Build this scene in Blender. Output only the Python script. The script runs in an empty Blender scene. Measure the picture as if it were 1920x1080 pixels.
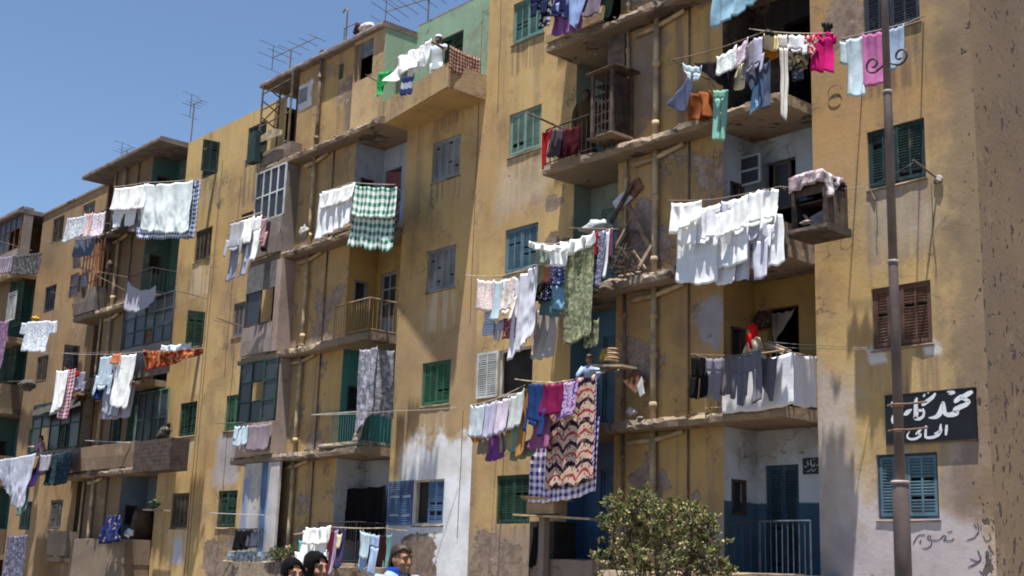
import bpy, bmesh, math, random
from mathutils import Vector, Matrix, noise

random.seed(7)
SC = bpy.context.scene
COL = SC.collection
RAD = math.radians
PI = math.pi

# ------------------------------------------------------------------ camera model
FPX = 2407.2
CAM = Vector((0.0, -18.0, 1.6))
_y, _p, _r = RAD(49.356), RAD(12.632), RAD(1.934)
CF = Vector((-math.sin(_y) * math.cos(_p), math.cos(_y) * math.cos(_p), math.sin(_p)))
_R0 = Vector((math.cos(_y), math.sin(_y), 0))
_U0 = _R0.cross(CF)
CR = _R0 * math.cos(_r) + _U0 * math.sin(_r)
CU = -_R0 * math.sin(_r) + _U0 * math.cos(_r)


def ray(px, py):
    return CF + CR * ((px - 960) / FPX) - CU * ((py - 540) / FPX)


def at(px, py, Y):
    """measured point of the photograph on the upright plane Y metres from the facade"""
    d = ray(px, py)
    return CAM + d * ((Y - CAM.y) / d.y)


def away(px, py, dist):
    return CAM + ray(px, py).normalized() * dist


def proj(P):
    d = Vector(P) - CAM
    w = d.dot(CF)
    return 960 + FPX * d.dot(CR) / w, 540 - FPX * d.dot(CU) / w


def mpp(P):
    """metres of height per photo pixel at P"""
    a = proj(P)
    b = proj(Vector(P) - Vector((0, 0, 1)))
    return 1.0 / math.hypot(b[0] - a[0], b[1] - a[1])


# ------------------------------------------------------------------ mesh building
class MB:
    def __init__(s):
        s.v = []
        s.f = []
        s.uv = {}

    def add(s, vs, fs):
        o = len(s.v)
        s.v += [tuple(p) for p in vs]
        s.f += [tuple(i + o for i in f) for f in fs]
        return s

    def quad(s, a, b, c, d):
        return s.add([a, b, c, d], [(0, 1, 2, 3)])

    def box(s, x0, x1, y0, y1, z0, z1):
        vs = [(x, y, z) for z in (z0, z1) for y in (y0, y1) for x in (x0, x1)]
        return s.add(vs, [(0, 2, 3, 1), (4, 5, 7, 6), (0, 1, 5, 4), (2, 6, 7, 3), (0, 4, 6, 2), (1, 3, 7, 5)])

    def obox(s, c, ax, ay, az):
        c = Vector(c)
        vs = [c + ax * i + ay * j + az * k for k in (-.5, .5) for j in (-.5, .5) for i in (-.5, .5)]
        return s.add(vs, [(0, 2, 3, 1), (4, 5, 7, 6), (0, 1, 5, 4), (2, 6, 7, 3), (0, 4, 6, 2), (1, 3, 7, 5)])

    def bar(s, p, q, w, h=None, up=(0, 0, 1)):
        p, q = Vector(p), Vector(q)
        h = h or w
        d = q - p
        t = d.normalized()
        u = Vector(up)
        if abs(t.dot(u)) > .98:
            u = Vector((0, 1, 0))
        sd = t.cross(u).normalized()
        u = sd.cross(t)
        return s.obox((p + q) / 2, d, sd * w, u * h)

    def tube(s, pts, r, n=8, cap=True):
        pts = [Vector(p) for p in pts]
        rs = r if isinstance(r, (list, tuple)) else [r] * len(pts)
        rings = []
        prev = None
        for i, p in enumerate(pts):
            a = pts[max(i - 1, 0)]
            b = pts[min(i + 1, len(pts) - 1)]
            t = (b - a)
            t = t.normalized() if t.length > 1e-9 else Vector((0, 0, 1))
            if prev is None:
                u = Vector((1, 0, 0)) if abs(t.x) < .8 else Vector((0, 1, 0))
            else:
                u = prev
            u = (u - t * u.dot(t)).normalized()
            w = t.cross(u)
            prev = u
            rings.append([p + (u * math.cos(2 * PI * k / n) + w * math.sin(2 * PI * k / n)) * rs[i] for k in range(n)])
        return s.rings(rings, cap)

    def rings(s, rings, cap=True):
        n = len(rings[0])
        vs = [p for r in rings for p in r]
        fs = []
        for i in range(len(rings) - 1):
            for k in range(n):
                k2 = (k + 1) % n
                fs.append((i * n + k, i * n + k2, (i + 1) * n + k2, (i + 1) * n + k))
        if cap:
            fs.append(tuple(reversed(range(n))))
            o = (len(rings) - 1) * n
            fs.append(tuple(o + k for k in range(n)))
        return s.add(vs, fs)

    def ball(s, c, rx, ry=None, rz=None, nu=12, nv=8, M=None, jit=0, seed=0):
        ry = ry or rx
        rz = rz or rx
        c = Vector(c)
        rings = []
        for j in range(nv + 1):
            th = PI * j / nv
            rr = max(math.sin(th), .02)
            ring = []
            for i in range(nu):
                ph = 2 * PI * i / nu
                d = Vector((rr * math.cos(ph), rr * math.sin(ph), -math.cos(th)))
                if jit:
                    d = d * (1 + jit * noise.noise(d * 1.7 + Vector((seed, seed * .7, 0))))
                d = Vector((d.x * rx, d.y * ry, d.z * rz))
                if M:
                    d = M @ d
                ring.append(c + d)
            rings.append(ring)
        return s.rings(rings)

    def build(s, name, mat, parent=None, label=None, smooth=False):
        me = bpy.data.meshes.new(name)
        me.from_pydata(s.v, [], s.f)
        me.update()
        if smooth:
            me.polygons.foreach_set('use_smooth', [True] * len(me.polygons))
        o = bpy.data.objects.new(name, me)
        COL.objects.link(o)
        if mat:
            me.materials.append(mat)
        if parent:
            put(o, parent)
        if label:
            o['label'] = label
        return o


def put(o, parent):
    """parent a mesh that was written in world metres"""
    o.parent = parent
    w = Vector((0, 0, 0))
    q = parent
    while q:
        w += q.location
        q = q.parent
    o.location = o.location - w


def tag(o, label=None, cat=None, group=None, kind=None):
    if label:
        o['label'] = label
    if cat:
        o['category'] = cat
    if group:
        o['group'] = group
    if kind:
        o['kind'] = kind
    return o


def thing(name, label, cat, loc, group=None):
    o = bpy.data.objects.new(name, None)
    COL.objects.link(o)
    o.location = loc
    o.empty_display_size = .2
    return tag(o, label, cat, group)


# ------------------------------------------------------------------ materials
def lin(h):
    if not isinstance(h, str):
        return tuple(h) + ((1,) if len(h) == 3 else ())
    h = h.lstrip('#')
    c = [int(h[i:i + 2], 16) / 255 for i in (0, 2, 4)]
    c = [x / 12.92 if x <= .04045 else ((x + .055) / 1.055) ** 2.4 for x in c]
    return (c[0], c[1], c[2], 1)


class NT:
    def __init__(s, name):
        s.m = bpy.data.materials.new(name)
        s.m.use_nodes = True
        s.t = s.m.node_tree
        s.b = s.t.nodes['Principled BSDF']
        s.b.inputs['Specular IOR Level'].default_value = .25
        s.b.inputs['Roughness'].default_value = .9

    def n(s, typ, **kw):
        nd = s.t.nodes.new(typ)
        for k, v in kw.items():
            setattr(nd, k, v)
        return nd

    def set(s, sock, v):
        if isinstance(v, bpy.types.NodeSocket):
            s.t.links.new(v, sock)
        elif isinstance(v, str):
            sock.default_value = lin(v)
        else:
            sock.default_value = v

    def pos(s):
        return s.n('ShaderNodeNewGeometry').outputs['Position']

    def obj(s):
        return s.n('ShaderNodeTexCoord').outputs['Object']

    def uv(s):
        return s.n('ShaderNodeTexCoord').outputs['UV']

    def mul(s, vec, k):
        nd = s.n('ShaderNodeVectorMath', operation='MULTIPLY')
        s.set(nd.inputs[0], vec)
        s.set(nd.inputs[1], k if not isinstance(k, (int, float)) else (k, k, k))
        return nd.outputs[0]

    def addv(s, vec, k):
        nd = s.n('ShaderNodeVectorMath', operation='ADD')
        s.set(nd.inputs[0], vec)
        s.set(nd.inputs[1], k)
        return nd.outputs[0]

    def noise(s, vec, scale=1., detail=4, rough=.55, dist=0):
        nd = s.n('ShaderNodeTexNoise')
        s.set(nd.inputs['Vector'], vec)
        nd.inputs['Scale'].default_value = scale
        nd.inputs['Detail'].default_value = detail
        nd.inputs['Roughness'].default_value = rough
        nd.inputs['Distortion'].default_value = dist
        return nd.outputs['Fac']

    def math(s, op, a, b=0., c=None):
        nd = s.n('ShaderNodeMath', operation=op)
        s.set(nd.inputs[0], a)
        s.set(nd.inputs[1], b)
        if c is not None:
            s.set(nd.inputs[2], c)
        return nd.outputs[0]

    def sm(s, v, a, b, lo=0., hi=1., lin_=False):
        nd = s.n('ShaderNodeMapRange', interpolation_type='LINEAR' if lin_ else 'SMOOTHSTEP')
        s.set(nd.inputs['Value'], v)
        nd.inputs['From Min'].default_value = a
        nd.inputs['From Max'].default_value = b
        nd.inputs['To Min'].default_value = lo
        nd.inputs['To Max'].default_value = hi
        return nd.outputs['Result']

    def mix(s, f, a, b):
        nd = s.n('ShaderNodeMix', data_type='RGBA')
        s.set(nd.inputs['Factor'], f)
        s.set(nd.inputs['A'], a) if isinstance(a, bpy.types.NodeSocket) else s.set(nd.inputs['A'], lin(a))
        s.set(nd.inputs['B'], b) if isinstance(b, bpy.types.NodeSocket) else s.set(nd.inputs['B'], lin(b))
        # colour sockets of the Mix node are the RGBA ones
        return nd.outputs['Result']

    def bump(s, h, dist=.01, strength=1.):
        nd = s.n('ShaderNodeBump')
        nd.inputs['Strength'].default_value = strength
        nd.inputs['Distance'].default_value = dist
        s.set(nd.inputs['Height'], h)
        s.set(s.b.inputs['Normal'], nd.outputs[0])

    def sep(s, vec):
        nd = s.n('ShaderNodeSeparateXYZ')
        s.set(nd.inputs[0], vec)
        return nd.outputs

    def col(s, c):
        s.set(s.b.inputs['Base Color'], c if isinstance(c, bpy.types.NodeSocket) else lin(c))
        return s.m


# the Mix node has several sockets called A/B: pick the colour ones
def _mix(s, f, a, b):
    nd = s.n('ShaderNodeMix', data_type='RGBA')
    s.set(nd.inputs[0], f)
    for i, v in ((6, a), (7, b)):
        s.set(nd.inputs[i], v if isinstance(v, bpy.types.NodeSocket) else lin(v))
    return nd.outputs[2]


NT.mix = _mix


def boxmask(t, X, Z, n, p):
    """soft-edged patch between x0..x1 and z0..z1, its edge eaten by noise"""
    x0, x1, z0, z1 = p['b']
    e = p.get('e', .12)
    k = p.get('k', .5)
    nn = t.math('MULTIPLY_ADD', n, k, -k * .5)
    xx = t.math('ADD', X, nn)
    zz = t.math('ADD', Z, t.math('MULTIPLY', nn, 1.3))
    m = t.math('MULTIPLY', t.sm(xx, x0 - e, x0 + e), t.sm(xx, x1 - e, x1 + e, 1, 0))
    m = t.math('MULTIPLY', m, t.math('MULTIPLY', t.sm(zz, z0 - e, z0 + e), t.sm(zz, z1 - e, z1 + e, 1, 0)))
    if p.get('o', 1) != 1:
        m = t.math('MULTIPLY', m, p['o'])
    return m


def plaster(name, base=(.45, .30, .14), base2=(.34, .22, .105), dirt=(.17, .13, .10), peelc=(.25, .19, .15),
            peel=.66, streak=.5, patches=(), seed=0., spots=None, bumpd=.012, rot=None):
    t = NT(name)
    P0 = t.pos()
    P = t.addv(P0, (seed * 3.1, seed * 1.7, seed * 2.3))
    xyz = t.sep(P0)
    X, Z = xyz[0], xyz[2]
    if rot == 'y':
        X = xyz[1]
    big = t.noise(P, .33, 3)
    med = t.noise(P, 1.5, 7, .62)
    fine = t.noise(P, 13, 4, .6)
    stv = t.noise(t.mul(P, (2.6, 2.6, .17)), 1, 5, .6)
    stv2 = t.noise(t.mul(P, (9, 9, .5)), 1, 3, .5)
    c = t.mix(t.sm(big, .38, .62), base, base2)
    c = t.mix(t.math('MULTIPLY', t.sm(stv, .5, .74), streak), c, dirt)
    c = t.mix(t.math('MULTIPLY', t.sm(stv2, .55, .8), streak * .45), c, dirt)
    c = t.mix(t.math('MULTIPLY', t.sm(med, .56, .72), .25), c, (.50, .40, .29))
    grime = t.noise(t.addv(P, (8, 3, 5)), .75, 8, .68)
    c = t.mix(t.math('MULTIPLY', t.sm(grime, .45, .68), .52), c, (.15, .105, .07))
    vc = t.n('ShaderNodeTexVoronoi', feature='DISTANCE_TO_EDGE')
    wob = t.n('ShaderNodeTexNoise')
    t.set(wob.inputs['Vector'], P)
    wob.inputs['Scale'].default_value = 1.8
    wob.inputs['Detail'].default_value = 6
    t.set(vc.inputs['Vector'], t.addv(t.mul(P, .42), t.mul(wob.outputs['Color'], .55)))
    vc.inputs['Scale'].default_value = 1.0
    crk = t.math('MULTIPLY', t.math('LESS_THAN', vc.outputs['Distance'], .006), t.sm(grime, .47, .56))
    c = t.mix(t.math('MULTIPLY', crk, .5), c, (.08, .06, .05))
    c = t.mix(t.math('MULTIPLY', t.sm(fine, .5, .75), .16), c, (.12, .09, .07))
    for p in patches:
        if p.get('drip'):
            m = t.math('MULTIPLY', boxmask(t, X, Z, med, p), t.sm(stv2, .40, .62))
            c = t.mix(t.math('MULTIPLY', m, .65), c, p['c'])
        elif not p.get('peel'):
            pc = p['c']
            c2 = t.mix(t.sm(med, .35, .7), pc, tuple(x * .72 for x in lin(pc)[:3]))
            c = t.mix(boxmask(t, X, Z, p.get('n') == 'b' and t.noise(P, 1.1, 6, .65) or med, p), c, c2)
    pn = t.noise(t.addv(P, (4.7, 9.1, 2.2)), .95, 9, .64, .3)
    pm = t.sm(pn, peel, peel + .025)
    for p in patches:
        if p.get('peel'):
            m = boxmask(t, X, Z, med, dict(p, e=p.get('e', .25)))
            m = t.math('MULTIPLY', t.sm(t.math('MULTIPLY_ADD', m, .22, pn), .62, .645), t.sm(m, .02, .1))
            pm = t.math('MAXIMUM', pm, m)
    pcol = t.mix(t.sm(t.noise(P, 5, 5, .7), .35, .65), peelc, tuple(x * .55 for x in peelc))
    c = t.mix(pm, c, pcol)
    if spots:
        # runs of dark pits along an eroded corner: stretched downwards
        sx0, sx1, zlo = spots
        q = t.math('MAXIMUM', t.noise(t.mul(P, (6, 6, 3.4)), 1, 2, .5), t.math('SUBTRACT', t.noise(t.mul(P, (15, 15, 7)), 1, 2, .5), .03))
        dens = t.sm(X, sx0, sx1, 0, .13)
        dens = t.math('ADD', dens, t.math('MULTIPLY', t.sm(Z, 1.5, 8.0, 1, 0), t.sm(X, sx0, sx1, 0, .035)))
        sp = t.sm(t.math('ADD', q, dens), .775, .80)
        c = t.mix(t.math('MULTIPLY', sp, .85), c, (.055, .042, .045))
        pm = t.math('MAXIMUM', pm, sp)
    h = t.math('MULTIPLY_ADD', fine, .35, t.math('MULTIPLY', med, .5))
    h = t.math('MULTIPLY_ADD', pm, -.8, h)
    t.bump(h, bumpd, .8)
    t.b.inputs['Specular IOR Level'].default_value = .12
    return t.col(c)


def plain(name, c, rough=.7, var=.25, scale=6, bump=0., metal=0, spec=.3, dark=None):
    t = NT(name)
    P = t.pos()
    n = t.noise(P, scale, 5, .6)
    d = dark or tuple(x * (1 - var * 1.6) for x in lin(c)[:3])
    cc = t.mix(t.sm(n, .35, .68), lin(c), d)
    t.b.inputs['Roughness'].default_value = rough
    t.b.inputs['Metallic'].default_value = metal
    t.b.inputs['Specular IOR Level'].default_value = spec
    if bump:
        t.bump(n, bump)
    return t.col(cc)


def paintwood(name, c, wear=.55):
    """old painted timber: faded paint over bare grey wood"""
    t = NT(name)
    P = t.pos()
    n = t.noise(t.mul(P, (14, 14, 4)), 1, 5, .65)
    m = t.noise(P, 1.6, 4)
    cc = t.mix(t.sm(m, .35, .65), lin(c), tuple(x * .62 for x in lin(c)[:3]))
    cc = t.mix(t.math('MULTIPLY', t.sm(n, .56, .70), wear), cc, (.20, .17, .14))
    t.b.inputs['Roughness'].default_value = .75
    t.bump(n, .002)
    return t.col(cc)


_fab = {}


def fabric(c, pat=None, c2='ffffff', c3='303030', sc=10., tr=.28):
    key = (str(c), pat, str(c2), str(c3), sc)
    if key in _fab:
        return _fab[key]
    t = NT('cloth_' + (pat or 'plain'))
    uv = t.uv()
    x, y, _ = t.sep(uv)
    n1 = t.noise(uv, 9, 4, .6)
    a = lin(c)
    cc = t.mix(t.math('MULTIPLY', t.sm(n1, .4, .75), .28), a, tuple(v * .68 for v in a[:3]))

    def stripe(s_, k, w=.5):
        f = t.math('FRACT', t.math('MULTIPLY', s_, k))
        return t.math('LESS_THAN', f, w)
    if pat == 'check':
        sx, sy = stripe(x, sc), stripe(y, sc)
        both = t.math('MULTIPLY', sx, sy)
        any_ = t.math('MAXIMUM', sx, sy)
        mid = tuple((p + q) / 2 for p, q in zip(lin(c)[:3], lin(c2)[:3]))
        cc = t.mix(any_, lin(c2), mid)
        cc = t.mix(both, cc, lin(c))
    elif pat == 'plaid':
        sx, sy = stripe(x, sc, .42), stripe(y, sc, .42)
        tx = stripe(x, sc * 4, .3)
        cc = t.mix(t.math('MAXIMUM', sx, sy), lin(c2), lin(c))
        cc = t.mix(t.math('MULTIPLY', sx, sy), cc, lin(c3))
        cc = t.mix(t.math('MULTIPLY', tx, .25), cc, lin(c3))
    elif pat == 'stripe':
        cc = t.mix(stripe(x, sc), lin(c), lin(c2))
    elif pat == 'hstripe':
        cc = t.mix(stripe(y, sc), lin(c), lin(c2))
    elif pat == 'floral':
        v = t.noise(uv, sc, 3, .6)
        w = t.noise(t.addv(uv, (3.3, 1.2, 0)), sc * 1.4, 3, .6)
        cc = t.mix(t.sm(v, .5, .56), cc, lin(c2))
        cc = t.mix(t.sm(w, .57, .62), cc, lin(c3))
    elif pat == 'zigzag':
        zz = t.math('ABSOLUTE', t.math('SINE', t.math('MULTIPLY', x, 8.2)))
        yy = t.math('ADD', t.math('MULTIPLY_ADD', zz, .13, y), t.math('MULTIPLY', t.noise(uv, 5, 5, .65), .16))
        b = t.math('FRACT', t.math('MULTIPLY', yy, 2.6))
        cc = t.mix(t.math('LESS_THAN', t.math('ABSOLUTE', t.math('SUBTRACT', b, .12)), .07), lin('b9a08f'), lin('8f3040'))
        cc = t.mix(t.math('LESS_THAN', t.math('ABSOLUTE', t.math('SUBTRACT', b, .62)), .12), cc, lin('2a1830'))
        vv = t.n('ShaderNodeTexVoronoi')
        t.set(vv.inputs['Vector'], t.mul(uv, (1.6, 1, 1)))
        vv.inputs['Scale'].default_value = 11
        dot = t.math('MULTIPLY', t.math('LESS_THAN', vv.outputs['Distance'], .32), t.math('LESS_THAN', t.math('ABSOLUTE', t.math('SUBTRACT', b, .38)), .15))
        cc = t.mix(dot, cc, lin('3a2f4e'))
        dot2 = t.math('MULTIPLY', t.math('LESS_THAN', vv.outputs['Distance'], .32), t.math('LESS_THAN', t.math('ABSOLUTE', t.math('SUBTRACT', b, .86)), .13))
        cc = t.mix(dot2, cc, lin('54402e'))
        cc = t.mix(t.math('MULTIPLY', t.sm(n1, .5, .7), .35), cc, lin('c9a36a'))
    elif pat == 'diamond':
        u1 = stripe(t.math('ADD', x, y), sc)
        u2 = stripe(t.math('SUBTRACT', x, y), sc)
        k = t.math('ABSOLUTE', t.math('SUBTRACT', u1, u2))
        cc = t.mix(k, lin(c), lin(c2))
        cc = t.mix(t.sm(t.noise(uv, sc * 2, 3), .55, .6), cc, lin(c3))
    elif pat == 'dots':
        vv = t.n('ShaderNodeTexVoronoi')
        t.set(vv.inputs['Vector'], uv)
        vv.inputs['Scale'].default_value = sc
        cc = t.mix(t.math('LESS_THAN', vv.outputs['Distance'], .35), cc, lin(c2))
    t.set(t.b.inputs['Base Color'], cc)
    t.b.inputs['Roughness'].default_value = .95
    t.b.inputs['Specular IOR Level'].default_value = .08
    cr = t.noise(uv, 5.5, 5, .55, .4)
    bm = t.n('ShaderNodeBump')
    bm.inputs['Distance'].default_value = .02
    bm.inputs['Strength'].default_value = .4
    t.set(bm.inputs['Height'], cr)
    t.set(t.b.inputs['Normal'], bm.outputs[0])
    if tr:
        tl = t.n('ShaderNodeBsdfTranslucent')
        t.set(tl.inputs['Color'], cc)
        t.set(tl.inputs['Normal'], bm.outputs[0])
        mx = t.n('ShaderNodeMixShader')
        mx.inputs[0].default_value = tr
        t.t.links.new(t.b.outputs[0], mx.inputs[1])
        t.t.links.new(tl.outputs[0], mx.inputs[2])
        t.t.links.new(mx.outputs[0], t.t.nodes['Material Output'].inputs[0])
    _fab[key] = t.m
    return t.m
# ------------------------------------------------------------------ materials of the place
OCH = (.45, .317, .142)
M = {}
PAL = dict(c=(.60, .60, .62))
def drips(cx, s, seed):
    r = random.Random(seed)
    o = []
    for k in range(1, 6):
        c = cx + 4.705 * s
        z = 2.67 + 2.735 * (k - 1)
        o.append(dict(b=(c - .6, c + .6, z - r.uniform(.5, 1.5), z - .02), c=r.choice(((.13, .10, .08), (.16, .12, .09), (.48, .41, .32))), e=.06, k=.35, drip=1))
    return o


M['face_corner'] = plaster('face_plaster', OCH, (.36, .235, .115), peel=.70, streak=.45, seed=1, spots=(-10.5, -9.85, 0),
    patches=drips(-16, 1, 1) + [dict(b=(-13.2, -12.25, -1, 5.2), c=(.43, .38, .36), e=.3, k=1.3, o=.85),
             dict(b=(-13.2, -11.0, -1, 3.6), c=(.42, .37, .34), e=.4, k=1.6, o=.4),
             dict(b=(-12.6, -9.9, -1, 2.7), c=(.42, .39, .43), e=.3, k=1.6, o=.8),
             dict(b=(-11.9, -10.6, 7.0, 8.25), c=(.42, .36, .30), e=.3, k=.8, o=.6),
             dict(b=(-11.95, -11.6, 5.15, 5.45), c=(.6, .58, .55), e=.05, k=.4),
             dict(b=(-10.9, -10.6, 5.2, 5.45), c=(.6, .58, .55), e=.05, k=.4),
             dict(b=(-10.6, -10.1, 2.7, 4.0), c=(.44, .40, .42), e=.2, k=1.2, o=.7),
             dict(b=(-12.5, -11.2, .9, 1.75), peel=1),
             dict(b=(-12.6, -11.6, 10.7, 11.9), peel=1),
             dict(b=(-10.55, -9.5, 2.6, 20), c=(.20, .15, .11), e=.35, k=1.5, o=.8)])  # last patch: light falloff toward the corner painted into the plaster
M['side'] = plaster('side_plaster', (.215, .155, .10), (.17, .125, .09), peel=.72, streak=.5, seed=2, rot='y', spots=(-5, -4.5, 0))  # base darkened to hold down the sun and light falloff on this wall
M['face_mid'] = plaster('face_plaster', OCH, (.38, .25, .12), peel=.71, streak=.45, seed=3,
    patches=drips(-16, -1, 2) + [dict(b=(-21.6, -20.0, 9.55, 10.65), c=(.50, .40, .29), e=.3, k=1.2, o=.7),
             dict(b=(-22.4, -19, -2, 2.45), c=(.27, .21, .17), e=.3, k=1.2, o=.85),
             dict(b=(-20.0, -19.0, 7.7, 8.6), peel=1), dict(b=(-19.9, -19.3, 9.4, 9.8), peel=1),
             dict(b=(-21.4, -21.0, 10.1, 10.6), peel=1), dict(b=(-22.1, -19, .6, 2.4), peel=1)])
WHT = (.68, .70, .74)
M['face_white'] = plaster('face_plaster', OCH, (.38, .25, .12), peel=.72, streak=.45, seed=4,
    patches=drips(-28.28, 1, 3) + [dict(b=(-25.3, -21.4, -2, 3.6), c=WHT, e=.16, k=1.1, o=.92),
             dict(b=(-24.7, -21.7, 3, 4.65), c=WHT, e=.22, k=1.5, o=.85),
             dict(b=(-25.6, -21.6, 4.9, 7.3), c=(.34, .24, .15), e=.4, k=1.2, o=.6),
             dict(b=(-25.2, -23.2, .4, 2.35), peel=1)])
M['face_left'] = plaster('face_plaster', OCH, (.37, .245, .12), peel=.70, streak=.5, seed=5,
    patches=drips(-28.28, -1, 4) + drips(-40.56, 1, 5) + [dict(b=(-36.1, -35.5, 1.6, 2.3), c=(.42, .46, .58), e=.08, k=.6, o=.8),
             dict(b=(-33.9, -32.6, 3.8, 5.2), c=(.36, .37, .42), e=.15, k=.9, o=.7),
             dict(b=(-34.2, -31.5, .8, 2.4), peel=1), dict(b=(-35.2, -34.9, 12.2, 12.6), peel=1)])
M['face_far'] = plaster('face_plaster', (.30, .20, .105), (.22, .15, .088), peel=.68, streak=.5, seed=6)  # shade and age of the far houses darkened into the base colour
M['shaft_corner'] = plaster('shaft_plaster', (.42, .275, .11), (.33, .215, .095), peel=.575, peelc=(.30, .235, .20), streak=.9, seed=7, bumpd=.02,
    patches=[dict(b=(-17.4, -16.2, 10.4, 12.4), c=(.22, .17, .14), e=.2, k=1.5, o=.9),
             dict(b=(-17.2, -16.0, 7.2, 8.9), peel=1, e=.7), dict(b=(-17.1, -16.0, 4.6, 6.0), peel=1, e=.7),
             dict(b=(-17.2, -15.6, 2.4, 3.8), peel=1, e=.8), dict(b=(-15.5, -15.0, 1.8, 3.4), peel=1, e=.3),
             dict(b=(-15.5, -14.6, .6, 2.6), c=(.30, .25, .22), e=.15, k=1.4),
             dict(b=(-15.2, -14.7, 5.7, 6.6), c=(.30, .29, .33), e=.06, k=.9, o=.9)])
M['shaft_mid'] = plaster('shaft_plaster', (.40, .265, .11), (.31, .21, .10), peel=.59, peelc=(.29, .225, .185), streak=.85, seed=8, bumpd=.02,
    patches=[dict(b=(-27.6, -26.9, 12.9, 14.6), c=(.17, .135, .115), e=.2, k=1.2, o=.85),
             dict(b=(-29.7, -27.4, 1.5, 2.6), c=(.20, .16, .13), e=.25, k=1.2, o=.9),
             dict(b=(-29.5, -27.4, 7.1, 7.6), peel=1), dict(b=(-28.3, -27.4, 4.4, 5.0), peel=1),
             dict(b=(at(549, 170, -.4).x, at(586, 170, -.4).x, at(568, 205, -.4).z, at(568, 158, -.4).z), c=(.6, .6, .63), e=.05, k=.35)])
M['shaft_far'] = plaster('shaft_plaster', (.20, .135, .075), (.145, .10, .062), peel=.62, streak=.7, seed=9, bumpd=.02)  # shaft plaster with the far houses' shade put into its base
M['concrete'] = plaster('weathered_concrete', (.24, .185, .13), (.165, .13, .10), peel=.58, peelc=(.11, .088, .076), streak=.8, seed=10, bumpd=.03)
M['rubble'] = plaster('broken_concrete', (.25, .205, .16), (.16, .13, .105), peel=.55, peelc=(.10, .08, .07), streak=.4, seed=12, bumpd=.05)
M['parapet'] = plaster('parapet_plaster', (.23, .185, .15), (.165, .135, .115), peel=.62, streak=.7, seed=13, bumpd=.02)
M['ochre_parapet'] = plaster('parapet_plaster', (.43, .31, .17), (.34, .245, .145), peel=.66, streak=.65, seed=14, bumpd=.02)
M['soffit'] = plaster('soffit_plaster', (.42, .29, .13), (.36, .24, .11), peel=.69, streak=.2, seed=15)
M['iron'] = plain('cast_iron_pipe', (.42, .33, .20), .75, .35, 2.2, .004, dark=(.20, .15, .105))
M['iron_dark'] = plain('dark_pipe', (.16, .115, .085), .75, .3, 5, .003)
M['rail_black'] = plain('black_iron', (.035, .03, .032), .6, .2)
M['rail_green'] = plain('green_iron', (.055, .13, .12), .6, .2)
M['rail_slate'] = plain('slate_iron', (.07, .09, .115), .6, .3)
M['rail_pale'] = plain('pale_iron', (.36, .37, .36), .6, .25)
M['rail_ochre'] = plain('rusty_iron', (.25, .18, .10), .7, .25)
M['pole_grey'] = plain('lamp_pole_paint', (.145, .108, .098), .6, .22, 3, .001)
M['wood'] = plain('grey_wood', (.22, .165, .12), .85, .35, 5, .004)
M['wood_dark'] = plain('dark_wood', (.075, .052, .042), .8, .35, 5, .004)
M['wood_red'] = plain('red_brown_wood', (.19, .085, .05), .8, .35, 5, .004)
M['wood_pale'] = plain('pale_wood', (.42, .33, .22), .85, .35, 5, .004)
M['card'] = plain('cardboard', (.36, .235, .135), .95, .12, 4)
M['wire'] = plain('wire', (.25, .24, .24), .6, .1)
M['rope'] = plain('rope', (.38, .33, .27), .9, .2)
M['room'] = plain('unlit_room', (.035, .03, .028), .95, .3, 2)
M['black'] = plain('black_shadow_fill', (.012, .011, .012), .9, .2)  # near-black fill standing in for deep shadow
g = NT('window_glass')
g.b.inputs['Roughness'].default_value = .35
g.b.inputs['Specular IOR Level'].default_value = .2
M['glass'] = g.col((.03, .033, .04))
for k, c in dict(teal=(.11, .23, .215), greygreen=(.17, .27, .245), blue=(.085, .165, .225), green=(.03, .115, .07), dgreen=(.014, .05, .035),
                 navy=(.018, .028, .05), dteal=(.012, .035, .038), brown=(.115, .06, .045), white=(.52, .55, .56), cobalt=(.075, .145, .29),
                 greyblue=(.20, .225, .25), grey=(.13, .125, .125), bronze=(.075, .065, .05), paleblue=(.30, .36, .41),
                 lattice=(.12, .10, .095), cream=(.52, .46, .34), inkblue=(.03, .055, .09), slate=(.06, .085, .10)).items():
    M['p_' + k] = paintwood('painted_wood', c)


def wallpaint(name, up, dado=None, zd=0, peel=.70, seed=0., e=.02):
    t = plaster(name, up, tuple(x * .8 for x in up), peel=peel, streak=.3, seed=20 + seed, bumpd=.006,
                patches=[dict(b=(-99, 99, -9, zd), c=dado, e=e, k=.06)] if dado else ())
    return t


M['w_white'] = wallpaint('whitewash', (.50, .52, .56), (.05, .10, .145), 3.0, .69, 1)
M['w_ochre'] = wallpaint('ochre_wall', (.36, .235, .085), (.30, .32, .37), 5.3, .72, 2, .1)
M['w_blue'] = wallpaint('pale_blue_wall', (.38, .45, .55), None, 0, .74, 3)
M['w_dark'] = wallpaint('near_black_wall', (.05, .045, .05), None, 0, .74, 4)  # very dark wall colour for the top left loggias
M['w_near_black'] = wallpaint('near_black_wall', (.022, .02, .022), None, 0, .74, 15)  # almost black wall colour for the upper right loggias
M['w_cobalt'] = wallpaint('blue_wall', (.055, .14, .30), None, 0, .74, 5)
M['w_skyblue'] = wallpaint('blue_wall', (.12, .25, .38), None, 0, .74, 6)
M['w_sage'] = wallpaint('sage_wall', (.23, .31, .29), None, 0, .74, 7)
M['w_green'] = wallpaint('green_wall', (.235, .36, .265), None, 0, .76, 8)
M['w_teal'] = wallpaint('teal_wall', (.055, .23, .20), None, 0, .74, 9)
M['w_white2'] = wallpaint('whitewash', (.46, .48, .52), None, 0, .72, 10)
M['w_gold'] = wallpaint('ochre_wall', (.40, .255, .085), None, 0, .72, 11)
M['w_dteal'] = wallpaint('dark_teal_wall', (.06, .14, .13), None, 0, .74, 12)
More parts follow.
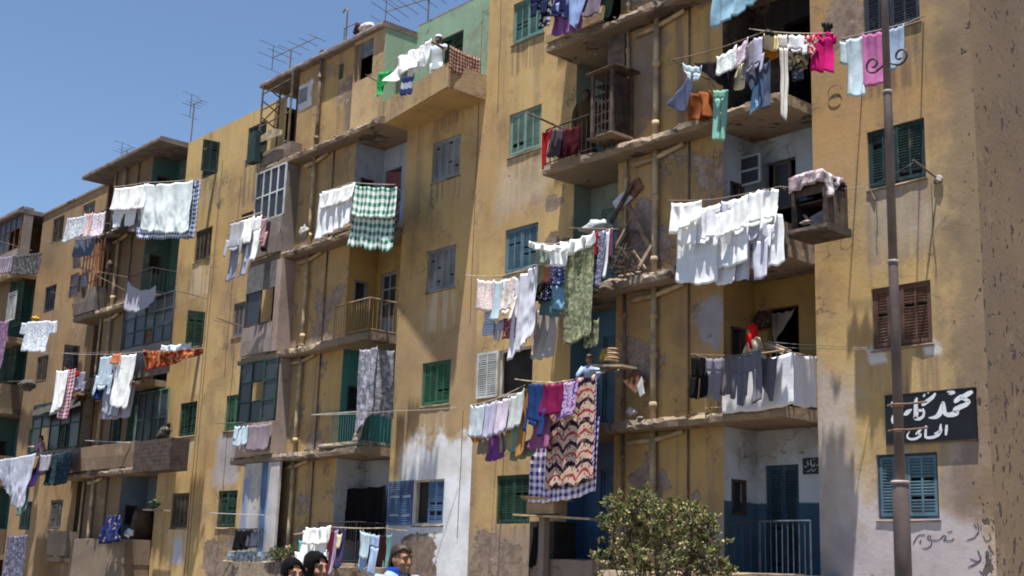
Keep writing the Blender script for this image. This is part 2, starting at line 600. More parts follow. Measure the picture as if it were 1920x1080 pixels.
M['w_bluegrey'] = wallpaint('blue_grey_wall', (.12, .17, .22), None, 0, .74, 13)
M['w_brown'] = wallpaint('brown_wall', (.13, .085, .05), None, 0, .70, 14)

H = 2.735


def sof(k):
    return 4.29 + H * (k - 1)


def flr(k):
    return sof(k - 1) + .2


def sill(k):
    return 2.67 + H * (k - 1)


# ------------------------------------------------------------------ pieces of a house
def wall_panel(name, x0, x1, z0, z1, holes, mat, parent, y=0., rev=.16):
    """upright wall at depth y facing the street, with real openings and their reveals"""
    xs = sorted({x0, x1, *[h[0] for h in holes], *[h[1] for h in holes]})
    zs = sorted({z0, z1, *[h[2] for h in holes], *[h[3] for h in holes]})
    m = MB()
    for i in range(len(xs) - 1):
        for j in range(len(zs) - 1):
            cx, cz = (xs[i] + xs[i + 1]) / 2, (zs[j] + zs[j + 1]) / 2
            if any(h[0] < cx < h[1] and h[2] < cz < h[3] for h in holes):
                continue
            m.quad((xs[i], y, zs[j]), (xs[i + 1], y, zs[j]), (xs[i + 1], y, zs[j + 1]), (xs[i], y, zs[j + 1]))
    for a, b, c, d in holes:
        r = y + rev
        m.quad((a, y, c), (a, r, c), (b, r, c), (b, y, c))
        m.quad((a, y, d), (b, y, d), (b, r, d), (a, r, d))
        m.quad((a, y, c), (a, y, d), (a, r, d), (a, r, c))
        m.quad((b, y, c), (b, r, c), (b, r, d), (b, y, d))
    return m.build(name, mat, parent)


def xwall(m, X, y0, y1, z0, z1, hole=None, rev=-.14):
    """wall across the facade at x = X (added to m)"""
    ys = sorted({y0, y1, *((hole[0], hole[1]) if hole else ())})
    zs = sorted({z0, z1, *((hole[2], hole[3]) if hole else ())})
    for i in range(len(ys) - 1):
        for j in range(len(zs) - 1):
            cy, cz = (ys[i] + ys[i + 1]) / 2, (zs[j] + zs[j + 1]) / 2
            if hole and hole[0] < cy < hole[1] and hole[2] < cz < hole[3]:
                continue
            m.quad((X, ys[i], zs[j]), (X, ys[i + 1], zs[j]), (X, ys[i + 1], zs[j + 1]), (X, ys[i], zs[j + 1]))
    if hole:
        a, b, c, d = hole
        r = X + rev
        m.quad((X, a, c), (r, a, c), (r, b, c), (X, b, c))
        m.quad((X, a, d), (X, b, d), (r, b, d), (r, a, d))
        m.quad((X, a, c), (X, a, d), (r, a, d), (r, a, c))
        m.quad((X, b, c), (r, b, c), (r, b, d), (X, b, d))
        m.quad((r, a, c), (r, a, d), (r, b, d), (r, b, c))


def leaf(parent, hx, hy, z0, z1, w, ang, mat, slats=True, mid=True, name='shutter', label=None):
    """one shutter leaf: frame, middle stile and slats; w < 0 runs to the left of the hinge, ang opens it outwards"""
    m = MB()
    sg = 1 if w > 0 else -1
    W = abs(w)
    ax = Vector((sg * math.cos(ang), -math.sin(ang), 0))
    ay = Vector((-ax.y, ax.x, 0)) * sg
    o = Vector((hx, hy, 0))
    hh = z1 - z0

    def bx(u0, u1, v0, v1, t0, t1, tilt=0):
        c = o + ax * ((u0 + u1) / 2) + ay * ((t0 + t1) / 2) + Vector((0, 0, z0 + (v0 + v1) / 2))
        az = Vector((0, 0, 1))
        yy = ay
        if tilt:
            az = Vector((0, 0, 1)) * math.cos(tilt) + ay * math.sin(tilt)
            yy = ay * math.cos(tilt) - Vector((0, 0, 1)) * math.sin(tilt)
        m.obox(c, ax * (u1 - u0), yy * (t1 - t0), az * (v1 - v0))
    s = .045
    bx(0, s, 0, hh, -.02, .02)
    bx(W - s, W, 0, hh, -.02, .02)
    bx(s, W - s, 0, s * 1.3, -.018, .018)
    bx(s, W - s, hh - s, hh, -.018, .018)
    if mid:
        bx(W / 2 - .018, W / 2 + .018, s * 1.3, hh - s, -.019, .019)
    if slats:
        n = max(4, int((hh - .1) / .048))
        for i in range(n):
            if random.random() < .045:
                continue
            v = .06 + (hh - .11) * (i + .5) / n
            bx(s * .9, W - s * .9, v - .022, v + .022, -.005, .005, RAD(-38 + random.uniform(-5, 5)))
    else:
        bx(s * .9, W - s * .9, s, hh - s * .9, -.008, .006)
    return m.build(name, mat, parent, label)


def window(parent, x0, x1, z0, z1, style, mat, y=0., lab=None, frame=None, room=True):
    """window = frame (part) with its leaves or panes as sub-parts"""
    m = MB()
    f = .045
    yy0, yy1 = y + .035, y + .085
    m.box(x0, x0 + f, yy0, yy1, z0, z1).box(x1 - f, x1, yy0, yy1, z0, z1)
    m.box(x0 + f, x1 - f, yy0 + .002, yy1, z0, z0 + f).box(x0 + f, x1 - f, yy0 + .002, yy1, z1 - f, z1)
    w = m.build('window', frame or mat, parent, lab)
    yl = y + .055
    a, b, c, d = x0 + f, x1 - f, z0 + f, z1 - f
    md = (a + b) / 2
    if style == 'closed':
        leaf(w, a, yl, c, d, md - a - .003, RAD(random.uniform(0, 3)), mat)
        leaf(w, b, yl, c, d, -(b - md - .003), RAD(random.uniform(0, 4)), mat)
    elif style == 'left_flat':          # left leaf folded back on the wall, the other gone
        leaf(w, x0 - .005, y - .035, z0, z1, -.68, RAD(2), mat)
    elif style == 'half_flat':          # left leaf folded back, right leaf shut
        leaf(w, x0 - .02, y - .035, z0, z1, -.9, RAD(2), mat)
        leaf(w, b, yl, c, d, -.52, RAD(4), mat)
    elif style == 'ajar':               # left shut, right leaf standing out into the street
        leaf(w, a, yl, c, d, md - a - .003, 0, mat)
        leaf(w, b, y - .01, z0, z1, -(b - md), RAD(78), mat)
    elif style == 'lattice':
        for i in range(4):
            xa = a + (b - a) * i / 4
            leaf(w, xa + .004, yl, c, d, (b - a) / 4 - .008, 0, mat, mid=False, name='panel')
    elif style == 'glazed':
        pane(w, a, b, c, d, yl, 2, 2, mat)
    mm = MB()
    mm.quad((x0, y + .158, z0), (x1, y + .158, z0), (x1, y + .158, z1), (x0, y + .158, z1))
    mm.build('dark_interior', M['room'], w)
    return w


def pane(parent, a, b, c, d, y, nx, nz, mat, broken=()):
    m = MB()
    for i in range(nx + 1):
        x = a + (b - a) * i / nx
        m.box(x - .022, x + .022, y - .022, y + .022, c, d)
    for j in range(nz + 1):
        z = c + (d - c) * j / nz
        m.box(a, b, y - .017, y + .017, z - .02, z + .02)
    gr = m.build('glazing_bars', mat, parent)
    q = MB()
    for i in range(nx):
        for j in range(nz):
            if (i, j) in broken:
                continue
            xa, xb = a + (b - a) * i / nx, a + (b - a) * (i + 1) / nx
            za, zb = c + (d - c) * j / nz, c + (d - c) * (j + 1) / nz
            q.quad((xa, y + .004, za), (xb, y + .004, za), (xb, y + .004, zb), (xa, y + .004, zb))
    q.build('pane', M['glass'], gr if parent is None or parent.type == 'EMPTY' else parent)
    return gr


def rough_slab(name, x0, x1, yf, yb, z0, z1, seed, mat, parent, dmg=.05, bite=()):
    """concrete slab with a crumbling front edge; yf may be a function of x"""
    n = max(6, int((x1 - x0) / .09))
    F = yf if callable(yf) else (lambda x: yf)
    prof = []
    for i in range(n + 1):
        x = x0 + (x1 - x0) * i / n
        y = F(x)
        q = Vector((x * 2.3, seed * 5.1, 0))
        k = dmg
        for b0, b1, bk in bite:
            if b0 < x < b1:
                k = max(k, bk)
        e = [noise.noise(q + Vector((0, 0, j * 3.7))) + .6 * noise.noise((q + Vector((0, 9, j * 3.7))) * 3.3) for j in range(5)]
        ring = [(x, yb, z1 + .002), (x, y + .10, z1 + k * .25 * e[4]),
                (x, y + .012 + max(0, k * 1.1 * e[0]), z1 - .012 - max(0, k * .9 * e[1])),
                (x, y + k * .25 * e[2], (z0 + z1) / 2 + k * .3 * e[1]),
                (x, y + .006 + max(0, k * .5 * e[3]), z0 + .006 + max(0, k * .6 * e[2])),
                (x, y + .06, z0), (x, yb, z0)]
        prof.append([Vector(p) for p in ring])
    return MB().rings(prof).build(name, mat, parent)


def rubble(parent, x0, x1, y0, y1, z, n, seed, mat, name='rubble', s=(.05, .16)):
    r = random.Random(seed)
    m = MB()
    for i in range(n):
        k = r.uniform(*s)
        M3 = Matrix.Rotation(r.uniform(0, 6), 3, 'Z') @ Matrix.Rotation(r.uniform(-.5, .5), 3, 'X')
        m.ball((r.uniform(x0, x1), r.uniform(y0, y1), z + k * .3), k, k * r.uniform(.5, .9), k * r.uniform(.35, .7), 6, 4, M3, .7, r.random() * 50)
    o = m.build(name, mat, parent)
    o['kind'] = 'stuff'
    return o


def railing(parent, pts, z0, z1, mat, step=.12, rb=.008, label=None, mids=()):
    m = MB()
    pts = [Vector((p[0], p[1], 0)) for p in pts]
    for a, b in zip(pts[:-1], pts[1:]):
        for z, r in [(z1, .018), (z0 + .06, .012)] + [(zz, .01) for zz in mids]:
            m.tube([a + Vector((0, 0, z)), b + Vector((0, 0, z))], r, 6)
        L = (b - a).length
        n = max(2, int(L / step))
        for i in range(n + 1):
            p = a + (b - a) * i / n
            rr = .016 if i in (0, n) else rb
            m.tube([p + Vector((0, 0, z0)), p + Vector((random.uniform(-.008, .008), 0, z1))], rr, 5)
    return m.build('railing', mat, parent, label)


def pipe(parent, x, y, z0, z1, r, mat, collars=(), label=None, wob=.012):
    n = max(2, int((z1 - z0) / .7))
    m = MB().tube([(x + random.uniform(-wob, wob), y + random.uniform(-wob, wob) * .4, z0 + (z1 - z0) * i / n) for i in range(n + 1)], r, 10)
    o = m.build('drainpipe', mat, parent, label, True)
    for c in collars:
        q = MB().tube([(x, y, c - .07), (x, y, c - .02), (x, y, c), (x, y, c + .06)], [r * 1.15, r * 1.42, r * 1.42, r * 1.2], 10)
        q.build('collar', mat, o, None, True)
    return o


def branch(parent, x, y, z, a, b, r, mat):
    m = MB().tube([(x + a, y + .03, z - .06), (x - .1, y + .03, z - .05), (x, y + .03, z - .05), (x + .12, y + .03, z - .03), (x + b, y + .03, z + .07)], [r * 1.15, r, r, r, r], 8)
    return m.build('branch_pipe', mat, parent, None, True)


def door_leaf(parent, x0, x1, z0, z1, y, mat, style='panel', label=None):
    m = MB()
    f = .05
    m.box(x0, x0 + f, y, y + .06, z0, z1).box(x1 - f, x1, y, y + .06, z0, z1).box(x0 + f, x1 - f, y + .002, y + .06, z1 - f, z1)
    d = m.build('door', mat, parent, label)
    if style == 'louvre':
        md = (x0 + x1) / 2
        leaf(d, x0 + f, y + .03, z0, z1 - f, md - x0 - f - .004, 0, mat, mid=False, name='door_leaf')
        leaf(d, x1 - f, y + .03, z0, z1 - f, -(x1 - md - f - .004), 0, mat, mid=False, name='door_leaf')
    elif style == 'panel':
        q = MB()
        w = x1 - x0 - 2 * f
        q.box(x0 + f, x1 - f, y + .03, y + .05, z0, z1 - f)
        for i in range(2):
            for j in range(3):
                xa = x0 + f + w * i / 2 + .05
                za = z0 + .1 + (z1 - z0 - .2) * j / 3
                q.box(xa, xa + w / 2 - .1, y + .018, y + .031, za, za + (z1 - z0) / 3 - .14)
        q.build('door_leaf', mat, d)
    elif style == 'glazed':
        pane(d, x0 + f, x1 - f, z0 + .7, z1 - f, y + .03, 2, 3, mat)
        MB().box(x0 + f, x1 - f, y + .02, y + .045, z0, z0 + .7).build('door_leaf', mat, d)
    return d


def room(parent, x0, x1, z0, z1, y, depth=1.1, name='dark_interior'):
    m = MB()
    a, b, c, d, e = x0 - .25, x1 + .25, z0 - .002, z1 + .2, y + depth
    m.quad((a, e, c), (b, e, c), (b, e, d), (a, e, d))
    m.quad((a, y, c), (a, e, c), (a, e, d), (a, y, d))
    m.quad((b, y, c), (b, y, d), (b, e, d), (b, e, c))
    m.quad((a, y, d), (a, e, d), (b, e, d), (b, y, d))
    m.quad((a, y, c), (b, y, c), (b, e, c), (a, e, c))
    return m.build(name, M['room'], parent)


def loggia(b, cx, side, k, mat, door=None, dmat=None, dstyle=None, small=True, sm_mat=None, zt=None, ztop=None, yb=.5, dlabel=None, open_=True):
    """walls of one recessed balcony: back wall with its doorway, the two cheeks, a little window in the shaft cheek"""
    z0, z1 = flr(k) + .003, (ztop or sof(k) + .02)
    xi, xo = cx + 1.35 * side, cx + 3.05 * side
    x0, x1 = min(xi, xo), max(xi, xo)
    zt = z0 + (zt or 2.0)
    if door is None:
        door = (x0 + .75, x0 + 1.5) if side > 0 else (x0 + .3, x0 + 1.1)
    holes = [(door[0], door[1], z0, zt)]
    if z0 < zt < z1:
        pass
    wl = wall_panel('loggia_wall', x0, x1, z0, z1, holes, mat, b, y=yb)
    for X_, y_, h_ in ((xi, -.4, (-.18, .17, z0 + 1.05, z0 + 1.6) if small and side > 0 else None), (xo, 0, None)):
        m = MB()
        xwall(m, X_, y_, yb, z0, z1, h_)
        m.build('side_wall', mat, b)
    if side > 0 and small:
        q = MB()
        X = xi + .012
        for (ya, yc, za, zc) in ((-.2, .19, z0 + 1.58, z0 + 1.63), (-.2, .19, z0 + 1.02, z0 + 1.07), (-.2, -.16, z0 + 1.05, z0 + 1.6), (.15, .19, z0 + 1.05, z0 + 1.6)):
            q.box(X - .07, X + .012, ya, yc, za, zc)
        w = q.build('window', sm_mat or M['wood_dark'], b)
        MB().quad((xi - .1, -.18, z0 + 1.05), (xi - .1, .17, z0 + 1.05), (xi - .1, .17, z0 + 1.6), (xi - .1, -.18, z0 + 1.6)).build('pane', M['glass'], w)
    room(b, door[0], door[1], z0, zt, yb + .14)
    if dstyle:
        door_leaf(b, door[0], door[1], z0, zt, yb + .04, dmat, dstyle, dlabel)
    return wl


def doorx(p0, p1, py, Y=.5):
    return at(p0, py, Y).x, at(p1, py, Y).x
# ------------------------------------------------------------------ the street
def sheet(name, x0, x1, y0, y1, z, mat, thick=0):
    m = MB()
    if thick:
        m.box(x0, x1, y0, y1, z - thick, z)
    else:
        m.quad((x0, y0, z), (x1, y0, z), (x1, y1, z), (x0, y1, z))
    o = m.build(name, mat)
    o['kind'] = 'structure'
    return o


t = NT('sandy_ground')
P = t.pos()
M['ground'] = t.col(t.mix(t.sm(t.noise(P, .4, 6), .35, .65), (.20, .165, .125), (.15, .125, .10)))
t = NT('worn_asphalt')
P = t.pos()
M['asphalt'] = t.col(t.mix(t.sm(t.noise(P, .6, 7, .65), .4, .65), (.09, .083, .075), (.06, .056, .052)))
sheet('ground', -900, 900, -900, 900, 0, M['ground'])
sheet('road', -300, 300, -16.5, -6.0, .02, M['asphalt'])
sheet('pavement', -120, 40, -5.9, -.6, .14, M['ground'], .13)

# ------------------------------------------------------------------ apartment houses
def house(cx, label, ztop, n):
    b = thing('apartment_building', label, 'building', (cx, 0, 0), 'apartment houses of the terrace')
    b['floors'] = n
    return b


def front(b, cx, n, ztl, ztr, ml, mr, msh, win, special=None, zsh=None, wsh=None):
    """window walls, shaft, slabs and pipes"""
    for s, zt, mt in ((-1, ztl, ml), (1, ztr, mr)):
        x0, x1 = (cx - 6.14, cx - 3.05) if s < 0 else (cx + 3.05, cx + 6.14)
        holes = []
        for k in range(1, n + 1):
            w = win.get((s, k))
            if not w or sill(k) + 1.1 > zt:
                continue
            c = cx + 4.705 * s
            xa, xb = w.get('x', (c - .545, c + .545))
            holes.append((xa, xb, sill(k), sill(k) + w.get('h', 1.02)))
            window(b, xa, xb, sill(k), sill(k) + w.get('h', 1.02), w['s'], M['p_' + w['c']], lab=w.get('l'), frame=M['p_' + w['f']] if 'f' in w else None)
            # crumbled sill
            if w.get('sill', 1):
                rough_slab('window_sill', xa - .03, xb + .03, -.03, .03, sill(k) - .055, sill(k), k + s * 3 + cx, M['concrete'], b, .05)
        wall_panel('wall', x0, x1, 0, zt, holes, mt, b)
    zs = zsh or (sof(n) + .02)
    wall_panel('pipe_wall', cx - 1.35, cx + 1.35, 0, zs, wsh or [], msh, b, y=-.4)
    # base of the balcony bays
    wall_panel('base_wall', cx - 3.05, cx - 1.352, 0, sof(0) + .02, [], msh, b, y=-.55)
    wall_panel('base_wall', cx + 1.352, cx + 3.05, 0, sof(0) + .02, [], msh, b, y=-.55)


def body(b, x0, x1, z1, yf=1.75, yb=9.5, mat=None):
    m = MB()
    m.box(x0, x1, yf, yb, 0, z1 - .25)
    return m.build('rear_wall', mat or M['face_far'], b)


# ---- the corner house -----------------------------------------------------------------
cxR = -16.0
bR = house(cxR, 'tall ochre apartment house at the near corner, with a black sign board on its wall', 18.1, 6)
winR = {(-1, 5): dict(s='closed', c='teal'), (-1, 4): dict(s='closed', c='greygreen'), (-1, 3): dict(s='closed', c='blue'),
        (-1, 2): dict(s='left_flat', c='white', x=(-21.3, -20.2)), (-1, 1): dict(s='closed', c='dgreen', sill=0),
        (1, 5): dict(s='closed', c='navy'), (1, 4): dict(s='closed', c='navy'), (1, 3): dict(s='closed', c='dteal'),
        (1, 2): dict(s='closed', c='brown'), (1, 1): dict(s='closed', c='blue', f='inkblue'), (-1, 6): dict(s='closed', c='blue'), (1, 6): dict(s='closed', c='blue')}
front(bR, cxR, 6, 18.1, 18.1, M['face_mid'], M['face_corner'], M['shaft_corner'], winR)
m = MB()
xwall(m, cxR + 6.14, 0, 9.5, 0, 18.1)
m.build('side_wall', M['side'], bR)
m = MB()
xwall(m, cxR - 6.14, 0, 9.5, 12.4, 18.1)
m.build('side_wall', M['face_mid'], bR)
body(bR, cxR - 6.1, cxR + 6.1, 18.0)
MB().box(cxR - 6.2, cxR + 6.2, -.1, 9.6, 18.1, 18.3).build('roof', M['concrete'], bR)

SLAB_R = {0: .06, 1: .13, 2: .19, 3: .13, 4: .12, 5: .05, 6: .05}
for k in range(0, 7):
    yf = lambda x, k=k: -.86 - .09 * max(0, (x - cxR) / 3.05) - .05 * max(0, -(x - cxR - .5) / 3.05)
    rough_slab('balcony_slab', cxR - 3.06, cxR + 3.055, yf, .49, sof(k), sof(k) + .2, 3 + k, M['concrete'] if k != 2 else M['rubble'], bR, SLAB_R[k],
               bite=((cxR - 1.7, cxR + .9, SLAB_R[k] * 1.7),))
lx = doorx(1435, 1498, 930)
loggia(bR, cxR, 1, 1, M['w_white'], lx, M['p_inkblue'], 'louvre', zt=at(1465, 872, .5).z - flr(1))
lx = doorx(1438, 1498, 620)
loggia(bR, cxR, 1, 2, M['w_ochre'], lx, zt=at(1465, 576, .5).z - flr(2))
lx = doorx(1432, 1492, 330)
loggia(bR, cxR, 1, 3, M['w_blue'], lx, zt=at(1465, 300, .5).z - flr(3))
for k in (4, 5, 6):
    loggia(bR, cxR, 1, k, M['w_near_black'])
loggia(bR, cxR, -1, 1, M['w_cobalt'], (cxR - 2.6, cxR - 1.6), M['p_cobalt'], 'panel')
loggia(bR, cxR, -1, 2, M['w_skyblue'], (cxR - 2.6, cxR - 1.75), M['p_blue'], 'panel')
loggia(bR, cxR, -1, 3, M['w_sage'], (cxR - 2.7, cxR - 2.0), M['p_greygreen'], 'panel')
loggia(bR, cxR, -1, 4, M['w_sage'], (cxR - 2.7, cxR - 1.9), M['p_greygreen'], 'glazed')
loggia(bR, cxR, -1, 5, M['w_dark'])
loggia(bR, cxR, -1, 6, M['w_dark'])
# pipes down the shaft of the corner house
px = at(1227, 500, -.5).x
for k in range(1, 6):
    za, zb = sof(k - 1) + .19, sof(k) - .0
    r = .06
    pipe(bR, px, -.5, za, zb, r, M['iron'], (za + .35, zb - .95) if k != 2 else (za + .3, zb - .55, zb - 1.3))
    branch(bR, px, -.5, zb - .1, -.62, .70, .05, M['iron'])
    pipe(bR, at(1172, 500, -.46).x, -.46, za, zb, .035, M['iron'] if k > 2 else M['iron_dark'], (za + .4, zb - .4))
    pipe(bR, at(1291, 500, -.43).x, -.43, za, zb, .018, M['iron_dark'], (za + .5,), wob=.006)
# crumbling edges and rubble lying on the slabs
for k, n in ((2, 26), (1, 14), (3, 14), (4, 10)):
    rubble(bR, cxR - 1.6, cxR + 1.5, -.9 if k == 2 else -.84, -.45, sof(k) + .2, n, k, M['rubble'], s=(.02, .075))

# parapets, rails of the corner house
def low_wall(parent, x0, x1, z0, z1, y0=-.92, th=.1, mat=None, ret=True, y1=-.02, seed=1, name='parapet', dmg=.03, retl=False):
    o = rough_slab(name, x0, x1, y0, y0 + th, z0, z1, seed, mat or M['parapet'], parent, dmg)
    if ret:
        MB().box(x1 - th, x1 - .002, y0 + th, y1, z0, z1 - .012).build(name, mat or M['parapet'], parent)
    if retl:
        MB().box(x0 + .002, x0 + th, y0 + th, y1, z0, z1 - .012).build(name, mat or M['parapet'], parent)
    return o


xr0, xr1 = cxR + 1.36, cxR + 3.04
low_wall(bR, at(1345, 200, -.94).x, xr1, sof(4) + .203, sof(4) + .56, -.94, mat=M['parapet'], seed=3, dmg=.06)
low_wall(bR, xr0 + .95, xr1, sof(3 - 1) + .203, sof(2) + .62, -.93, mat=M['parapet'], seed=4, dmg=.09)
railing(bR, [(xr0, -.9), (xr0 + 1.0, -.92)], sof(2) + .2, sof(2) + 1.12, M['rail_ochre'])
railing(bR, [(xr0, -.9), (xr1, -.92), (xr1, 0)], sof(1) + .2, sof(1) + 1.1, M['rail_ochre'])
f1 = railing(bR, [(at(1425, 1000, -.9).x, -.9), (at(1520, 1000, -.9).x, -.9)], flr(1) - .22, at(1470, 977, -.9).z, M['rail_slate'], step=.105, rb=.009)
railing(bR, [(at(1362, 1000, -.9).x, -.9), (at(1423, 1000, -.9).x, -.9)], flr(1) - .1, at(1380, 978, -.9).z, M['rail_black'], step=.16)
xl0, xl1 = cxR - 3.03, cxR - 1.37
railing(bR, [(xl0, -.02), (xl0, -.86), (xl1, -.9)], sof(3) + .2, sof(3) + 1.0, M['rail_black'], step=.13)
low_wall(bR, xl0 - .02, xl1, sof(4) + .203, sof(4) + .55, -.94, mat=M['ochre_parapet'], seed=6, ret=False, retl=True)
railing(bR, [(xl0, -.05), (xl0, -.9), (xl1, -.9)], sof(1) + .2, sof(1) + 1.05, M['rail_ochre'])
railing(bR, [(xl0, -.05), (xl0, -.9), (xl1, -.9)], sof(2) + .2, sof(2) + 1.05, M['rail_black'])
low_wall(bR, at(1003, 1060, -.95).x, at(1112, 1060, -.95).x, 0, at(1050, 1048, -.95).z, -1.0, .35, mat=M['parapet'], seed=8, dmg=.04)
low_wall(bR, at(1270, 1075, -1.1).x, at(1500, 1075, -1.1).x, 0, at(1400, 1074, -1.1).z, -1.3, .3, mat=M['concrete'], seed=9, dmg=.04)
# metal flue cover / grey patch box on the cheek beside the coop
MB().box(at(1141, 60, -.45).x, at(1172, 60, -.45).x, -.46, -.403, at(1150, 132, -.45).z, at(1150, 52, -.45).z).build('repair_panel', plain('sooty_sheet', (.13, .105, .10), .8, .3), bR)
for (x, y) in ((1118, 97),):
    MB().ball(at(x, y, -.1), .09, .05, .09).build('vent', M['w_sage'], bR)
# white open casement in the third-floor balcony
p = at(1387, 330, .3)
w = pane(bR, p.x + .02, p.x + .62, at(1400, 353, .3).z, at(1400, 302, .3).z, .12, 1, 2, M['p_paleblue'])
w.name = 'window'
pane(bR, at(1452, 330, .4).x, at(1480, 330, .4).x, flr(3) + 1.1, flr(3) + 1.95, .42, 1, 1, M['p_bronze']).name = 'window'

# ---- the middle house -----------------------------------------------------------------
cxM = -28.28
bM = house(cxM, 'ochre apartment house in the middle with a green rooftop terrace and white splashed paint', 15.3, 5)
winM = {(1, 4): dict(s='lattice', c='greyblue'), (1, 3): dict(s='lattice', c='greyblue'), (1, 2): dict(s='closed', c='green'),
        (1, 1): dict(s='half_flat', c='cobalt', x=(-24.2, -23.08), f='cream'),
        (-1, 1): dict(s='closed', c='dgreen'), (-1, 2): dict(s='closed', c='green'), (-1, 3): dict(s='lattice', c='grey'),
        (-1, 4): dict(s='closed', c='dteal'), (-1, 5): dict(s='closed', c='dteal')}
shM = [(at(536, 540, -.4).x, at(549, 540, -.4).x, at(540, 557, -.4).z, at(540, 528, -.4).z),
       (at(523, 735, -.4).x, at(534, 735, -.4).x, at(528, 752, -.4).z, at(528, 720, -.4).z),
       (at(634, 150, -.4).x, at(643, 150, -.4).x, at(640, 148, -.4).z, at(640, 120, -.4).z),
       (at(560, 178, -.4).x, at(576, 178, -.4).x, at(568, 192, -.4).z, at(568, 165, -.4).z)]
front(bM, cxM, 5, 15.12, 12.55, M['face_left'], M['face_white'], M['shaft_mid'], winM, zsh=15.32, wsh=shM)
for h, c in zip(shM, ('lattice', 'teal', 'bronze', 'greyblue')):
    mm = MB().box(h[0], h[1], -.36, -.33, h[2], h[3]).build('small_window', M['p_' + c], bM)
body(bM, cxM - 6.1, cxM + 2.4, 15.1)
body(bM, cxM + 2.4, cxM + 6.1, 12.6)
for k in range(0, 5):
    yf = lambda x, k=k: -.80 - .06 * max(0, (x - cxM) / 3.05)
    xe = cxM + 3.055
    rough_slab('balcony_slab', cxM - 3.06 - (.25 if k in (1, 2) else 0), xe, yf, .49, sof(k), sof(k) + .2, 23 + k, M['concrete'], bM, .07,
               bite=((cxM - .9, cxM + 1.3, .15),))
# the top terrace slab runs on to the corner house and leans out further to the right
xt0, xt1 = -25.66, -22.145
ty = lambda x: -.62 - .5 * (x - xt0) / (xt1 - xt0)
rough_slab('terrace_slab', xe + .003, xt1 - .006, lambda x: ty(x), .6, sof(4), sof(4) + .16, 41, M['soffit'], bM, .02)
zp = at(842, 118, -1.1).z
m = MB()
nn = 14
for i in range(nn):
    a, c = xt0 + (xt1 - xt0) * i / nn, xt0 + (xt1 - xt0) * (i + 1) / nn
    ya, yc = ty(a) - .03, ty(c) - .03
    if a < -25.25:
        pass
    da, dc = .02 * noise.noise(Vector((a * 3, 0, 1))), .02 * noise.noise(Vector((c * 3, 0, 1)))
    m.quad((a, ya, sof(4) + .02), (c, yc, sof(4) + .02), (c, yc, zp + dc), (a, ya, zp + da))
    m.quad((a, ya, zp + da), (c, yc, zp + dc), (c, yc + .12, zp + dc), (a, ya + .12, zp + da))
    m.quad((a, ya + .12, sof(4) + .165), (a, ya + .12, zp + da), (c, yc + .12, zp + dc), (c, yc + .12, sof(4) + .165))
yq = ty(xt1) - .03
m.quad((xt1, yq, sof(4) + .02), (xt1, 0, sof(4) + .02), (xt1, 0, zp), (xt1, yq, zp))
m.quad((xt1 - .12, yq, zp), (xt1, yq, zp), (xt1, 0, zp), (xt1 - .12, 0, zp))
m.quad((xt1 - .12, yq, sof(4) + .165), (xt1 - .12, 0, sof(4) + .165), (xt1 - .12, 0, zp), (xt1 - .12, yq, zp))
m.build('terrace_parapet', M['ochre_parapet'], bM)
MB().box(xe, xt1, ty(xe) - .02, ty(xe) + .1, sof(4) - .06, sof(4) - .004).build('terrace_beam', M['soffit'], bM) if False else None
# green walls of the terrace
gd = doorx(826, 868, 90)
z0, z1 = sof(4) + .165, at(840, 24, .5).z
wall_panel('terrace_wall', -25.72, -22.14, z0, z1, [(gd[0], gd[1], z0, at(868, 55, .5).z)], M['w_green'], bM, y=.5)
door_leaf(bM, gd[0], gd[1], z0, at(868, 55, .5).z, .54, M['p_dgreen'], 'louvre')
room(bM, gd[0], gd[1], z0, at(868, 55, .5).z, .64)
m = MB()
xwall(m, -25.72, -.5, .5, z0, 15.32, (-.1, .28, z0, z0 + 1.75))
m.build('terrace_wall', M['w_green'], bM)
MB().box(-26.2, -25.9, -.2, .38, z0, z0 + 1.9).build('dark_interior', M['room'], bM)
MB().box(-25.72, -22.2, .5, 2, z1, z1 + .05).build('wall_coping', M['concrete'], bM)
# enclosed top-floor room with a big square opening
ho = (at(664, 110, -.5).x, at(699, 110, -.5).x, at(680, 148, -.5).z, at(690, 74, -.5).z)
wall_panel('terrace_wall', cxM + 1.352, -25.72, sof(4) + .16, 15.32, [ho], M['ochre_parapet'], bM, y=-.5)
m = MB()
xwall(m, cxM + 1.353, -.5, -.4, sof(4) + .2, 15.32)
m.build('terrace_wall', M['ochre_parapet'], bM)
room(bM, ho[0], ho[1], ho[2], ho[3], -.34, .6)
MB().box(ho[0], ho[1], -.42, -.40, ho[3] - .42, ho[3]).build('awning_board', plain('blue_grey_sheet', (.14, .16, .19)), bM)
# roof over the bay
rough_slab('roof_slab', cxM - 3.65, -25.70, -.62, 3, 15.32, 15.48, 51, plain('roof_edge', (.19, .155, .14), .9, .3, 3), bM, .02)
MB().box(cxM - 6.1, cxM - 3.66, .02, 6, 14.9, 15.0).build('roof', M['concrete'], bM)
sx_ = doorx(641, 717, 950, -.05)
MB().box(sx_[0] - .28, sx_[0] - .02, -.06, -.02, at(640, 945, -.05).z, at(640, 911, -.05).z).build('dark_panel', M['black'], bM)  # black panel carrying on the painted dark of the doorway opening
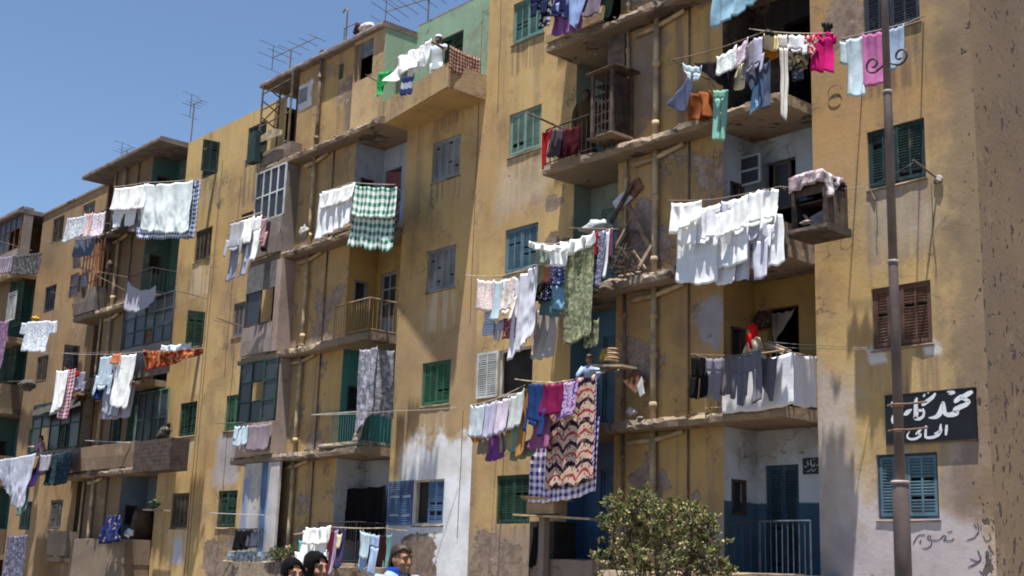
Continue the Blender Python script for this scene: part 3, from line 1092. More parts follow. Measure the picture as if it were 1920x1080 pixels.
# top left: open steel frame
fr = MB()
xa, xb, xc = at(491, 200, -.6).x, at(545, 200, -.6).x, at(519, 200, -.1).x
for x, y in ((xa, -.6), (xb, -.6), (xa + .12, -.1), (xb, -.1)):
    fr.bar((x, y, sof(4) + .2), (x, y, 15.33), .045)
zb_ = at(500, 232, -.6).z
for z in (zb_, zb_ + .5, zb_ + 1.0):
    fr.bar((xa, -.6, z), (xb, -.6, z + .05), .03)
    fr.bar((xa, -.6, z + .3), (xa + .12, -.1, z), .03)
fr.bar((xa, -.6, zb_ + .1), (xb, -.6, zb_ + .6), .03)
fr.build('steel_frame', M['iron_dark'], bM)
low_wall(bM, cxM - 3.05, cxM - 1.36, sof(4) + .2, sof(4) + .62, -.78, mat=M['parapet'], seed=14, dmg=.08)
m = MB().box(cxM - 3.06, cxM - 1.36, .3, .4, sof(4) + .2, 15.3)
m.build('back_wall', M['w_brown'], bM)

lx = doorx(640, 716, 950)
loggia(bM, cxM, 1, 1, M['w_white2'], (max(lx[0], cxM + 1.42), lx[1]), zt=1.85, small=False)
lx = doorx(657, 677, 740)
loggia(bM, cxM, 1, 2, M['w_teal'], lx, M['p_paleblue'], 'glazed', zt=1.95)
lx = doorx(712, 741, 560)
loggia(bM, cxM, 1, 3, M['w_gold'], lx, M['p_greyblue'], 'glazed', zt=at(725, 512, .5).z - flr(3), sm_mat=M['p_greyblue'])
lx = doorx(722, 752, 340)
loggia(bM, cxM, 1, 4, M['w_blue'], lx, M['wood_dark'], None, zt=at(735, 318, .5).z - flr(4))
for k, mt in ((1, 'w_white2'), (2, 'w_dteal'), (3, 'w_brown'), (4, 'w_brown')):
    loggia(bM, cxM, -1, k, M[mt])
px = at(583, 400, -.5).x
for k in range(1, 6):
    za, zb = sof(k - 1) + .19, (sof(k) if k < 5 else 15.3)
    pipe(bM, px, -.5, za, zb, .052, M['iron'] if k < 5 else M['iron_dark'], (za + .35, zb - .5))
    if k < 5:
        branch(bM, px, -.5, zb - .08, -.5, .62, .047, M['iron'])
        pipe(bM, at(551, 400, -.45).x, -.45, za, zb, .03, M['iron_dark'], (za + .4,))
        pipe(bM, at(606, 590, -.43).x, -.43, za, zb, .02, M['iron_dark'], (), wob=.005)
    rubble(bM, cxM - 1.4, cxM + 1.3, -.78, -.45, sof(k - 1) + .2, 14, 60 + k, M['rubble'], s=(.02, .07))
xm0, xm1 = cxM + 1.37, cxM + 3.04
railing(bM, [(at(627, 600, -.8).x, -.8), (xm1, -.84), (xm1, 0)], sof(2) + .2, sof(2) + 1.02, M['rail_ochre'], step=.11)
railing(bM, [(at(622, 800, -.8).x, -.8), (xm1, -.84), (xm1, 0)], sof(1) + .2, sof(1) + 1.0, M['rail_green'], step=.10, rb=.011)
railing(bM, [(xm0, -.8), (xm1, -.84), (xm1, 0)], flr(1), flr(1) + .95, M['rail_black'], step=.10)
low_wall(bM, xm0 - .3, xm1, sof(3) + .203, sof(3) + .36, -.84, mat=M['ochre_parapet'], seed=17, dmg=.05)
low_wall(bM, xm0 - .2, xm1, sof(1) + .203, sof(1) + .33, -.84, mat=M['rubble'], seed=18, dmg=.07)


def enclosure(b, xa, xb, k, gy, zp0, nx, nz, mat, parmat, broken=(), side=True, seed=0, bars=None):
    """balcony closed in with glazing above a parapet"""
    z0, z1 = flr(k) + .003, sof(k) - .01
    pane(b, xa, xb, zp0, z1, gy, nx, nz, mat, broken).name = 'glazed_screen'
    low_wall(b, xa - .03, xb + .03, z0, zp0 - .03, gy - .06, .1, parmat, ret=False, seed=seed, dmg=.03)
    if side:
        MB().box(xb - .02, xb + .05, gy + .05, -.401, z0, z1).build('screen_wall', parmat, b)


PARG = plaster('grey_parapet', (.22, .185, .175), (.17, .145, .135), streak=.6, peel=.68, seed=31)
enclosure(bM, at(480, 370, -.8).x, at(533, 370, -.8).x, 4, -.8, at(500, 412, -.8).z, 4, 2, M['p_white'], PARG, seed=1)
xa, xb = at(463, 560, -.8).x, at(516, 560, -.8).x
enclosure(bM, xa, xb, 3, -.8, at(490, 606, -.8).z, 2, 1, M['p_bronze'], PARG, broken=((1, 0),), seed=2)
MB().box(xa, xb, -.84, -.81, at(490, 545, -.8).z, sof(3) - .02).build('blind', plain('grey_blind', (.13, .13, .14)), bM)
MB().box(xb, xb + .28, -.83, -.402, flr(3), sof(3) - .015).build('brick_pier', plaster('pink_pier', (.36, .28, .26), (.28, .22, .2), seed=33), bM)
enclosure(bM, at(449, 740, -.8).x, at(517, 740, -.8).x, 2, -.8, at(480, 790, -.8).z, 3, 3, M['p_dgreen'], plaster('parapet_plaster', (.36, .28, .24), (.26, .21, .19), streak=.7, seed=34), seed=3, broken=((1, 1),))
# ground-floor left bay: painted door cheeks and rail
xa = at(455, 960, -.75).x
P1 = plaster('whitewash', (.47, .46, .46), (.40, .39, .40), seed=36, patches=[dict(b=(-31.0, -30.5, 2.4, 3.9), c=(.22, .27, .42), e=.08, k=.5), dict(b=(-29.75, -29.45, 1.6, 3.4), c=(.18, .26, .45), e=.08, k=.5)])
MB().box(at(455, 940, -.75).x, at(488, 940, -.75).x, -.77, -.70, flr(1), sof(1) - .01).build('screen_wall', P1, bM)
MB().box(at(500, 940, -.75).x, at(521, 940, -.75).x, -.77, -.70, flr(1), sof(1) - .01).build('screen_wall', P1, bM)
MB().box(at(488, 940, -.75).x, at(500, 940, -.75).x, -.74, -.70, flr(1), sof(1) - .01).build('door', M['p_cobalt'], bM)
railing(bM, [(at(441, 1000, -.98).x, -.98), (at(493, 1000, -.98).x, -.98)], at(465, 1028, -.98).z, at(465, 992, -.98).z, M['rail_black'])
low_wall(bM, at(425, 1050, -.9).x, at(560, 1050, -.9).x, 0, at(480, 1052, -1).z, -1.05, .4, M['rubble'], seed=40, dmg=.08, ret=False)
low_wall(bM, at(430, 1030, -.95).x, at(494, 1030, -.95).x, at(460, 1052, -1).z, at(460, 1034, -1).z, -1.0, .2, plain('blue_white_ledge', (.30, .36, .42), .9, .5, 8), seed=41, dmg=.05)
low_wall(bM, at(560, 1060, -.9).x, at(722, 1060, -.9).x, 0, at(640, 1062, -.9).z, -.98, .3, M['rubble'], seed=42, dmg=.08, ret=False)

# ---- the shaded house to the left --------------------------------------------------------
cxL = -40.56
bL = house(cxL, 'dark weathered apartment house with a flat canopy over its top balconies', 15.1, 5)
winL = {(1, 5): dict(s='closed', c='dteal', sill=0), (1, 4): dict(s='lattice', c='bronze'), (1, 3): dict(s='ajar', c='dgreen'),
        (1, 2): dict(s='closed', c='dgreen'), (1, 1): dict(s='lattice', c='bronze'),
        (-1, 5): dict(s='closed', c='grey'), (-1, 4): dict(s='closed', c='inkblue'), (-1, 3): dict(s='ajar', c='navy'), (-1, 2): dict(s='closed', c='dteal'), (-1, 1): dict(s='closed', c='grey')}
winL[(1, 5)] = dict(s='ajar', c='dteal', sill=0)
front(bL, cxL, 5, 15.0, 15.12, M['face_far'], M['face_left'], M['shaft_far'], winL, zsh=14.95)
body(bL, cxL - 6.1, cxL + 6.1, 15.0)
for k in range(0, 5):
    yf = lambda x, k=k: -.80 - .08 * max(0, (x - cxL) / 3.05)
    rough_slab('balcony_slab', cxL - 3.06, cxL + 3.055, yf, .49, sof(k), sof(k) + .2, 63 + k, M['concrete'] if k < 4 else M['rubble'], bL, .07,
               bite=((cxL - 1.5, cxL + 1.3, .14),))
rough_slab('roof_canopy', cxL - 3.1, cxL + 3.06, -1.02, 2.5, 14.95, 15.12, 71, plain('roof_edge', (.17, .14, .125), .9, .3, 3), bL, .02)
MB().box(cxL - 6.2, cxL - 3.11, -.05, 6, 15.0, 15.08).build('roof', M['concrete'], bL)
for k, mt in ((1, 'w_bluegrey'), (2, 'w_dteal'), (3, 'w_bluegrey'), (4, 'w_dteal'), (5, 'w_dteal')):
    loggia(bL, cxL, 1, k, M[mt], ztop=14.96 if k == 5 else None)
for k in range(1, 6):
    loggia(bL, cxL, -1, k, M['w_brown'], ztop=14.96 if k == 5 else None)
px = at(176, 900, -.5).x
for k in range(1, 6):
    za, zb = sof(k - 1) + .19, (sof(k) if k < 5 else 14.94)
    pipe(bL, px, -.5, za, zb, .062, M['iron'], (za + .4,))
    if k < 5:
        branch(bL, px, -.5, zb - .08, -.5, .6, .055, M['iron'])
    pipe(bL, px - .9, -.45, za, zb, .04, M['iron'], ())
    pipe(bL, px + .95, -.45, za, zb, .03, M['iron_dark'], ())
    rubble(bL, cxL - 1.7, cxL + 1.3, -.78, -.45, sof(k - 1) + .2, 14, 80 + k, M['rubble'], s=(.02, .08))
xl0, xl1 = cxL + 1.37, cxL + 3.04
enclosure(bL, at(235, 610, -.8).x, at(272, 610, -.8).x, 3, -.8, at(250, 650, -.8).z, 2, 3, M['p_inkblue'], PARG, seed=4)
enclosure(bL, at(274, 610, -.8).x, at(325, 610, -.8).x, 3, -.84, at(300, 640, -.8).z, 3, 3, M['p_slate'], PARG, seed=5, broken=((0, 0),), side=False)
railing(bL, [(xl0, -.8), (xl1, -.84), (xl1, 0)], sof(3) + .2, sof(3) + 1.0, M['rail_black'])
low_wall(bL, cxL - 1.3, xl1, sof(1) + .203, sof(1) + 1.0, -.84, mat=plaster('parapet_plaster', (.19, .135, .09), (.14, .10, .07), seed=43, streak=.7), seed=21)
pane(bL, at(252, 770, -.3).x, at(308, 770, -.3).x, flr(2) + .7, sof(2) - .1, -.2, 4, 2, M['p_teal']).name = 'glazed_screen'
leaf(bL, at(253, 780, -.5).x, -.5, flr(2) + .75, flr(2) + 1.95, .62, RAD(20), M['p_teal'], name='shutter')
leaf(bL, at(207, 780, -.5).x, -.45, flr(2) + .6, flr(2) + 1.8, .7, 0, M['p_dteal'], name='shutter')
low_wall(bL, cxL - 1.0, xl1, 0, at(230, 1010, -.84).z, -.86, mat=plaster('parapet_plaster', (.22, .175, .135), (.16, .125, .095), seed=44, streak=.6), seed=22)
railing(bL, [(cxL - 3.0, -.8), (xl1, -.84), (xl1, 0)], sof(4) + .2, sof(4) + 1.0, M['rail_black'])
# left bay of that house: grey parapets and timber screens
low_wall(bL, cxL - 3.05, cxL - 1.3, sof(3) + .203, sof(3) + 1.05, -.84, mat=plaster('grey_parapet', (.14, .12, .12), (.11, .095, .09), seed=46, streak=.6), seed=23)
low_wall(bL, cxL - 3.05, cxL - 1.0, sof(1) + .203, sof(1) + .95, -.84, mat=M['parapet'], seed=24)
low_wall(bL, cxL - 3.05, cxL - 1.0, sof(2) + .203, sof(2) + .6, -.84, mat=M['parapet'], seed=25)
low_wall(bL, cxL - 3.05, cxL - 1.5, flr(1), flr(1) + .8, -.84, mat=M['parapet'], seed=26)
scr = MB()
xa, xb = at(152, 520, -.8).x, at(188, 520, -.8).x
for i in range(7):
    x = xa + (xb - xa) * i / 6
    scr.box(x, x + .07, -.80, -.77, sof(3) + 1.0, sof(4) - .02)
for z in (sof(3) + 1.25, sof(3) + 1.7, sof(3) + 2.2):
    scr.box(xa, xb + .05, -.765, -.74, z, z + .07)
scr.build('timber_screen', M['wood_red'], bL)
pane(bL, at(132, 535, -1.1).x, at(145, 535, -1.1).x, at(138, 555, -1.1).z, at(138, 515, -1.1).z, -1.1, 1, 2, M['wood_red']).name = 'open_casement'
enclosure(bL, at(62, 790, -.8).x, at(150, 790, -.8).x, 2, -.8, flr(2) + .85, 5, 2, M['p_dgreen'], M['parapet'], seed=7, broken=((1, 0), (3, 0)))

# ---- the farthest house ------------------------------------------------------------------
cxF = -52.84
bF = house(cxF, 'farthest apartment house at the left edge, its balconies closed in with timber and glass', 15.1, 5)
winF = {(1, 5): dict(s='closed', c='bronze', sill=0), (1, 4): dict(s='closed', c='navy', sill=0), (1, 3): dict(s='closed', c='bronze', sill=0), (1, 2): dict(s='closed', c='dteal', sill=0), (1, 1): dict(s='closed', c='dteal', sill=0)}
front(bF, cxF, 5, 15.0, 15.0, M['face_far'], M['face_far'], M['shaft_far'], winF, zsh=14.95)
body(bF, cxF - 6.1, cxF + 6.1, 15.0)
for k in range(0, 5):
    rough_slab('balcony_slab', cxF - 3.06, cxF + 3.055, -.86, .49, sof(k), sof(k) + .2, 93 + k, M['concrete'], bF, .07)
rough_slab('roof_canopy', cxF - 3.1, cxF + 3.06, -1.0, 2.5, 14.95, 15.12, 99, plain('roof_edge', (.17, .14, .125), .9, .3, 3), bF, .02)
MB().box(cxF + 3.07, cxF + 6.2, -.05, 6, 15.0, 15.08).build('roof', M['concrete'], bF)
for k in range(1, 6):
    loggia(bF, cxF, 1, k, M['w_dteal'] if k < 5 else M['w_brown'], ztop=14.96 if k == 5 else None)
    loggia(bF, cxF, -1, k, M['w_brown'], ztop=14.96 if k == 5 else None)
xl0, xl1 = cxF + 1.3, cxF + 3.0
enclosure(bF, xl0 - 1.2, xl1, 5, -.82, flr(5) + .85, 5, 2, M['wood_red'], PARG, seed=11, broken=((3, 0), (4, 0)))
low_wall(bF, xl0 - 1.4, xl1 + .03, sof(4) - .1, sof(4) + .2, -.9, mat=M['ochre_parapet'], seed=27)
low_wall(bF, xl0 - 1.2, xl1 + .03, flr(4), flr(4) + .05, -.88, mat=M['ochre_parapet'], seed=28)
for k in (1, 2, 3):
    low_wall(bF, xl0 - 1.2, xl1 + .03, flr(k), flr(k) + .95, -.88, mat=plaster('parapet_plaster', (.14, .105, .075), (.10, .078, .06), seed=50 + k, streak=.7), seed=29 + k)
leaf(bF, at(15, 570, -.9).x, -.9, at(28, 598, -.9).z, at(28, 546, -.9).z, .85, 0, M['p_white'], name='shutter', label='white louvred shutter')
for k in (3, 4):
    leaf(bF, xl0 + .5, -.3, flr(k) + .6, sof(k) - .1, .9, 0, M['p_dgreen'], name='shutter')
# ------------------------------------------------------------------ washing
def _c(a):
    return lambda v: a


KINDS = {
    'sheet': [(0, 1, lambda v: (0, 1))],
    'towel': [(0, 1, lambda v: (.02, .98))],
    'shirt': [(0, 1, lambda v: (.2 - .03 * v, .8 + .03 * v)), (.04, .44, lambda v: (.04 - .06 * v, .2)), (.04, .44, lambda v: (.8, .96 + .06 * v))],
    'shirt_down': [(0, .74, lambda v: (.14, .86)), (.5, 1, lambda v: (.02, .22 - .04 * v)), (.5, 1, lambda v: (.78 + .04 * v, .98)), (.74, .84, lambda v: (.3, .7))],
    'trousers': [(0, .32, lambda v: (.03, .97)), (.32, 1, lambda v: (.0 + .03 * v, .485 - .08 * v)), (.32, 1, lambda v: (.515 + .08 * v, 1 - .03 * v))],
    'shorts': [(0, .5, lambda v: (.05, .95)), (.5, 1, lambda v: (.0, .47)), (.5, 1, lambda v: (.53, 1))],
    'dress': [(0, .12, lambda v: (.22, .42)), (0, .12, lambda v: (.58, .78)), (.12, 1, lambda v: (.24 - .24 * max(0, v - .35), .76 + .24 * max(0, v - .35))), (.06, .26, lambda v: (.08, .25)), (.06, .26, lambda v: (.75, .92))],
    'skirt': [(0, 1, lambda v: (.18 - .18 * v, .82 + .18 * v))],
    'tights': [(0, .16, lambda v: (.05, .95)), (.16, 1, lambda v: (.04 + .08 * v, .47)), (.16, 1, lambda v: (.53, .95 - .06 * v))],
    'tank': [(0, .26, lambda v: (.16, .34)), (0, .26, lambda v: (.66, .84)), (.26, 1, lambda v: (.1 - .06 * v, .9 + .06 * v))],
    'tri': [(0, 1, lambda v: (.0 + .15 * v, 1 - .75 * v))],
    'triL': [(0, 1, lambda v: (.0 + .75 * v, 1 - .1 * v))],
    'pants': [(0, .45, lambda v: (.0, 1.)), (.45, 1, lambda v: (.02 + .5 * (v - .45), .46)), (.45, 1, lambda v: (.54, .98 - .5 * (v - .45)))],
}


def cloth(name, label, cat, mat, A, B, L, kind='sheet', seed=0, amp=.035, folds=None, sag=.03, slant=0., group=None, pegs=3, wind=0., bunch=0.):
    """a hanging textile between pegs A and B, L metres long; real folds in a mesh"""
    A, B = Vector(A), Vector(B)
    d = B - A
    W = max(.05, math.hypot(d.x, d.y))
    hor = Vector((d.x, d.y, 0)).normalized()
    nrm = Vector((hor.y, -hor.x, 0))
    if nrm.y > 0:
        nrm = -nrm
    r = random.Random(seed * 13.7 + 5)
    ff = folds if folds is not None else max(.8, W / .26)
    slant += r.uniform(-.09, .09) * (.3 if name in ('curtain', 'rug', 'rug_border') else 1) if pegs else 0
    lean_ = r.uniform(-.05, .06) * (.3 if name in ('curtain', 'rug', 'rug_border', 'tablecloth') else 1) if pegs else 0
    p1, p2, p3 = (r.uniform(0, 6.28) for _ in range(3))
    so_ = Vector((r.uniform(0, 90), r.uniform(0, 90), 0))
    amp = amp * min(1, .2 + W / .75)

    def P(u, v):
        top = A + d * u
        z = -sag * 4 * u * (1 - u) - (.028 * abs(math.sin(PI * u * pegs)) if pegs else 0)
        nz = noise.noise(so_ + Vector((u * W * 3.2, v * L * 1.6, 0)))
        nz2 = noise.noise(so_ + Vector((u * W * 8, v * L * 4, 5)))
        g_ = .22 + .78 * min(1, v * 1.5)
        off = amp * g_ * (.6 * math.sin(ff * 2 * PI * u + p1 + .9 * math.sin(2.2 * v + p2)) + .35 * math.sin(ff * 1.7 * PI * 2 * u + p3 + 1.4 * v) + .8 * nz + .35 * nz2)
        off += wind * v * v * (1 + .5 * nz)
        if pegs:
            off += .5 * amp * (1 - min(1, v * 1.4)) * math.cos(2 * PI * pegs * u + p2)
        uu = u + (.012 / W) * math.sin(ff * 2 * PI * u + p2) * g_
        uu = .5 + (uu - .5) * (1 - bunch * (1 - v) ** 2) if bunch else uu
        ll = L * (1 + slant * (u - .5)) * (1 + .06 * nz * v)
        uu += lean_ * v * L / W
        q = A + d * uu
        return Vector((q.x, q.y, q.z + z)) + nrm * off + hor * (.02 * nz2 * v) + Vector((0, 0, -ll * v + .012 * nz2 * v))
    m = MB()
    uvs = []
    for v0, v1, f in KINDS[kind]:
        a, b = f(v0), f((v0 + v1) / 2)
        wmax = max(b[1] - b[0], a[1] - a[0])
        nu = max(3, int(wmax * max(W / .03, ff * 7)))
        nu = min(nu, 60)
        nv = max(3, int((v1 - v0) * L / .05))
        nv = min(nv, 44)
        base = len(m.v)
        for j in range(nv + 1):
            v = v0 + (v1 - v0) * j / nv
            l, rr = f(v)
            for i in range(nu + 1):
                u = l + (rr - l) * i / nu
                m.v.append(tuple(P(u, v)))
                uvs.append((u * W + so_.x * .1, v * L))
        for j in range(nv):
            for i in range(nu):
                k = base + j * (nu + 1) + i
                m.f.append((k, k + nu + 1, k + nu + 2, k + 1))
    c = (A + B) / 2
    me = bpy.data.meshes.new(name)
    me.from_pydata([tuple(Vector(p) - c) for p in m.v], [], m.f)
    uvl = me.uv_layers.new(name='UVMap')
    for lp in me.loops:
        uvl.data[lp.index].uv = uvs[lp.vertex_index]
    me.polygons.foreach_set('use_smooth', [True] * len(me.polygons))
    me.materials.append(mat)
    o = bpy.data.objects.new(name, me)
    COL.objects.link(o)
    o.location = c
    md = o.modifiers.new('cloth', 'SOLIDIFY')
    md.thickness = .006
    md.offset = 0
    return tag(o, label, cat, group)


_cs = [0]


def hang(name, cat, label, kind, x0, y0, x1, y1, yb, mat, Y, group=None, **k):
    """washing read off the photograph: peg points in pixels, lowest row in pixels, distance Y from the wall"""
    _cs[0] += 1
    Ya, Yb = Y if isinstance(Y, tuple) else (Y, Y)
    A, B = at(x0, y0, Ya), at(x1, y1, Yb)
    L = (yb - (y0 + y1) / 2) * mpp((A + B) / 2)
    k.setdefault('seed', _cs[0])
    if k.get('pegs', 3):
        k.setdefault('wind', min(.03, .03 * L) if name in ('curtain', 'rug', 'rug_border', 'tablecloth') else min(.09, .09 * L))
    if k.get('pegs', 3):
        A, B = A.lerp(B, -.055), A.lerp(B, 1.055)
    return cloth(name, label, cat, mat, A, B, L, kind, group=group, **k)


def line(parent, pts, r=.006, mat=None, name='clothes_line'):
    """rope or rod of a drying rack, from photo points (x, y, Y)"""
    P = [at(*p) for p in pts]
    Q = []
    for a, b in zip(P[:-1], P[1:]):
        for i in range(6):
            t_ = i / 6
            Q.append(a.lerp(b, t_) - Vector((0, 0, .03 * 4 * t_ * (1 - t_) * min(1, (b - a).length / 3))))
    Q.append(P[-1])
    return MB().tube(Q, r, 6).build(name, mat or M['rope'], parent)


def rod(parent, p, q, r=.014, mat=None, name='drying_rod'):
    return MB().tube([at(*p), at(*q)], r, 6).build(name, mat or M['iron_dark'], parent)


def lump(name, cat, label, mat, px, py, Y, wpx, hpx, seed=0, group=None, dep=.6):
    """crumpled textile or sack lying on a ledge"""
    c = at(px, py, Y)
    k = mpp(c)
    w, h = wpx * k * 1.25, hpx * k
    m = MB()
    r = random.Random(seed)
    rings = []
    nu, nv = 26, 16
    so_ = Vector((r.uniform(0, 99), 3, 1))
    for j in range(nv + 1):
        th = PI * j / nv
        ring = []
        for i in range(nu):
            ph = 2 * PI * i / nu
            dd = Vector((max(.02, math.sin(th)) * math.cos(ph), max(.02, math.sin(th)) * math.sin(ph), -math.cos(th)))
            kk = 1 + .5 * noise.noise(dd * 1.3 + so_) + .28 * noise.noise(dd * 3.4 + so_) + .12 * noise.noise(dd * 8 + so_)
            ring.append(Vector((dd.x * w / 2, dd.y * w / 2 * dep, dd.z * h / 2)) * kk)
        rings.append(ring)
    m.rings(rings)
    me = bpy.data.meshes.new(name)
    me.from_pydata([tuple(v) for v in m.v], [], m.f)
    uvl = me.uv_layers.new(name='UVMap')
    for lp in me.loops:
        v = m.v[lp.vertex_index]
        uvl.data[lp.index].uv = (v[0] + v[1] * .5, v[2] + v[1] * .5)
    me.polygons.foreach_set('use_smooth', [True] * len(me.polygons))
    me.materials.append(mat)
    o = bpy.data.objects.new(name, me)
    COL.objects.link(o)
    o.location = c
    return tag(o, label, cat, group)


WH = fabric('f0f2f2', tr=.3)
WH2 = fabric('e6e9ee', tr=.3)
PBL = fabric('b9cbd6')
LAV = fabric('b3b2cb')
CREAM = fabric('d8cfae')
GRY = fabric('85838f')
GRY2 = fabric('6d6a75')
LGRY = fabric('a9aab3')
BLK = fabric('131215', tr=.05)
NAVY = fabric('1b2340', tr=.1)
TEALF = fabric('7fb3a3')
MAG = fabric('b01a63', tr=.2)
PINK = fabric('b06a9b')
RED = fabric('8d1420', tr=.15)
LBLUE = fabric('8fb2c6')
DOL = fabric('4d4f38', tr=.15)
BRN = fabric('5a3a33', tr=.1)
ORG = fabric('7a4526', tr=.1)

# ---- corner house, fourth floor right: the coloured wash ------------------------------------
G = 'coloured washing on the fourth floor of the corner house'
line(bR, [(1262, 112, -1.75), (1345, 92, -1.7), (1440, 56, -1.6)], .012, M['iron_dark'], 'drying_rod')
line(bR, [(1405, 54, -1.35), (1480, 62, -1.25), (1562, 62, -1.1)], .010, M['rope'])
rod(bR, (1262, 112, -1.75), (1330, 150, -.5)); rod(bR, (1440, 55, -1.6), (1490, 85, -.9))
line(bR, [(1578, 72, -.75), (1620, 62, -.75), (1704, 42, -.75)], .008)
rod(bR, (1578, 72, -.75), (1621, 85, -.02)); rod(bR, (1704, 42, -.75), (1731, 30, -.02))
hang('pants', 'underwear', 'small pale blue pants at the left tip of the rod with coloured washing', 'pants', 1283, 118, 1315, 122, 147, PBL, -1.75, G)
hang('net_cloth', 'cloth', 'black see-through net cloth hanging diagonally beside the pale blue pants', 'triL', 1303, 116, 1382, 104, 167, fabric('1f1c22', tr=.15), -1.72, G, amp=.05)
hang('lace_cloth', 'cloth', 'white lace cloth folded over the rod above the black net', 'sheet', 1345, 104, 1380, 84, 133, fabric('d5dcdc', 'floral', 'f2f5f5', '9fa6a6', 22), -1.78, G, slant=.2)
hang('blouse', 'blouse', 'small pink and white blouse between the white lace cloth and grey shirts', 'shirt', 1377, 94, 1402, 66, 118, fabric('c9b4c4', 'floral', 'e8dfe6', '8b5a7a', 16), -1.74, G)
hang('shirt', 'shirt', 'crumpled grey shirt right of the small pink and white blouse', 'shirt_down', 1392, 88, 1416, 68, 142, GRY, -1.68, G)
hang('shirt', 'shirt', 'lavender grey shirt with a white front, beside the orange and cream skirt', 'shirt_down', 1410, 68, 1432, 64, 135, LAV, -1.62, G)
hang('sleeve_vest', 'vest', 'narrow cream vest hanging low under the small pink blouse', 'sheet', 1377, 118, 1396, 114, 166, CREAM, -1.66, G, amp=.02)
hang('apron', 'apron', 'slate blue pointed apron with a light blue edge, hanging below the grey shirts', 'triL', 1388, 128, 1442, 112, 206, fabric('4f5a70'), -1.5, G, amp=.05)
hang('apron_tie', 'cloth', 'light blue twisted strip along the edge of the slate apron', 'sheet', 1408, 168, 1432, 140, 202, fabric('7fa6c9'), -1.54, G, bunch=.4)
hang('leggings', 'leggings', 'long sea green leggings hanging far below the black net', 'tights', 1337, 166, 1365, 164, 262, TEALF, -1.6, G, amp=.02)
hang('skirt', 'skirt', 'cream skirt with an orange lower half on the second line', 'sheet', 1433, 62, 1462, 64, 92, fabric('e4cf9a'), -1.36, G)
hang('skirt_lining', 'skirt', 'orange underskirt showing below the cream skirt', 'skirt', 1433, 78, 1462, 80, 106, fabric('c07a22'), -1.33, G)
hang('tights', 'tights', 'pair of very long white tights reaching below the balcony edge', 'tights', 1459, 62, 1476, 62, 216, fabric('cfcac6'), -1.38, G, amp=.015)
hang('shirt', 'shirt', 'small white shirt between the white tights and red patterned top', 'shirt_down', 1474, 62, 1512, 63, 98, WH2, -1.26, G)
hang('cloth', 'cloth', 'dark floral cloth hanging behind the small white shirt', 'sheet', 1474, 92, 1514, 88, 128, fabric('26242c', 'floral', '5f5a48', '8f866a', 9), -1.1, G)
hang('top', 'blouse', 'red and white patterned top left of the magenta dress', 'shirt', 1508, 62, 1534, 62, 100, fabric('a52a38', 'floral', 'd8c8c4', '6b1f3a', 14), -1.2, G)
hang('dress', 'dress', 'bright magenta dress at the right end of the second line', 'dress', 1520, 55, 1571, 58, 132, MAG, -1.12, G, amp=.05)
hang('top', 'top', 'little black top above the magenta dress', 'shirt', 1540, 38, 1560, 40, 62, BLK, -1.0, G)
hang('nightshirt', 'shirt', 'long pale blue nightshirt beside the pink towel', 'shirt', 1576, 72, 1630, 62, 178, PBL, -.78, G, slant=.0)
hang('towel', 'towel', 'pink fringed towel hanging just left of the lamp post', 'towel', 1618, 62, 1662, 54, 157, PINK, -.82, G)
hang('towel', 'towel', 'light blue towel hanging just right of the lamp post', 'towel', 1664, 52, 1694, 43, 126, fabric('92a5bd'), -.80, G, slant=-.1)
hang('jacket', 'jacket', 'crumpled orange brown jacket hung over the fourth-floor balcony ledge', 'shirt', 1286, 178, 1342, 164, 222, ORG, -1.0, amp=.16, folds=2.3, slant=.1, bunch=.35)
hang('tarpaulin', 'tarpaulin', 'slate blue tarpaulin slung beside the orange brown jacket', 'triL', 1252, 190, 1296, 136, 226, fabric('48506a', tr=.1), -.72, None, amp=.04)
hang('sheet', 'sheet', 'light blue sheet cut off by the top of the picture above the coloured washing', 'sheet', 1348, -75, 1442, -110, 20, fabric('8fb4c8'), -1.6, None, slant=-.35, amp=.06)
hang('shirt', 'shirt', 'wrinkled dark patterned shirt hanging in the shade behind the white tights', 'shirt', 1480, 100, 1510, 100, 150, fabric('1d2233', 'floral', '343a50', '6a6a78', 9), -.75, None)

# ---- corner house, third floor right: all white ---------------------------------------------------
G = 'white washing on the third floor of the corner house'
line(bR, [(1254, 376, -2.0), (1340, 374, -1.9), (1462, 350, -1.45), (1560, 356, -.9)], .012, M['iron_dark'], 'drying_rod')
rod(bR, (1254, 376, -2.0), (1335, 420, -.7)); rod(bR, (1462, 350, -1.45), (1500, 372, -.85))
hang('sheet', 'sheet', 'white cloth gathered over the left tip of the rod with white washing', 'sheet', 1260, 378, 1310, 374, 424, WH, -2.02, G, amp=.06, slant=-.5)
hang('shirt', 'shirt', 'white undershirt, first from the left in the upper row of the white washing', 'shirt', 1276, 392, 1312, 388, 455, WH, -1.96, G)
hang('shirt', 'shirt', 'white shirt with a straight hem, hanging in the middle of the upper white row', 'shirt_down', 1298, 396, 1346, 378, 466, WH2, -1.92, G)
hang('trousers', 'trousers', 'long white trousers, leftmost in the lower row of the white washing', 'sheet', 1274, 420, 1338, 412, 530, WH2, -1.84, G)
hang('undershirt', 'undershirt', 'white sleeveless undershirt left of the middle of the white washing', 'tank', 1338, 382, 1376, 372, 440, WH, -1.88, G)
hang('nightshirt', 'shirt', 'long white nightshirt with rounded hem in the centre of the white washing', 'sheet', 1340, 418, 1398, 404, 497, WH2, -1.76, G, amp=.04)
hang('underpants', 'trousers', 'white long underpants hanging lowest, below the rounded nightshirt', 'sheet', 1345, 470, 1378, 466, 530, WH2, -1.72, G)
hang('shirt', 'shirt', 'bright white shirt with hanging sleeves near the right of the white row', 'shirt_down', 1366, 374, 1404, 362, 450, WH, -1.80, G)
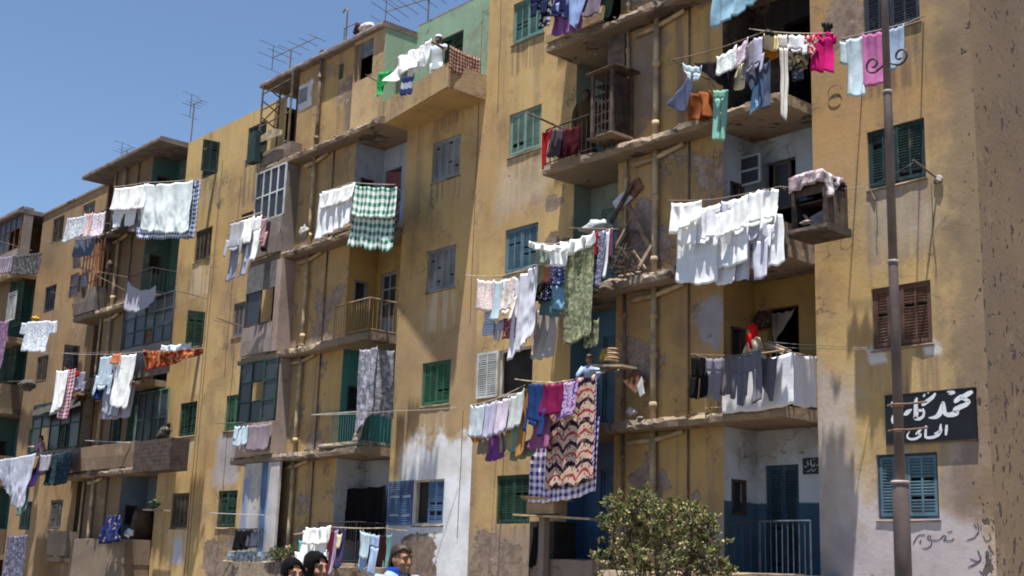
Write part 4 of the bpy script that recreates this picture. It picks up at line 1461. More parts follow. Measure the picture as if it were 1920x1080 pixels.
hang('shirt', 'shirt', 'white shirt with an open collar, second from the right end of the white row', 'shirt_down', 1394, 362, 1434, 350, 434, WH, -1.66, G)
hang('shirt', 'shirt', 'white bunched shirt at the right end of the white row', 'shirt_down', 1422, 352, 1462, 350, 425, WH, -1.52, G, amp=.05)
hang('trousers', 'trousers', 'grey white trousers behind the white shirts, right of the nightshirt', 'trousers', 1380, 426, 1436, 410, 524, fabric('c6c9d8'), -1.62, G)
hang('tunic', 'tunic', 'wide white tunic, rightmost of the lower white row', 'skirt', 1416, 400, 1474, 396, 498, WH2, -1.50, G, slant=-.1)
hang('shirt', 'shirt', 'white shirt tucked behind the upper row, second from the left in the white washing', 'sheet', 1300, 388, 1345, 380, 470, fabric('c9ccdb'), -1.74, G)
hang('shirt', 'shirt', 'bluish white shirt filling the gap right of the sleeveless undershirt', 'sheet', 1356, 376, 1420, 356, 455, fabric('c9ccdb'), -1.60, G)
hang('vest', 'vest', 'small crumpled white vest under the right end of the white row', 'shirt', 1420, 420, 1452, 416, 462, WH2, -1.58, G)

# ---- corner house, second floor right: grey wash and the white sheet -------------------------------------
G = 'grey washing below the woman in the red headscarf'
line(bR, [(1296, 664, -1.25), (1380, 666, -1.25), (1432, 655, -1.2)], .010, M['iron_dark'], 'drying_rod')
rod(bR, (1296, 664, -1.25), (1352, 680, -.9))
hang('sheet', 'sheet', 'big white sheet spread over the balcony front below the woman in a red headscarf', 'sheet', (1352), 690, 1486, 660, 766, fabric('d9dbe2', tr=.12), -1.02, None, amp=.018, folds=2, slant=.08, pegs=0)
hang('sheet', 'sheet', 'white sheet end turned round the right corner of that balcony front', 'sheet', 1484, 660, 1530, 668, 762, fabric('c8c9d2', tr=.12), (-1.02, -.18), None, amp=.02, folds=1.5, pegs=0)
hang('tights', 'tights', 'black tights with dangling feet, leftmost on the grey washing rod', 'shorts', 1296, 665, 1326, 666, 742, BLK, -1.26, G)
hang('trousers', 'trousers', 'light grey trousers beside the black tights', 'trousers', 1324, 668, 1352, 668, 744, GRY, -1.27, G)
hang('trousers', 'trousers', 'brownish grey trousers in the middle of the grey washing', 'sheet', 1350, 668, 1376, 668, 737, fabric('6f6668'), -1.25, G)
hang('trousers', 'trousers', 'mid grey trousers right of the brownish grey pair', 'trousers', 1370, 668, 1402, 662, 745, GRY2, -1.28, G)
hang('trousers', 'trousers', 'long slate grey trousers thrown over the rail in front of the woman', 'trousers', 1384, 668, 1428, 652, 756, fabric('74747f'), -1.32, G, amp=.05)
hang('trousers', 'trousers', 'grey trouser leg slanting right across the big white sheet', 'triL', 1412, 664, 1456, 668, 746, GRY2, -1.20, G)

# ---- corner house, left bays ------------------------------------------------------------------------------
G = 'dark washing at the top of the corner house'
line(bR, [(990, -6, -1.6), (1090, -34, -1.5)], .010, M['iron_dark'], 'drying_rod')
hang('trousers', 'trousers', 'navy trousers nearest the teal shutter at the top of the picture', 'trousers', 996, -8, 1026, -16, 28, NAVY, -1.65, G)
hang('shirt', 'shirt', 'black and white printed shirt between navy clothes at the top of the picture', 'shirt', 1010, -12, 1040, -20, 50, fabric('15171f', 'floral', 'a9abb5', '2b3050', 11), -1.6, G)
hang('shirt', 'shirt', 'dark blue shirt left of the bleached jeans', 'shirt_down', 1024, -16, 1066, -28, 38, fabric('232a52'), -1.55, G)
hang('jeans', 'jeans', 'bleached blue jeans trailing diagonally over the pink cloth', 'triL', 1040, 8, 1096, -30, 62, fabric('8ea3cf'), -1.55, G, amp=.06)
hang('cloth', 'cloth', 'mauve cloth bunched beneath the bleached jeans', 'sheet', 1042, 26, 1088, 12, 62, fabric('8a5f97'), -1.48, G, slant=.1, amp=.06)
hang('cloth', 'cloth', 'dusty grey pink cloth hanging right of the bleached jeans', 'skirt', 1102, -25, 1130, -34, 27, fabric('7d7080'), -1.1, G)
hang('cloth', 'cloth', 'dark green cloth inside the top left balcony', 'sheet', 1086, -10, 1150, -26, 42, fabric('0e1d19', tr=.05), -.8, G, slant=-.2)
hang('cloth', 'cloth', 'bright red cloth with white ends on the black rail of the fourth floor', 'tri', 1018, 246, 1034, 240, 312, RED, -1.3, None, amp=.05)
hang('blanket', 'blanket', 'dark red blanket over the black rail beside the bright red cloth', 'sheet', 1052, 242, 1088, 232, 290, fabric('3c0f18', tr=.05), -.95, None)
hang('cloth', 'cloth', 'grey cloth over the end of the black rail, next to the red cloth', 'sheet', 1034, 238, 1054, 240, 292, fabric('4a4248', tr=.1), -1.0, None)
rod(bR, (988, 212, -1.6), (1058, 242, -.85), .02)
rod(bR, (985, 210, -1.6), (1060, 246, -.85), .008)

G = 'washing on the third-floor line of the corner house, left bay'
line(bR, [(996, 454, -1.7), (1035, 458, -1.65), (1080, 450, -1.5), (1150, 428, -1.2)], .012, M['rope'])
line(bR, [(873, 516, -1.75), (940, 518, -1.7), (1005, 496, -1.55)], .010, M['rope'])
rod(bR, (996, 454, -1.7), (1075, 500, -.05)); rod(bR, (873, 516, -1.75), (952, 520, -.02), .010)
rod(bR, (1068, 428, -1.3), (1160, 430, -.85))
hang('cloth', 'cloth', 'white cloth folded over the left tip of the third-floor line', 'sheet', 998, 452, 1062, 458, 468, WH, -1.73, G, amp=.05, slant=.1)
hang('towel', 'towel', 'pale sage towel, first from the left under the white folded cloth', 'towel', 1007, 460, 1032, 462, 492, fabric('8d9a8a'), -1.68, G)
hang('towel', 'towel', 'white towel with fringe between sage towel and long floral curtain', 'towel', 1030, 459, 1064, 456, 496, WH, -1.70, G)
hang('cloth', 'cloth', 'white cloth bunched over the line at the head of the floral curtain', 'sheet', 1056, 452, 1112, 434, 470, WH, -1.58, G, amp=.07, slant=-.3)
hang('curtain', 'curtain', 'long olive floral curtain hanging past the balcony slab', 'sheet', 1064, 462, 1112, 436, 635, fabric('7d8566', 'floral', 'a9ab8e', '4e5a4a', 11), -1.55, G, amp=.035)
hang('curtain', 'curtain', 'torn lower end of the olive floral curtain', 'sheet', 1098, 600, 1122, 596, 648, fabric('6a7056', 'floral', 'a9ab8e', '4e5a4a', 11), -1.45, G)
hang('scarf', 'scarf', 'dark red scarf right of the olive floral curtain', 'sheet', 1110, 436, 1122, 432, 480, RED, -1.4, G)
hang('trousers', 'trousers', 'navy and white printed trousers right of the dark red scarf', 'sheet', 1116, 436, 1136, 430, 538, fabric('6a7090', 'floral', 'a5a8bd', '2e3454', 16), -1.35, G)
hang('shirt', 'shirt', 'narrow white shirt beside the printed trousers', 'sheet', 1132, 432, 1143, 430, 517, WH2, -1.3, G)
hang('scarf', 'scarf', 'mauve scarf at the right end of the third-floor line', 'sheet', 1138, 432, 1148, 429, 482, fabric('7a4068'), -1.25, G)
hang('cloth', 'cloth', 'olive dark cloth hanging under the pale sage towel', 'sheet', 1003, 488, 1018, 490, 548, DOL, -1.5, G, slant=-.3)
hang('cloth', 'cloth', 'brown cloth beside the olive dark cloth', 'sheet', 1014, 492, 1040, 494, 528, BRN, -1.48, G)
hang('shirt', 'shirt', 'navy checked shirt under the fringed white towel', 'sheet', 1034, 494, 1068, 490, 532, fabric('27305e', 'plaid', '27305e', '8a93b5', 12), -1.5, G)
hang('shorts', 'shorts', 'navy shorts with white spots below the brown cloth', 'shorts', 1003, 526, 1032, 524, 562, fabric('1c2746', 'dots', 'a9b0c4', '1c2746', 22), -1.46, G)
hang('skirt', 'skirt', 'grey green skirt hanging lowest behind the spotted shorts', 'skirt', 1016, 534, 1058, 534, 590, fabric('5d7a78'), -1.42, G)
hang('shorts', 'shorts', 'light blue shorts below the navy checked shirt', 'sheet', 1038, 532, 1072, 528, 576, fabric('7fa9c4'), -1.45, G)
hang('sheet', 'sheet', 'large white sheet hanging diagonally from the small peg line to the third-floor line', 'sheet', 966, 520, 1008, 492, 650, fabric('d6d7e2'), -1.62, G, amp=.06, slant=-.15, folds=4)
hang('sheet', 'sheet', 'grey white sheet hanging behind the large diagonal sheet', 'sheet', 1008, 580, 1046, 572, 668, fabric('b9b4b0'), -1.3, G, amp=.05)
hang('blouse', 'blouse', 'pink speckled white blouse at the left end of the small peg line', 'sheet', 896, 522, 926, 524, 580, fabric('d3c3c2', 'floral', 'e6dcd9', 'b58f92', 22), -1.74, G)
hang('shirt', 'shirt', 'light blue baby shirt second from the left on the small peg line', 'sheet', 925, 524, 942, 524, 598, PBL, -1.72, G)
hang('shirt', 'shirt', 'white baby shirt with brown trim on the small peg line', 'shirt_down', 938, 522, 970, 514, 600, fabric('d9cfc8', 'floral', 'e9e4e0', 'a58a80', 9), -1.70, G)
hang('shorts', 'shorts', 'small blue and white shorts hanging below the pink speckled blouse', 'shorts', 908, 582, 926, 580, 626, fabric('98a9c2', 'hstripe', 'cdd5e0', 'ffffff', 18), -1.66, G)
hang('pants', 'underwear', 'tiny pale lavender pants below the light blue baby shirt', 'pants', 924, 598, 944, 596, 636, LAV, -1.64, G)
hang('shirt', 'shirt', 'little red flowered shirt below the baby shirt with brown trim', 'shirt', 938, 596, 972, 590, 632, fabric('8d4450', 'floral', 'b88a8c', '6d2f3c', 16), -1.62, G)
lump('cloth_bundle', 'bundle', 'pale grey bundle on top of the wood heap of the third floor', fabric('a3a5a8', tr=.1), 1122, 428, -.75, 56, 30, 21)

G = 'washing on the second-floor line of the corner house, left bay'
line(bR, [(884, 760, -1.75), (930, 748, -1.72), (984, 722, -1.6)], .010, M['rope'])
line(bR, [(966, 711, -1.65), (1040, 718, -1.6), (1120, 702, -1.35)], .014, M['wood_pale'], 'drying_rod')
rod(bR, (884, 760, -1.75), (948, 762, -.02)); rod(bR, (1120, 702, -1.35), (1165, 690, -.6))
c1 = fabric('c3ced4')
hang('undershirt', 'undershirt', 'pale blue white undershirt, leftmost under the little white shutter', 'sheet', 884, 758, 908, 755, 818, c1, -1.75, G, folds=3)
hang('undershirt', 'undershirt', 'white undershirt second from the left under the white shutter', 'sheet', 907, 756, 930, 750, 818, LAV, -1.74, G, folds=3)
hang('undershirt', 'undershirt', 'lilac white undershirt third from the left under the white shutter', 'sheet', 927, 752, 954, 742, 810, fabric('c9c0cf'), -1.72, G, folds=3)
hang('shirt', 'shirt', 'grey white shirt fourth from the left, next to the striped strip', 'sheet', 950, 746, 982, 728, 800, fabric('c3c8c8'), -1.69, G, folds=3)
hang('pants', 'underwear', 'orange pants peeping out under the leftmost undershirt', 'pants', 882, 812, 902, 812, 826, fabric('c9782a'), -1.66, G)
hang('towel', 'towel', 'beige towel under the second undershirt', 'sheet', 900, 812, 920, 812, 848, fabric('8f8474'), -1.62, G)
hang('skirt', 'skirt', 'purple skirt hanging below the third undershirt', 'skirt', 916, 808, 948, 804, 860, fabric('7c4a8d'), -1.62, G)
hang('towel', 'towel', 'khaki towel right of the purple skirt', 'sheet', 938, 804, 966, 798, 842, fabric('a09a7a'), -1.60, G)
hang('towel', 'towel', 'turquoise towel right of the khaki towel', 'sheet', 958, 796, 984, 788, 842, fabric('6fa3ad'), -1.58, G)
hang('cloth', 'cloth', 'grey green cloth hanging lowest under the turquoise towel', 'sheet', 964, 826, 1004, 818, 856, fabric('7f8c82'), -1.5, G, slant=-.2)
hang('scarf', 'scarf', 'rust and yellow striped scarf left of the navy silk shirt', 'sheet', 976, 730, 990, 724, 850, fabric('8a4a35', 'stripe', 'b89a55', 'ffffff', 40), -1.6, G)
hang('shirt', 'shirt', 'shiny navy blue shirt left of the maroon cloth', 'shirt_down', 988, 716, 1022, 716, 810, fabric('1f3563', tr=.1), -1.64, G)
hang('cloth', 'cloth', 'maroon cloth between the navy shirt and purple flowered blouse', 'sheet', 1020, 718, 1054, 716, 775, fabric('7d1d4b'), -1.62, G)
hang('skirt', 'skirt', 'dusky pink skirt below the maroon cloth', 'skirt', 1000, 772, 1036, 770, 838, fabric('9d6089'), -1.56, G)
hang('blouse', 'blouse', 'purple, pink and white flowered blouse beside the maroon cloth', 'sheet', 1050, 716, 1082, 710, 780, fabric('b9aacb', 'floral', '5a3f8f', 'c23f82', 14), -1.58, G)
hang('rug', 'rug', 'large zigzag patterned rug in cream, black and red', 'sheet', 1034, 714, 1112, 702, 905, fabric('e6d9c0', 'zigzag', tr=.05), -1.46, G, amp=.02, folds=2.5, slant=-.05)
hang('rug_border', 'cloth', 'purple and white gingham strip along the right edge of the zigzag rug', 'sheet', 1110, 703, 1119, 701, 880, fabric('4a3380', 'check', 'e3e0ee', sc=11, tr=.05), -1.45, G, amp=.01)
hang('tablecloth', 'tablecloth', 'purple and white gingham tablecloth showing below the zigzag rug', 'sheet', 1005, 796, 1116, 782, 932, fabric('4a3380', 'check', 'e3e0ee', sc=7, tr=.1), -1.36, G, amp=.03, folds=2)
# ---- middle house -----------------------------------------------------------------------------------------
G = 'washing on the fourth floor of the middle house'
line(bM, [(604, 360, -1.3), (660, 342, -1.3), (742, 346, -1.1)], .010, M['rope'])
hang('shirt', 'shirt', 'white frilled blouse left of the green checked cloth', 'sheet', 602, 362, 660, 344, 436, WH2, -1.32, G, amp=.04, slant=-.1)
hang('blouse', 'blouse', 'bright white frill over the shoulders of the frilled blouse', 'sheet', 606, 358, 662, 342, 382, WH, -1.38, G, amp=.05)
hang('sheet', 'sheet', 'green and white checked cloth doubled over the line', 'sheet', 668, 346, 741, 350, 406, fabric('1f7562', 'check', 'e9efe9', sc=5.2), -1.34, G, amp=.02, folds=2)
hang('sheet', 'sheet', 'lower half of the green and white checked cloth with a dark fold', 'sheet', 662, 398, 736, 404, 466, fabric('1a6a59', 'check', 'dfe8e2', sc=5.2), -1.28, G, amp=.03, folds=2)
hang('scarf', 'scarf', 'dark clothes hanging behind the green checked cloth', 'sheet', 738, 352, 752, 352, 430, fabric('191820', 'floral', '33303a', '5f5560', 9, tr=.05), -.9, G)
hang('curtain', 'curtain', 'faded pink curtain in the doorway behind the green checked cloth', 'sheet', 727, 318, 752, 318, 380, fabric('7d4f5a', tr=.05), .55, None)
G = 'white washing on the rod beside the white-barred window'
rod(bM, (426, 418, -1.6), (492, 398, -1.4), .018, M['wood_pale'])
rod(bM, (476, 402, -1.45), (530, 414, -.85), .010)
hang('shirt', 'shirt', 'first grey white shirt on the rod beside the white-barred window', 'shirt_down', 430, 418, 460, 410, 478, LGRY, -1.6, G)
hang('trousers', 'trousers', 'long grey trousers hanging lowest on that rod', 'trousers', 438, 440, 474, 428, 520, fabric('9a9db0'), -1.5, G)
hang('shirt', 'shirt', 'white shirt in the middle of the rod beside the white-barred window', 'sheet', 454, 412, 476, 404, 455, WH, -1.55, G)
hang('trousers', 'trousers', 'bright white trousers right of the middle of that rod', 'trousers', 470, 408, 492, 402, 488, WH, -1.45, G)
hang('shirt', 'shirt', 'pale pink shirt right of the bright white trousers', 'shirt_down', 484, 408, 504, 406, 462, fabric('b7929a'), -1.2, G)
hang('cloth', 'cloth', 'dark cloth at the inner end of that rod', 'sheet', 498, 412, 508, 412, 470, fabric('3a343a'), -1.0, G)
hang('curtain', 'curtain', 'left half of the grey and white patterned balcony curtain', 'sheet', 676, 654, 706, 648, 790, fabric('8f8f9c', 'floral', 'b8b8c4', '5f5f6c', 8), -.98, 'grey patterned balcony curtains of the middle house', amp=.05, slant=-.3)
hang('curtain', 'curtain', 'right half of the grey and white patterned balcony curtain', 'sheet', 704, 650, 738, 656, 778, fabric('85858f', 'floral', 'b0b0bc', '55555f', 8), (-.98, -.55), 'grey patterned balcony curtains of the middle house', amp=.06)
hang('towel', 'towel', 'speckled cloth over the green railing below the patterned curtain', 'sheet', 670, 768, 684, 768, 824, fabric('8d8478', 'floral', 'b5ada0', '5a5048', 14), -.95, None)
rod(bM, (584, 778, -1.2), (668, 772, -1.0), .012, M['rail_pale']); line(bM, [(584, 778, -1.2), (740, 770, -1.0), (856, 764, -.3)], .006)
rod(bM, (404, 794, -1.3), (470, 792, -.85), .012, M['rail_green'])
hang('towel', 'towel', 'pale blue towel hanging under the green glazed balcony', 'towel', 442, 798, 465, 796, 834, PBL, -.95, None)
hang('blanket', 'blanket', 'greyish mauve blanket over the parapet of the green glazed balcony', 'sheet', 466, 796, 506, 792, 842, fabric('7d7078', tr=.05), -.92, None, amp=.015)
rod(bM, (394, 962, -1.4), (496, 966, -.98), .012, M['rail_pale'])
rod(bM, (406, 596, -1.6), (452, 612, -.8), .016)
hang('cloth', 'cloth', 'black cloth over the ground-floor rail at the left bay of the middle house', 'sheet', 444, 992, 470, 991, 1028, BLK, -1.0, None)
hang('cloth', 'cloth', 'dark grey striped cloth beside the black cloth on that ground-floor rail', 'sheet', 468, 991, 486, 991, 1024, fabric('33353f', 'stripe', '4d505c', sc=30, tr=.05), -1.0, None)
G = 'washing along the ground-floor balcony behind the passers-by'
line(bM, [(552, 1002, -1.55), (620, 988, -1.5), (720, 990, -1.3), (765, 995, -.2)], .014, M['wood_pale'], 'drying_rod')
hang('shirt', 'shirt', 'large bright white shirt above the veiled women', 'shirt_down', 562, 992, 618, 988, 1078, WH, -1.52, G, amp=.06)
hang('cloth', 'cloth', 'white cloth heaped over the top of the large bright white shirt', 'sheet', 576, 988, 618, 985, 1018, WH, -1.58, G, amp=.07)
hang('cloth', 'cloth', 'turquoise corner of cloth left of the large bright white shirt', 'tri', 562, 1012, 574, 1010, 1036, fabric('6fb3c0'), -1.45, G)
hang('trousers', 'trousers', 'white trousers below the large bright white shirt', 'trousers', 578, 1030, 618, 1026, 1084, WH2, -1.4, G)
hang('scarf', 'scarf', 'maroon scarf right of the large bright white shirt', 'sheet', 617, 992, 626, 991, 1080, fabric('6d2438'), -1.5, G)
hang('scarf', 'scarf', 'mauve striped scarf beside the maroon scarf', 'sheet', 624, 992, 634, 991, 1074, fabric('8a7590', 'stripe', 'b5a3b8', sc=40), -1.48, G)
hang('trousers', 'trousers', 'dark violet trousers in the middle of the ground-floor washing', 'sheet', 632, 990, 648, 990, 1062, fabric('3c3556', tr=.1), -1.45, G)
hang('cloth', 'cloth', 'small cream cloth on the dark violet trousers', 'sheet', 632, 1000, 640, 1000, 1026, CREAM, -1.5, G)
hang('trousers', 'trousers', 'light blue trousers, right end of the ground-floor washing', 'trousers', 680, 992, 710, 1002, 1070, fabric('9fb4d2'), -1.35, G)
hang('shirt', 'shirt', 'light blue shirt hanging with the light blue trousers', 'sheet', 677, 994, 694, 998, 1044, PBL, -1.42, G)
hang('towel', 'towel', 'faded turquoise cloth at the foot of the white splashed wall', 'sheet', 724, 1000, 734, 1000, 1066, fabric('6f9c9a'), -.7, None)
hang('curtain', 'curtain', 'dark maroon cloth beside the faded turquoise one', 'sheet', 711, 1000, 724, 1000, 1060, fabric('2f1518', tr=.05), -.75, None)
hang('curtain', 'curtain', 'black sheet added for the darkness of the ground-floor doorway behind the washing of the middle house', 'sheet', 641, 914, 720, 909, 1010, BLK, -.06, None, amp=.05, folds=5)  # black sheet standing in for the dark opening of the doorway
# green terrace
line(bM, [(690, 142, -1.6), (740, 110, -1.6), (822, 72, -1.7)], .008)
rod(bM, (686, 140, -1.6), (720, 160, -.75), .014)
hang('sheet', 'sheet', 'large white cloth billowing over the green terrace', 'skirt', 740, 110, 794, 82, 140, WH, -1.62, None, amp=.12, folds=1.6, slant=-.2, wind=.2)
hang('shirt', 'shirt', 'white shirt sleeve pegged next to the billowing white cloth', 'sheet', 776, 92, 806, 72, 130, WH2, -1.58, None, amp=.06)
hang('net', 'net', 'bright green net bag at the left end of the terrace line', 'tri', 710, 134, 734, 130, 178, fabric('1f8a48', 'floral', '3fb56a', '0f5a2c', 16), -1.3, None, amp=.06)
hang('cloth', 'cloth', 'small navy and white cloth below the billowing white cloth', 'sheet', 756, 142, 776, 138, 176, fabric('9aa3b8', 'hstripe', '2b3866', sc=3.2), -1.3, None)
hang('rug', 'rug', 'brown and cream diamond rug over the corner of the terrace parapet', 'sheet', 843, 84, 901, 110, 142, fabric('52312e', 'diamond', 'b79a8a', '7d5550', 5.5, tr=.05), (-1.2, -.12), None, amp=.015, folds=2, pegs=0)

# ---- shaded house -------------------------------------------------------------------------------------------
G = 'washing under the canopy of the shaded house'
line(bL, [(213, 350, -1.55), (270, 342, -1.55), (372, 335, -1.5)], .010, M['rope'])
hang('sheet', 'sheet', 'large white sheet with a blue gingham hem under the flat canopy', 'sheet', 276, 344, 357, 338, 434, fabric('dfe9ec'), -1.56, G, amp=.05, folds=1.6, sag=.04)
hang('sheet', 'sheet', 'blue gingham hem of the large white sheet', 'sheet', 262, 426, 352, 424, 446, fabric('2c4a86', 'check', 'e4eaf0', sc=7), -1.54, G, amp=.04, folds=2)
hang('tablecloth', 'tablecloth', 'blue and white gingham cloth right of the large white sheet', 'sheet', 352, 340, 375, 336, 446, fabric('27406f', 'check', 'c9d2e0', sc=7), -1.46, G, amp=.03)
hang('shirt', 'shirt', 'white shirts in a row left of the large white sheet', 'sheet', 218, 352, 274, 344, 392, WH, -1.58, G, amp=.04)
hang('trousers', 'trousers', 'white trousers below the row of white shirts under the canopy', 'trousers', 216, 388, 256, 384, 424, WH2, -1.5, G)
hang('cloth', 'cloth', 'grey cloth right of the white trousers under the canopy', 'sheet', 250, 386, 274, 382, 432, GRY, -1.4, G)
hang('blouse', 'blouse', 'white and grey printed blouse at the left end under the canopy', 'sheet', 127, 408, 162, 402, 448, fabric('b5bcc6', 'floral', 'd8dde3', '6d7686', 12), -1.7, G, slant=-.2)
hang('cloth', 'cloth', 'pink and white striped cloth beside the printed blouse', 'sheet', 160, 400, 174, 398, 444, fabric('c98a86', 'stripe', 'd8d2d2', sc=12), -1.68, G)
hang('shirt', 'shirt', 'white flowered shirt left of the timber screens', 'sheet', 170, 400, 197, 396, 443, fabric('d2ccd8', 'floral', 'ebe8f0', 'a05a6a', 11), -1.66, G)
hang('cloth', 'cloth', 'blue grey cloth hanging below the printed blouse', 'sheet', 143, 446, 176, 442, 480, fabric('5d677d'), -1.5, G)
rod(bL, (125, 408, -1.7), (208, 420, -.8), .012)
hang('sheet', 'sheet', 'pale grey cloth sagging on the fourth-floor balcony edge of the shaded house', 'sheet', 242, 526, 290, 534, 572, fabric('a8a9b6'), -1.15, None, sag=.22, slant=-.5, amp=.03)
G = 'washing on the second floor of the shaded house'
line(bL, [(120, 662, -1.6), (190, 664, -1.55), (260, 660, -1.5), (382, 652, -.9)], .008)
hang('shirt', 'shirt', 'cream and light blue shirt at the left of the bright second-floor washing', 'shirt_down', 186, 668, 216, 664, 740, fabric('b9cbd8'), -1.56, G)
hang('cloth', 'cloth', 'orange pink cap pegged between pale shirts', 'sheet', 212, 662, 226, 661, 680, fabric('c47a5a'), -1.6, G)
hang('dress', 'dress', 'grey white dress behind the bright white nightgown', 'sheet', 205, 676, 236, 672, 776, fabric('a9acbb'), -1.45, G)
hang('nightgown', 'nightgown', 'bright white nightgown, right end of the second-floor washing', 'sheet', 224, 664, 254, 662, 762, WH, -1.55, G, slant=.1)
hang('sheet', 'sheet', 'lilac grey sheet hanging lowest behind the bright white nightgown', 'sheet', 200, 730, 250, 722, 784, fabric('a7a6b4'), -1.4, G)
hang('scarf', 'scarf', 'narrow magenta scarf at the right edge of the bright white nightgown', 'sheet', 252, 664, 257, 664, 720, fabric('5d2a58'), -1.5, G)
hang('trousers', 'trousers', 'dark blue trousers left of the cream and light blue shirt', 'sheet', 184, 700, 198, 698, 748, fabric('24305a', tr=.1), -1.5, G)
hang('rug', 'rug', 'orange red patterned rug airing over a rod outside the glazed balcony', 'sheet', 276, 656, 374, 652, 680, fabric('7d2c18', 'floral', 'a5754c', '4f1a10', 7, tr=.05), (-1.5, -.9), None, slant=-1.2, amp=.1, folds=2)
hang('cloth', 'cloth', 'white and blue cloth laid over the orange red rug', 'sheet', 306, 646, 356, 642, 656, fabric('c9d3e0'), (-1.35, -1.0), None, amp=.06)
G = 'washing at the left of the shaded house'
hang('sheet', 'sheet', 'long white sheet left of the red checked cloth', 'sheet', 108, 694, 128, 692, 768, WH, -1.7, G, slant=-.1)
hang('cloth', 'cloth', 'long red and white checked cloth beside the long white sheet', 'sheet', 124, 692, 141, 690, 784, fabric('8d2a48', 'check', 'dcc8d0', sc=8), -1.65, G)
hang('shirt', 'shirt', 'grey shirt right of the red checked cloth', 'shirt_down', 138, 698, 163, 694, 735, fabric('8f8fa2'), -1.55, G)
hang('cloth', 'cloth', 'small bright red cloth above the grey shirt', 'sheet', 142, 694, 151, 693, 704, RED, -1.6, G)
hang('bag', 'bag', 'navy bag of clothes hanging on the ground-floor balcony of the shaded house', 'skirt', 196, 966, 232, 962, 1016, fabric('1a2350', 'floral', '2a3568', '8a7a70', 5, tr=.05), -1.1, None, amp=.08)
rod(bL, (106, 456, -1.6), (80, 450, -1.0), .012); rod(bL, (135, 500, -1.6), (240, 520, -.8), .012); rod(bL, (160, 826, -1.4), (245, 830, -.85), .014, M['rail_pale'])

# ---- farthest house -------------------------------------------------------------------------------------------
hang('shirt', 'shirt', 'white printed shirt in front of the white louvred shutter', 'shirt', 42, 602, 106, 598, 658, fabric('c3cad8', 'floral', 'e6ebf0', '8a93ad', 10), -1.6, None)
hang('cloth', 'cloth', 'mauve cloth cut by the left edge of the picture', 'sheet', -6, 600, 15, 602, 690, fabric('7d5f80', 'floral', '9a7f9c', '5f4560', 9), -1.7, None)
hang('blanket', 'blanket', 'dark speckled blanket over the top parapet of the farthest house', 'sheet', 26, 478, 76, 472, 514, fabric('3b3a3d', 'floral', '5f5d5c', '232224', 7, tr=.05), -1.0, None, amp=.02)
hang('cloth', 'cloth', 'pale striped cloth left of the dark speckled blanket', 'sheet', 2, 482, 24, 478, 512, fabric('6a5f70', 'stripe', '9a93a0', sc=14), -1.02, None)
hang('trousers', 'trousers', 'white trousers slanting down at the left edge of the picture', 'triL', -14, 862, 62, 850, 952, fabric('bfc2d2'), -2.0, None, amp=.06)
hang('cloth', 'cloth', 'long grey green cloth right of the slanting white trousers', 'sheet', 46, 854, 62, 850, 962, fabric('6f8a88'), -1.95, None)
hang('cloth', 'cloth', 'yellow and purple cloth on the second-floor rail of the shaded house', 'sheet', 60, 856, 75, 854, 912, fabric('3a2560', tr=.1), -1.3, None)
hang('cloth', 'cloth', 'small mustard cloth above the purple cloth', 'sheet', 62, 856, 71, 855, 878, fabric('9a7a2c', tr=.1), -1.35, None)
hang('towel', 'towel', 'small white towel right of the purple cloth', 'sheet', 78, 852, 96, 850, 882, LGRY, -1.3, None)
hang('net', 'net', 'dark teal net hung along the parapet, right of the small white towel', 'sheet', 94, 852, 134, 842, 908, fabric('22323c', 'floral', '3a4e58', '16222a', 14, tr=.05), -1.2, None)
hang('curtain', 'curtain', 'speckled grey curtain at the bottom left corner of the picture', 'sheet', 16, 1004, 50, 1002, 1084, fabric('5a5a70', 'floral', '8a8a9c', '35354a', 9), -1.2, None)
# ------------------------------------------------------------------ writing: brush strokes
def strokes(name, S, place, mat, parent, n=None):
    """hand-painted lettering: each stroke is a list of (x, y, half width); place() puts sign pixels on the board"""
    m = MB()
    for s in S:
        pts = []
        for a, b in zip(s[:-1], s[1:]):
            for i in range(6):
                t_ = i / 6
                pts.append([a[j] + (b[j] - a[j]) * t_ for j in range(3)])
        pts.append(list(s[-1]))
        # smooth
        for _ in range(2):
            q = [pts[0]] + [[(pts[i - 1][j] + 2 * pts[i][j] + pts[i + 1][j]) / 4 for j in range(3)] for i in range(1, len(pts) - 1)] + [pts[-1]]
            pts = q
        L, Rr = [], []
        for i, p in enumerate(pts):
            a, b = pts[max(0, i - 1)], pts[min(len(pts) - 1, i + 1)]
            dx, dy = b[0] - a[0], b[1] - a[1]
            l = math.hypot(dx, dy) or 1
            nx, ny = -dy / l, dx / l
            L.append(place(p[0] + nx * p[2], p[1] + ny * p[2]))
            Rr.append(place(p[0] - nx * p[2], p[1] - ny * p[2]))
        k = len(pts)
        m.add(L + Rr, [(i, i + 1, k + i + 1, k + i) for i in range(k - 1)])
    return m.build(name, mat, parent)


WPAINT = plain('white_sign_paint', (.62, .65, .70), .6, .1)
BBOARD = plain('black_enamel', (.008, .008, .014), .45, .3, 3)
# big board on the corner wall; letter coordinates are in 1/8.64 photo pixels from (1650, 715)
sx0, sx1 = at(1663.5, 782, 0).x, at(1833, 780, 0).x
sz0, sz1 = at(1835, 825, 0).z + .01, at(1831, 727.6, 0).z
sg = thing('sign_board', 'large black sign board with two lines of white Arabic lettering on the corner wall', 'sign', (sx0, -.03, sz0))
MB().box(sx0, sx1, -.055, -.006, sz0, sz1).build('board', BBOARD, sg)
e = MB()
for z in (sz0 - .012, sz1):
    e.box(sx0 - .01, sx1 + .01, -.062, -.004, z, z + .012)
e.build('frame', M['wood_dark'], sg)


def spl(x, y):
    p = at(1650 + x / 8.64, 715 + y / 8.64, -.0585)
    return p


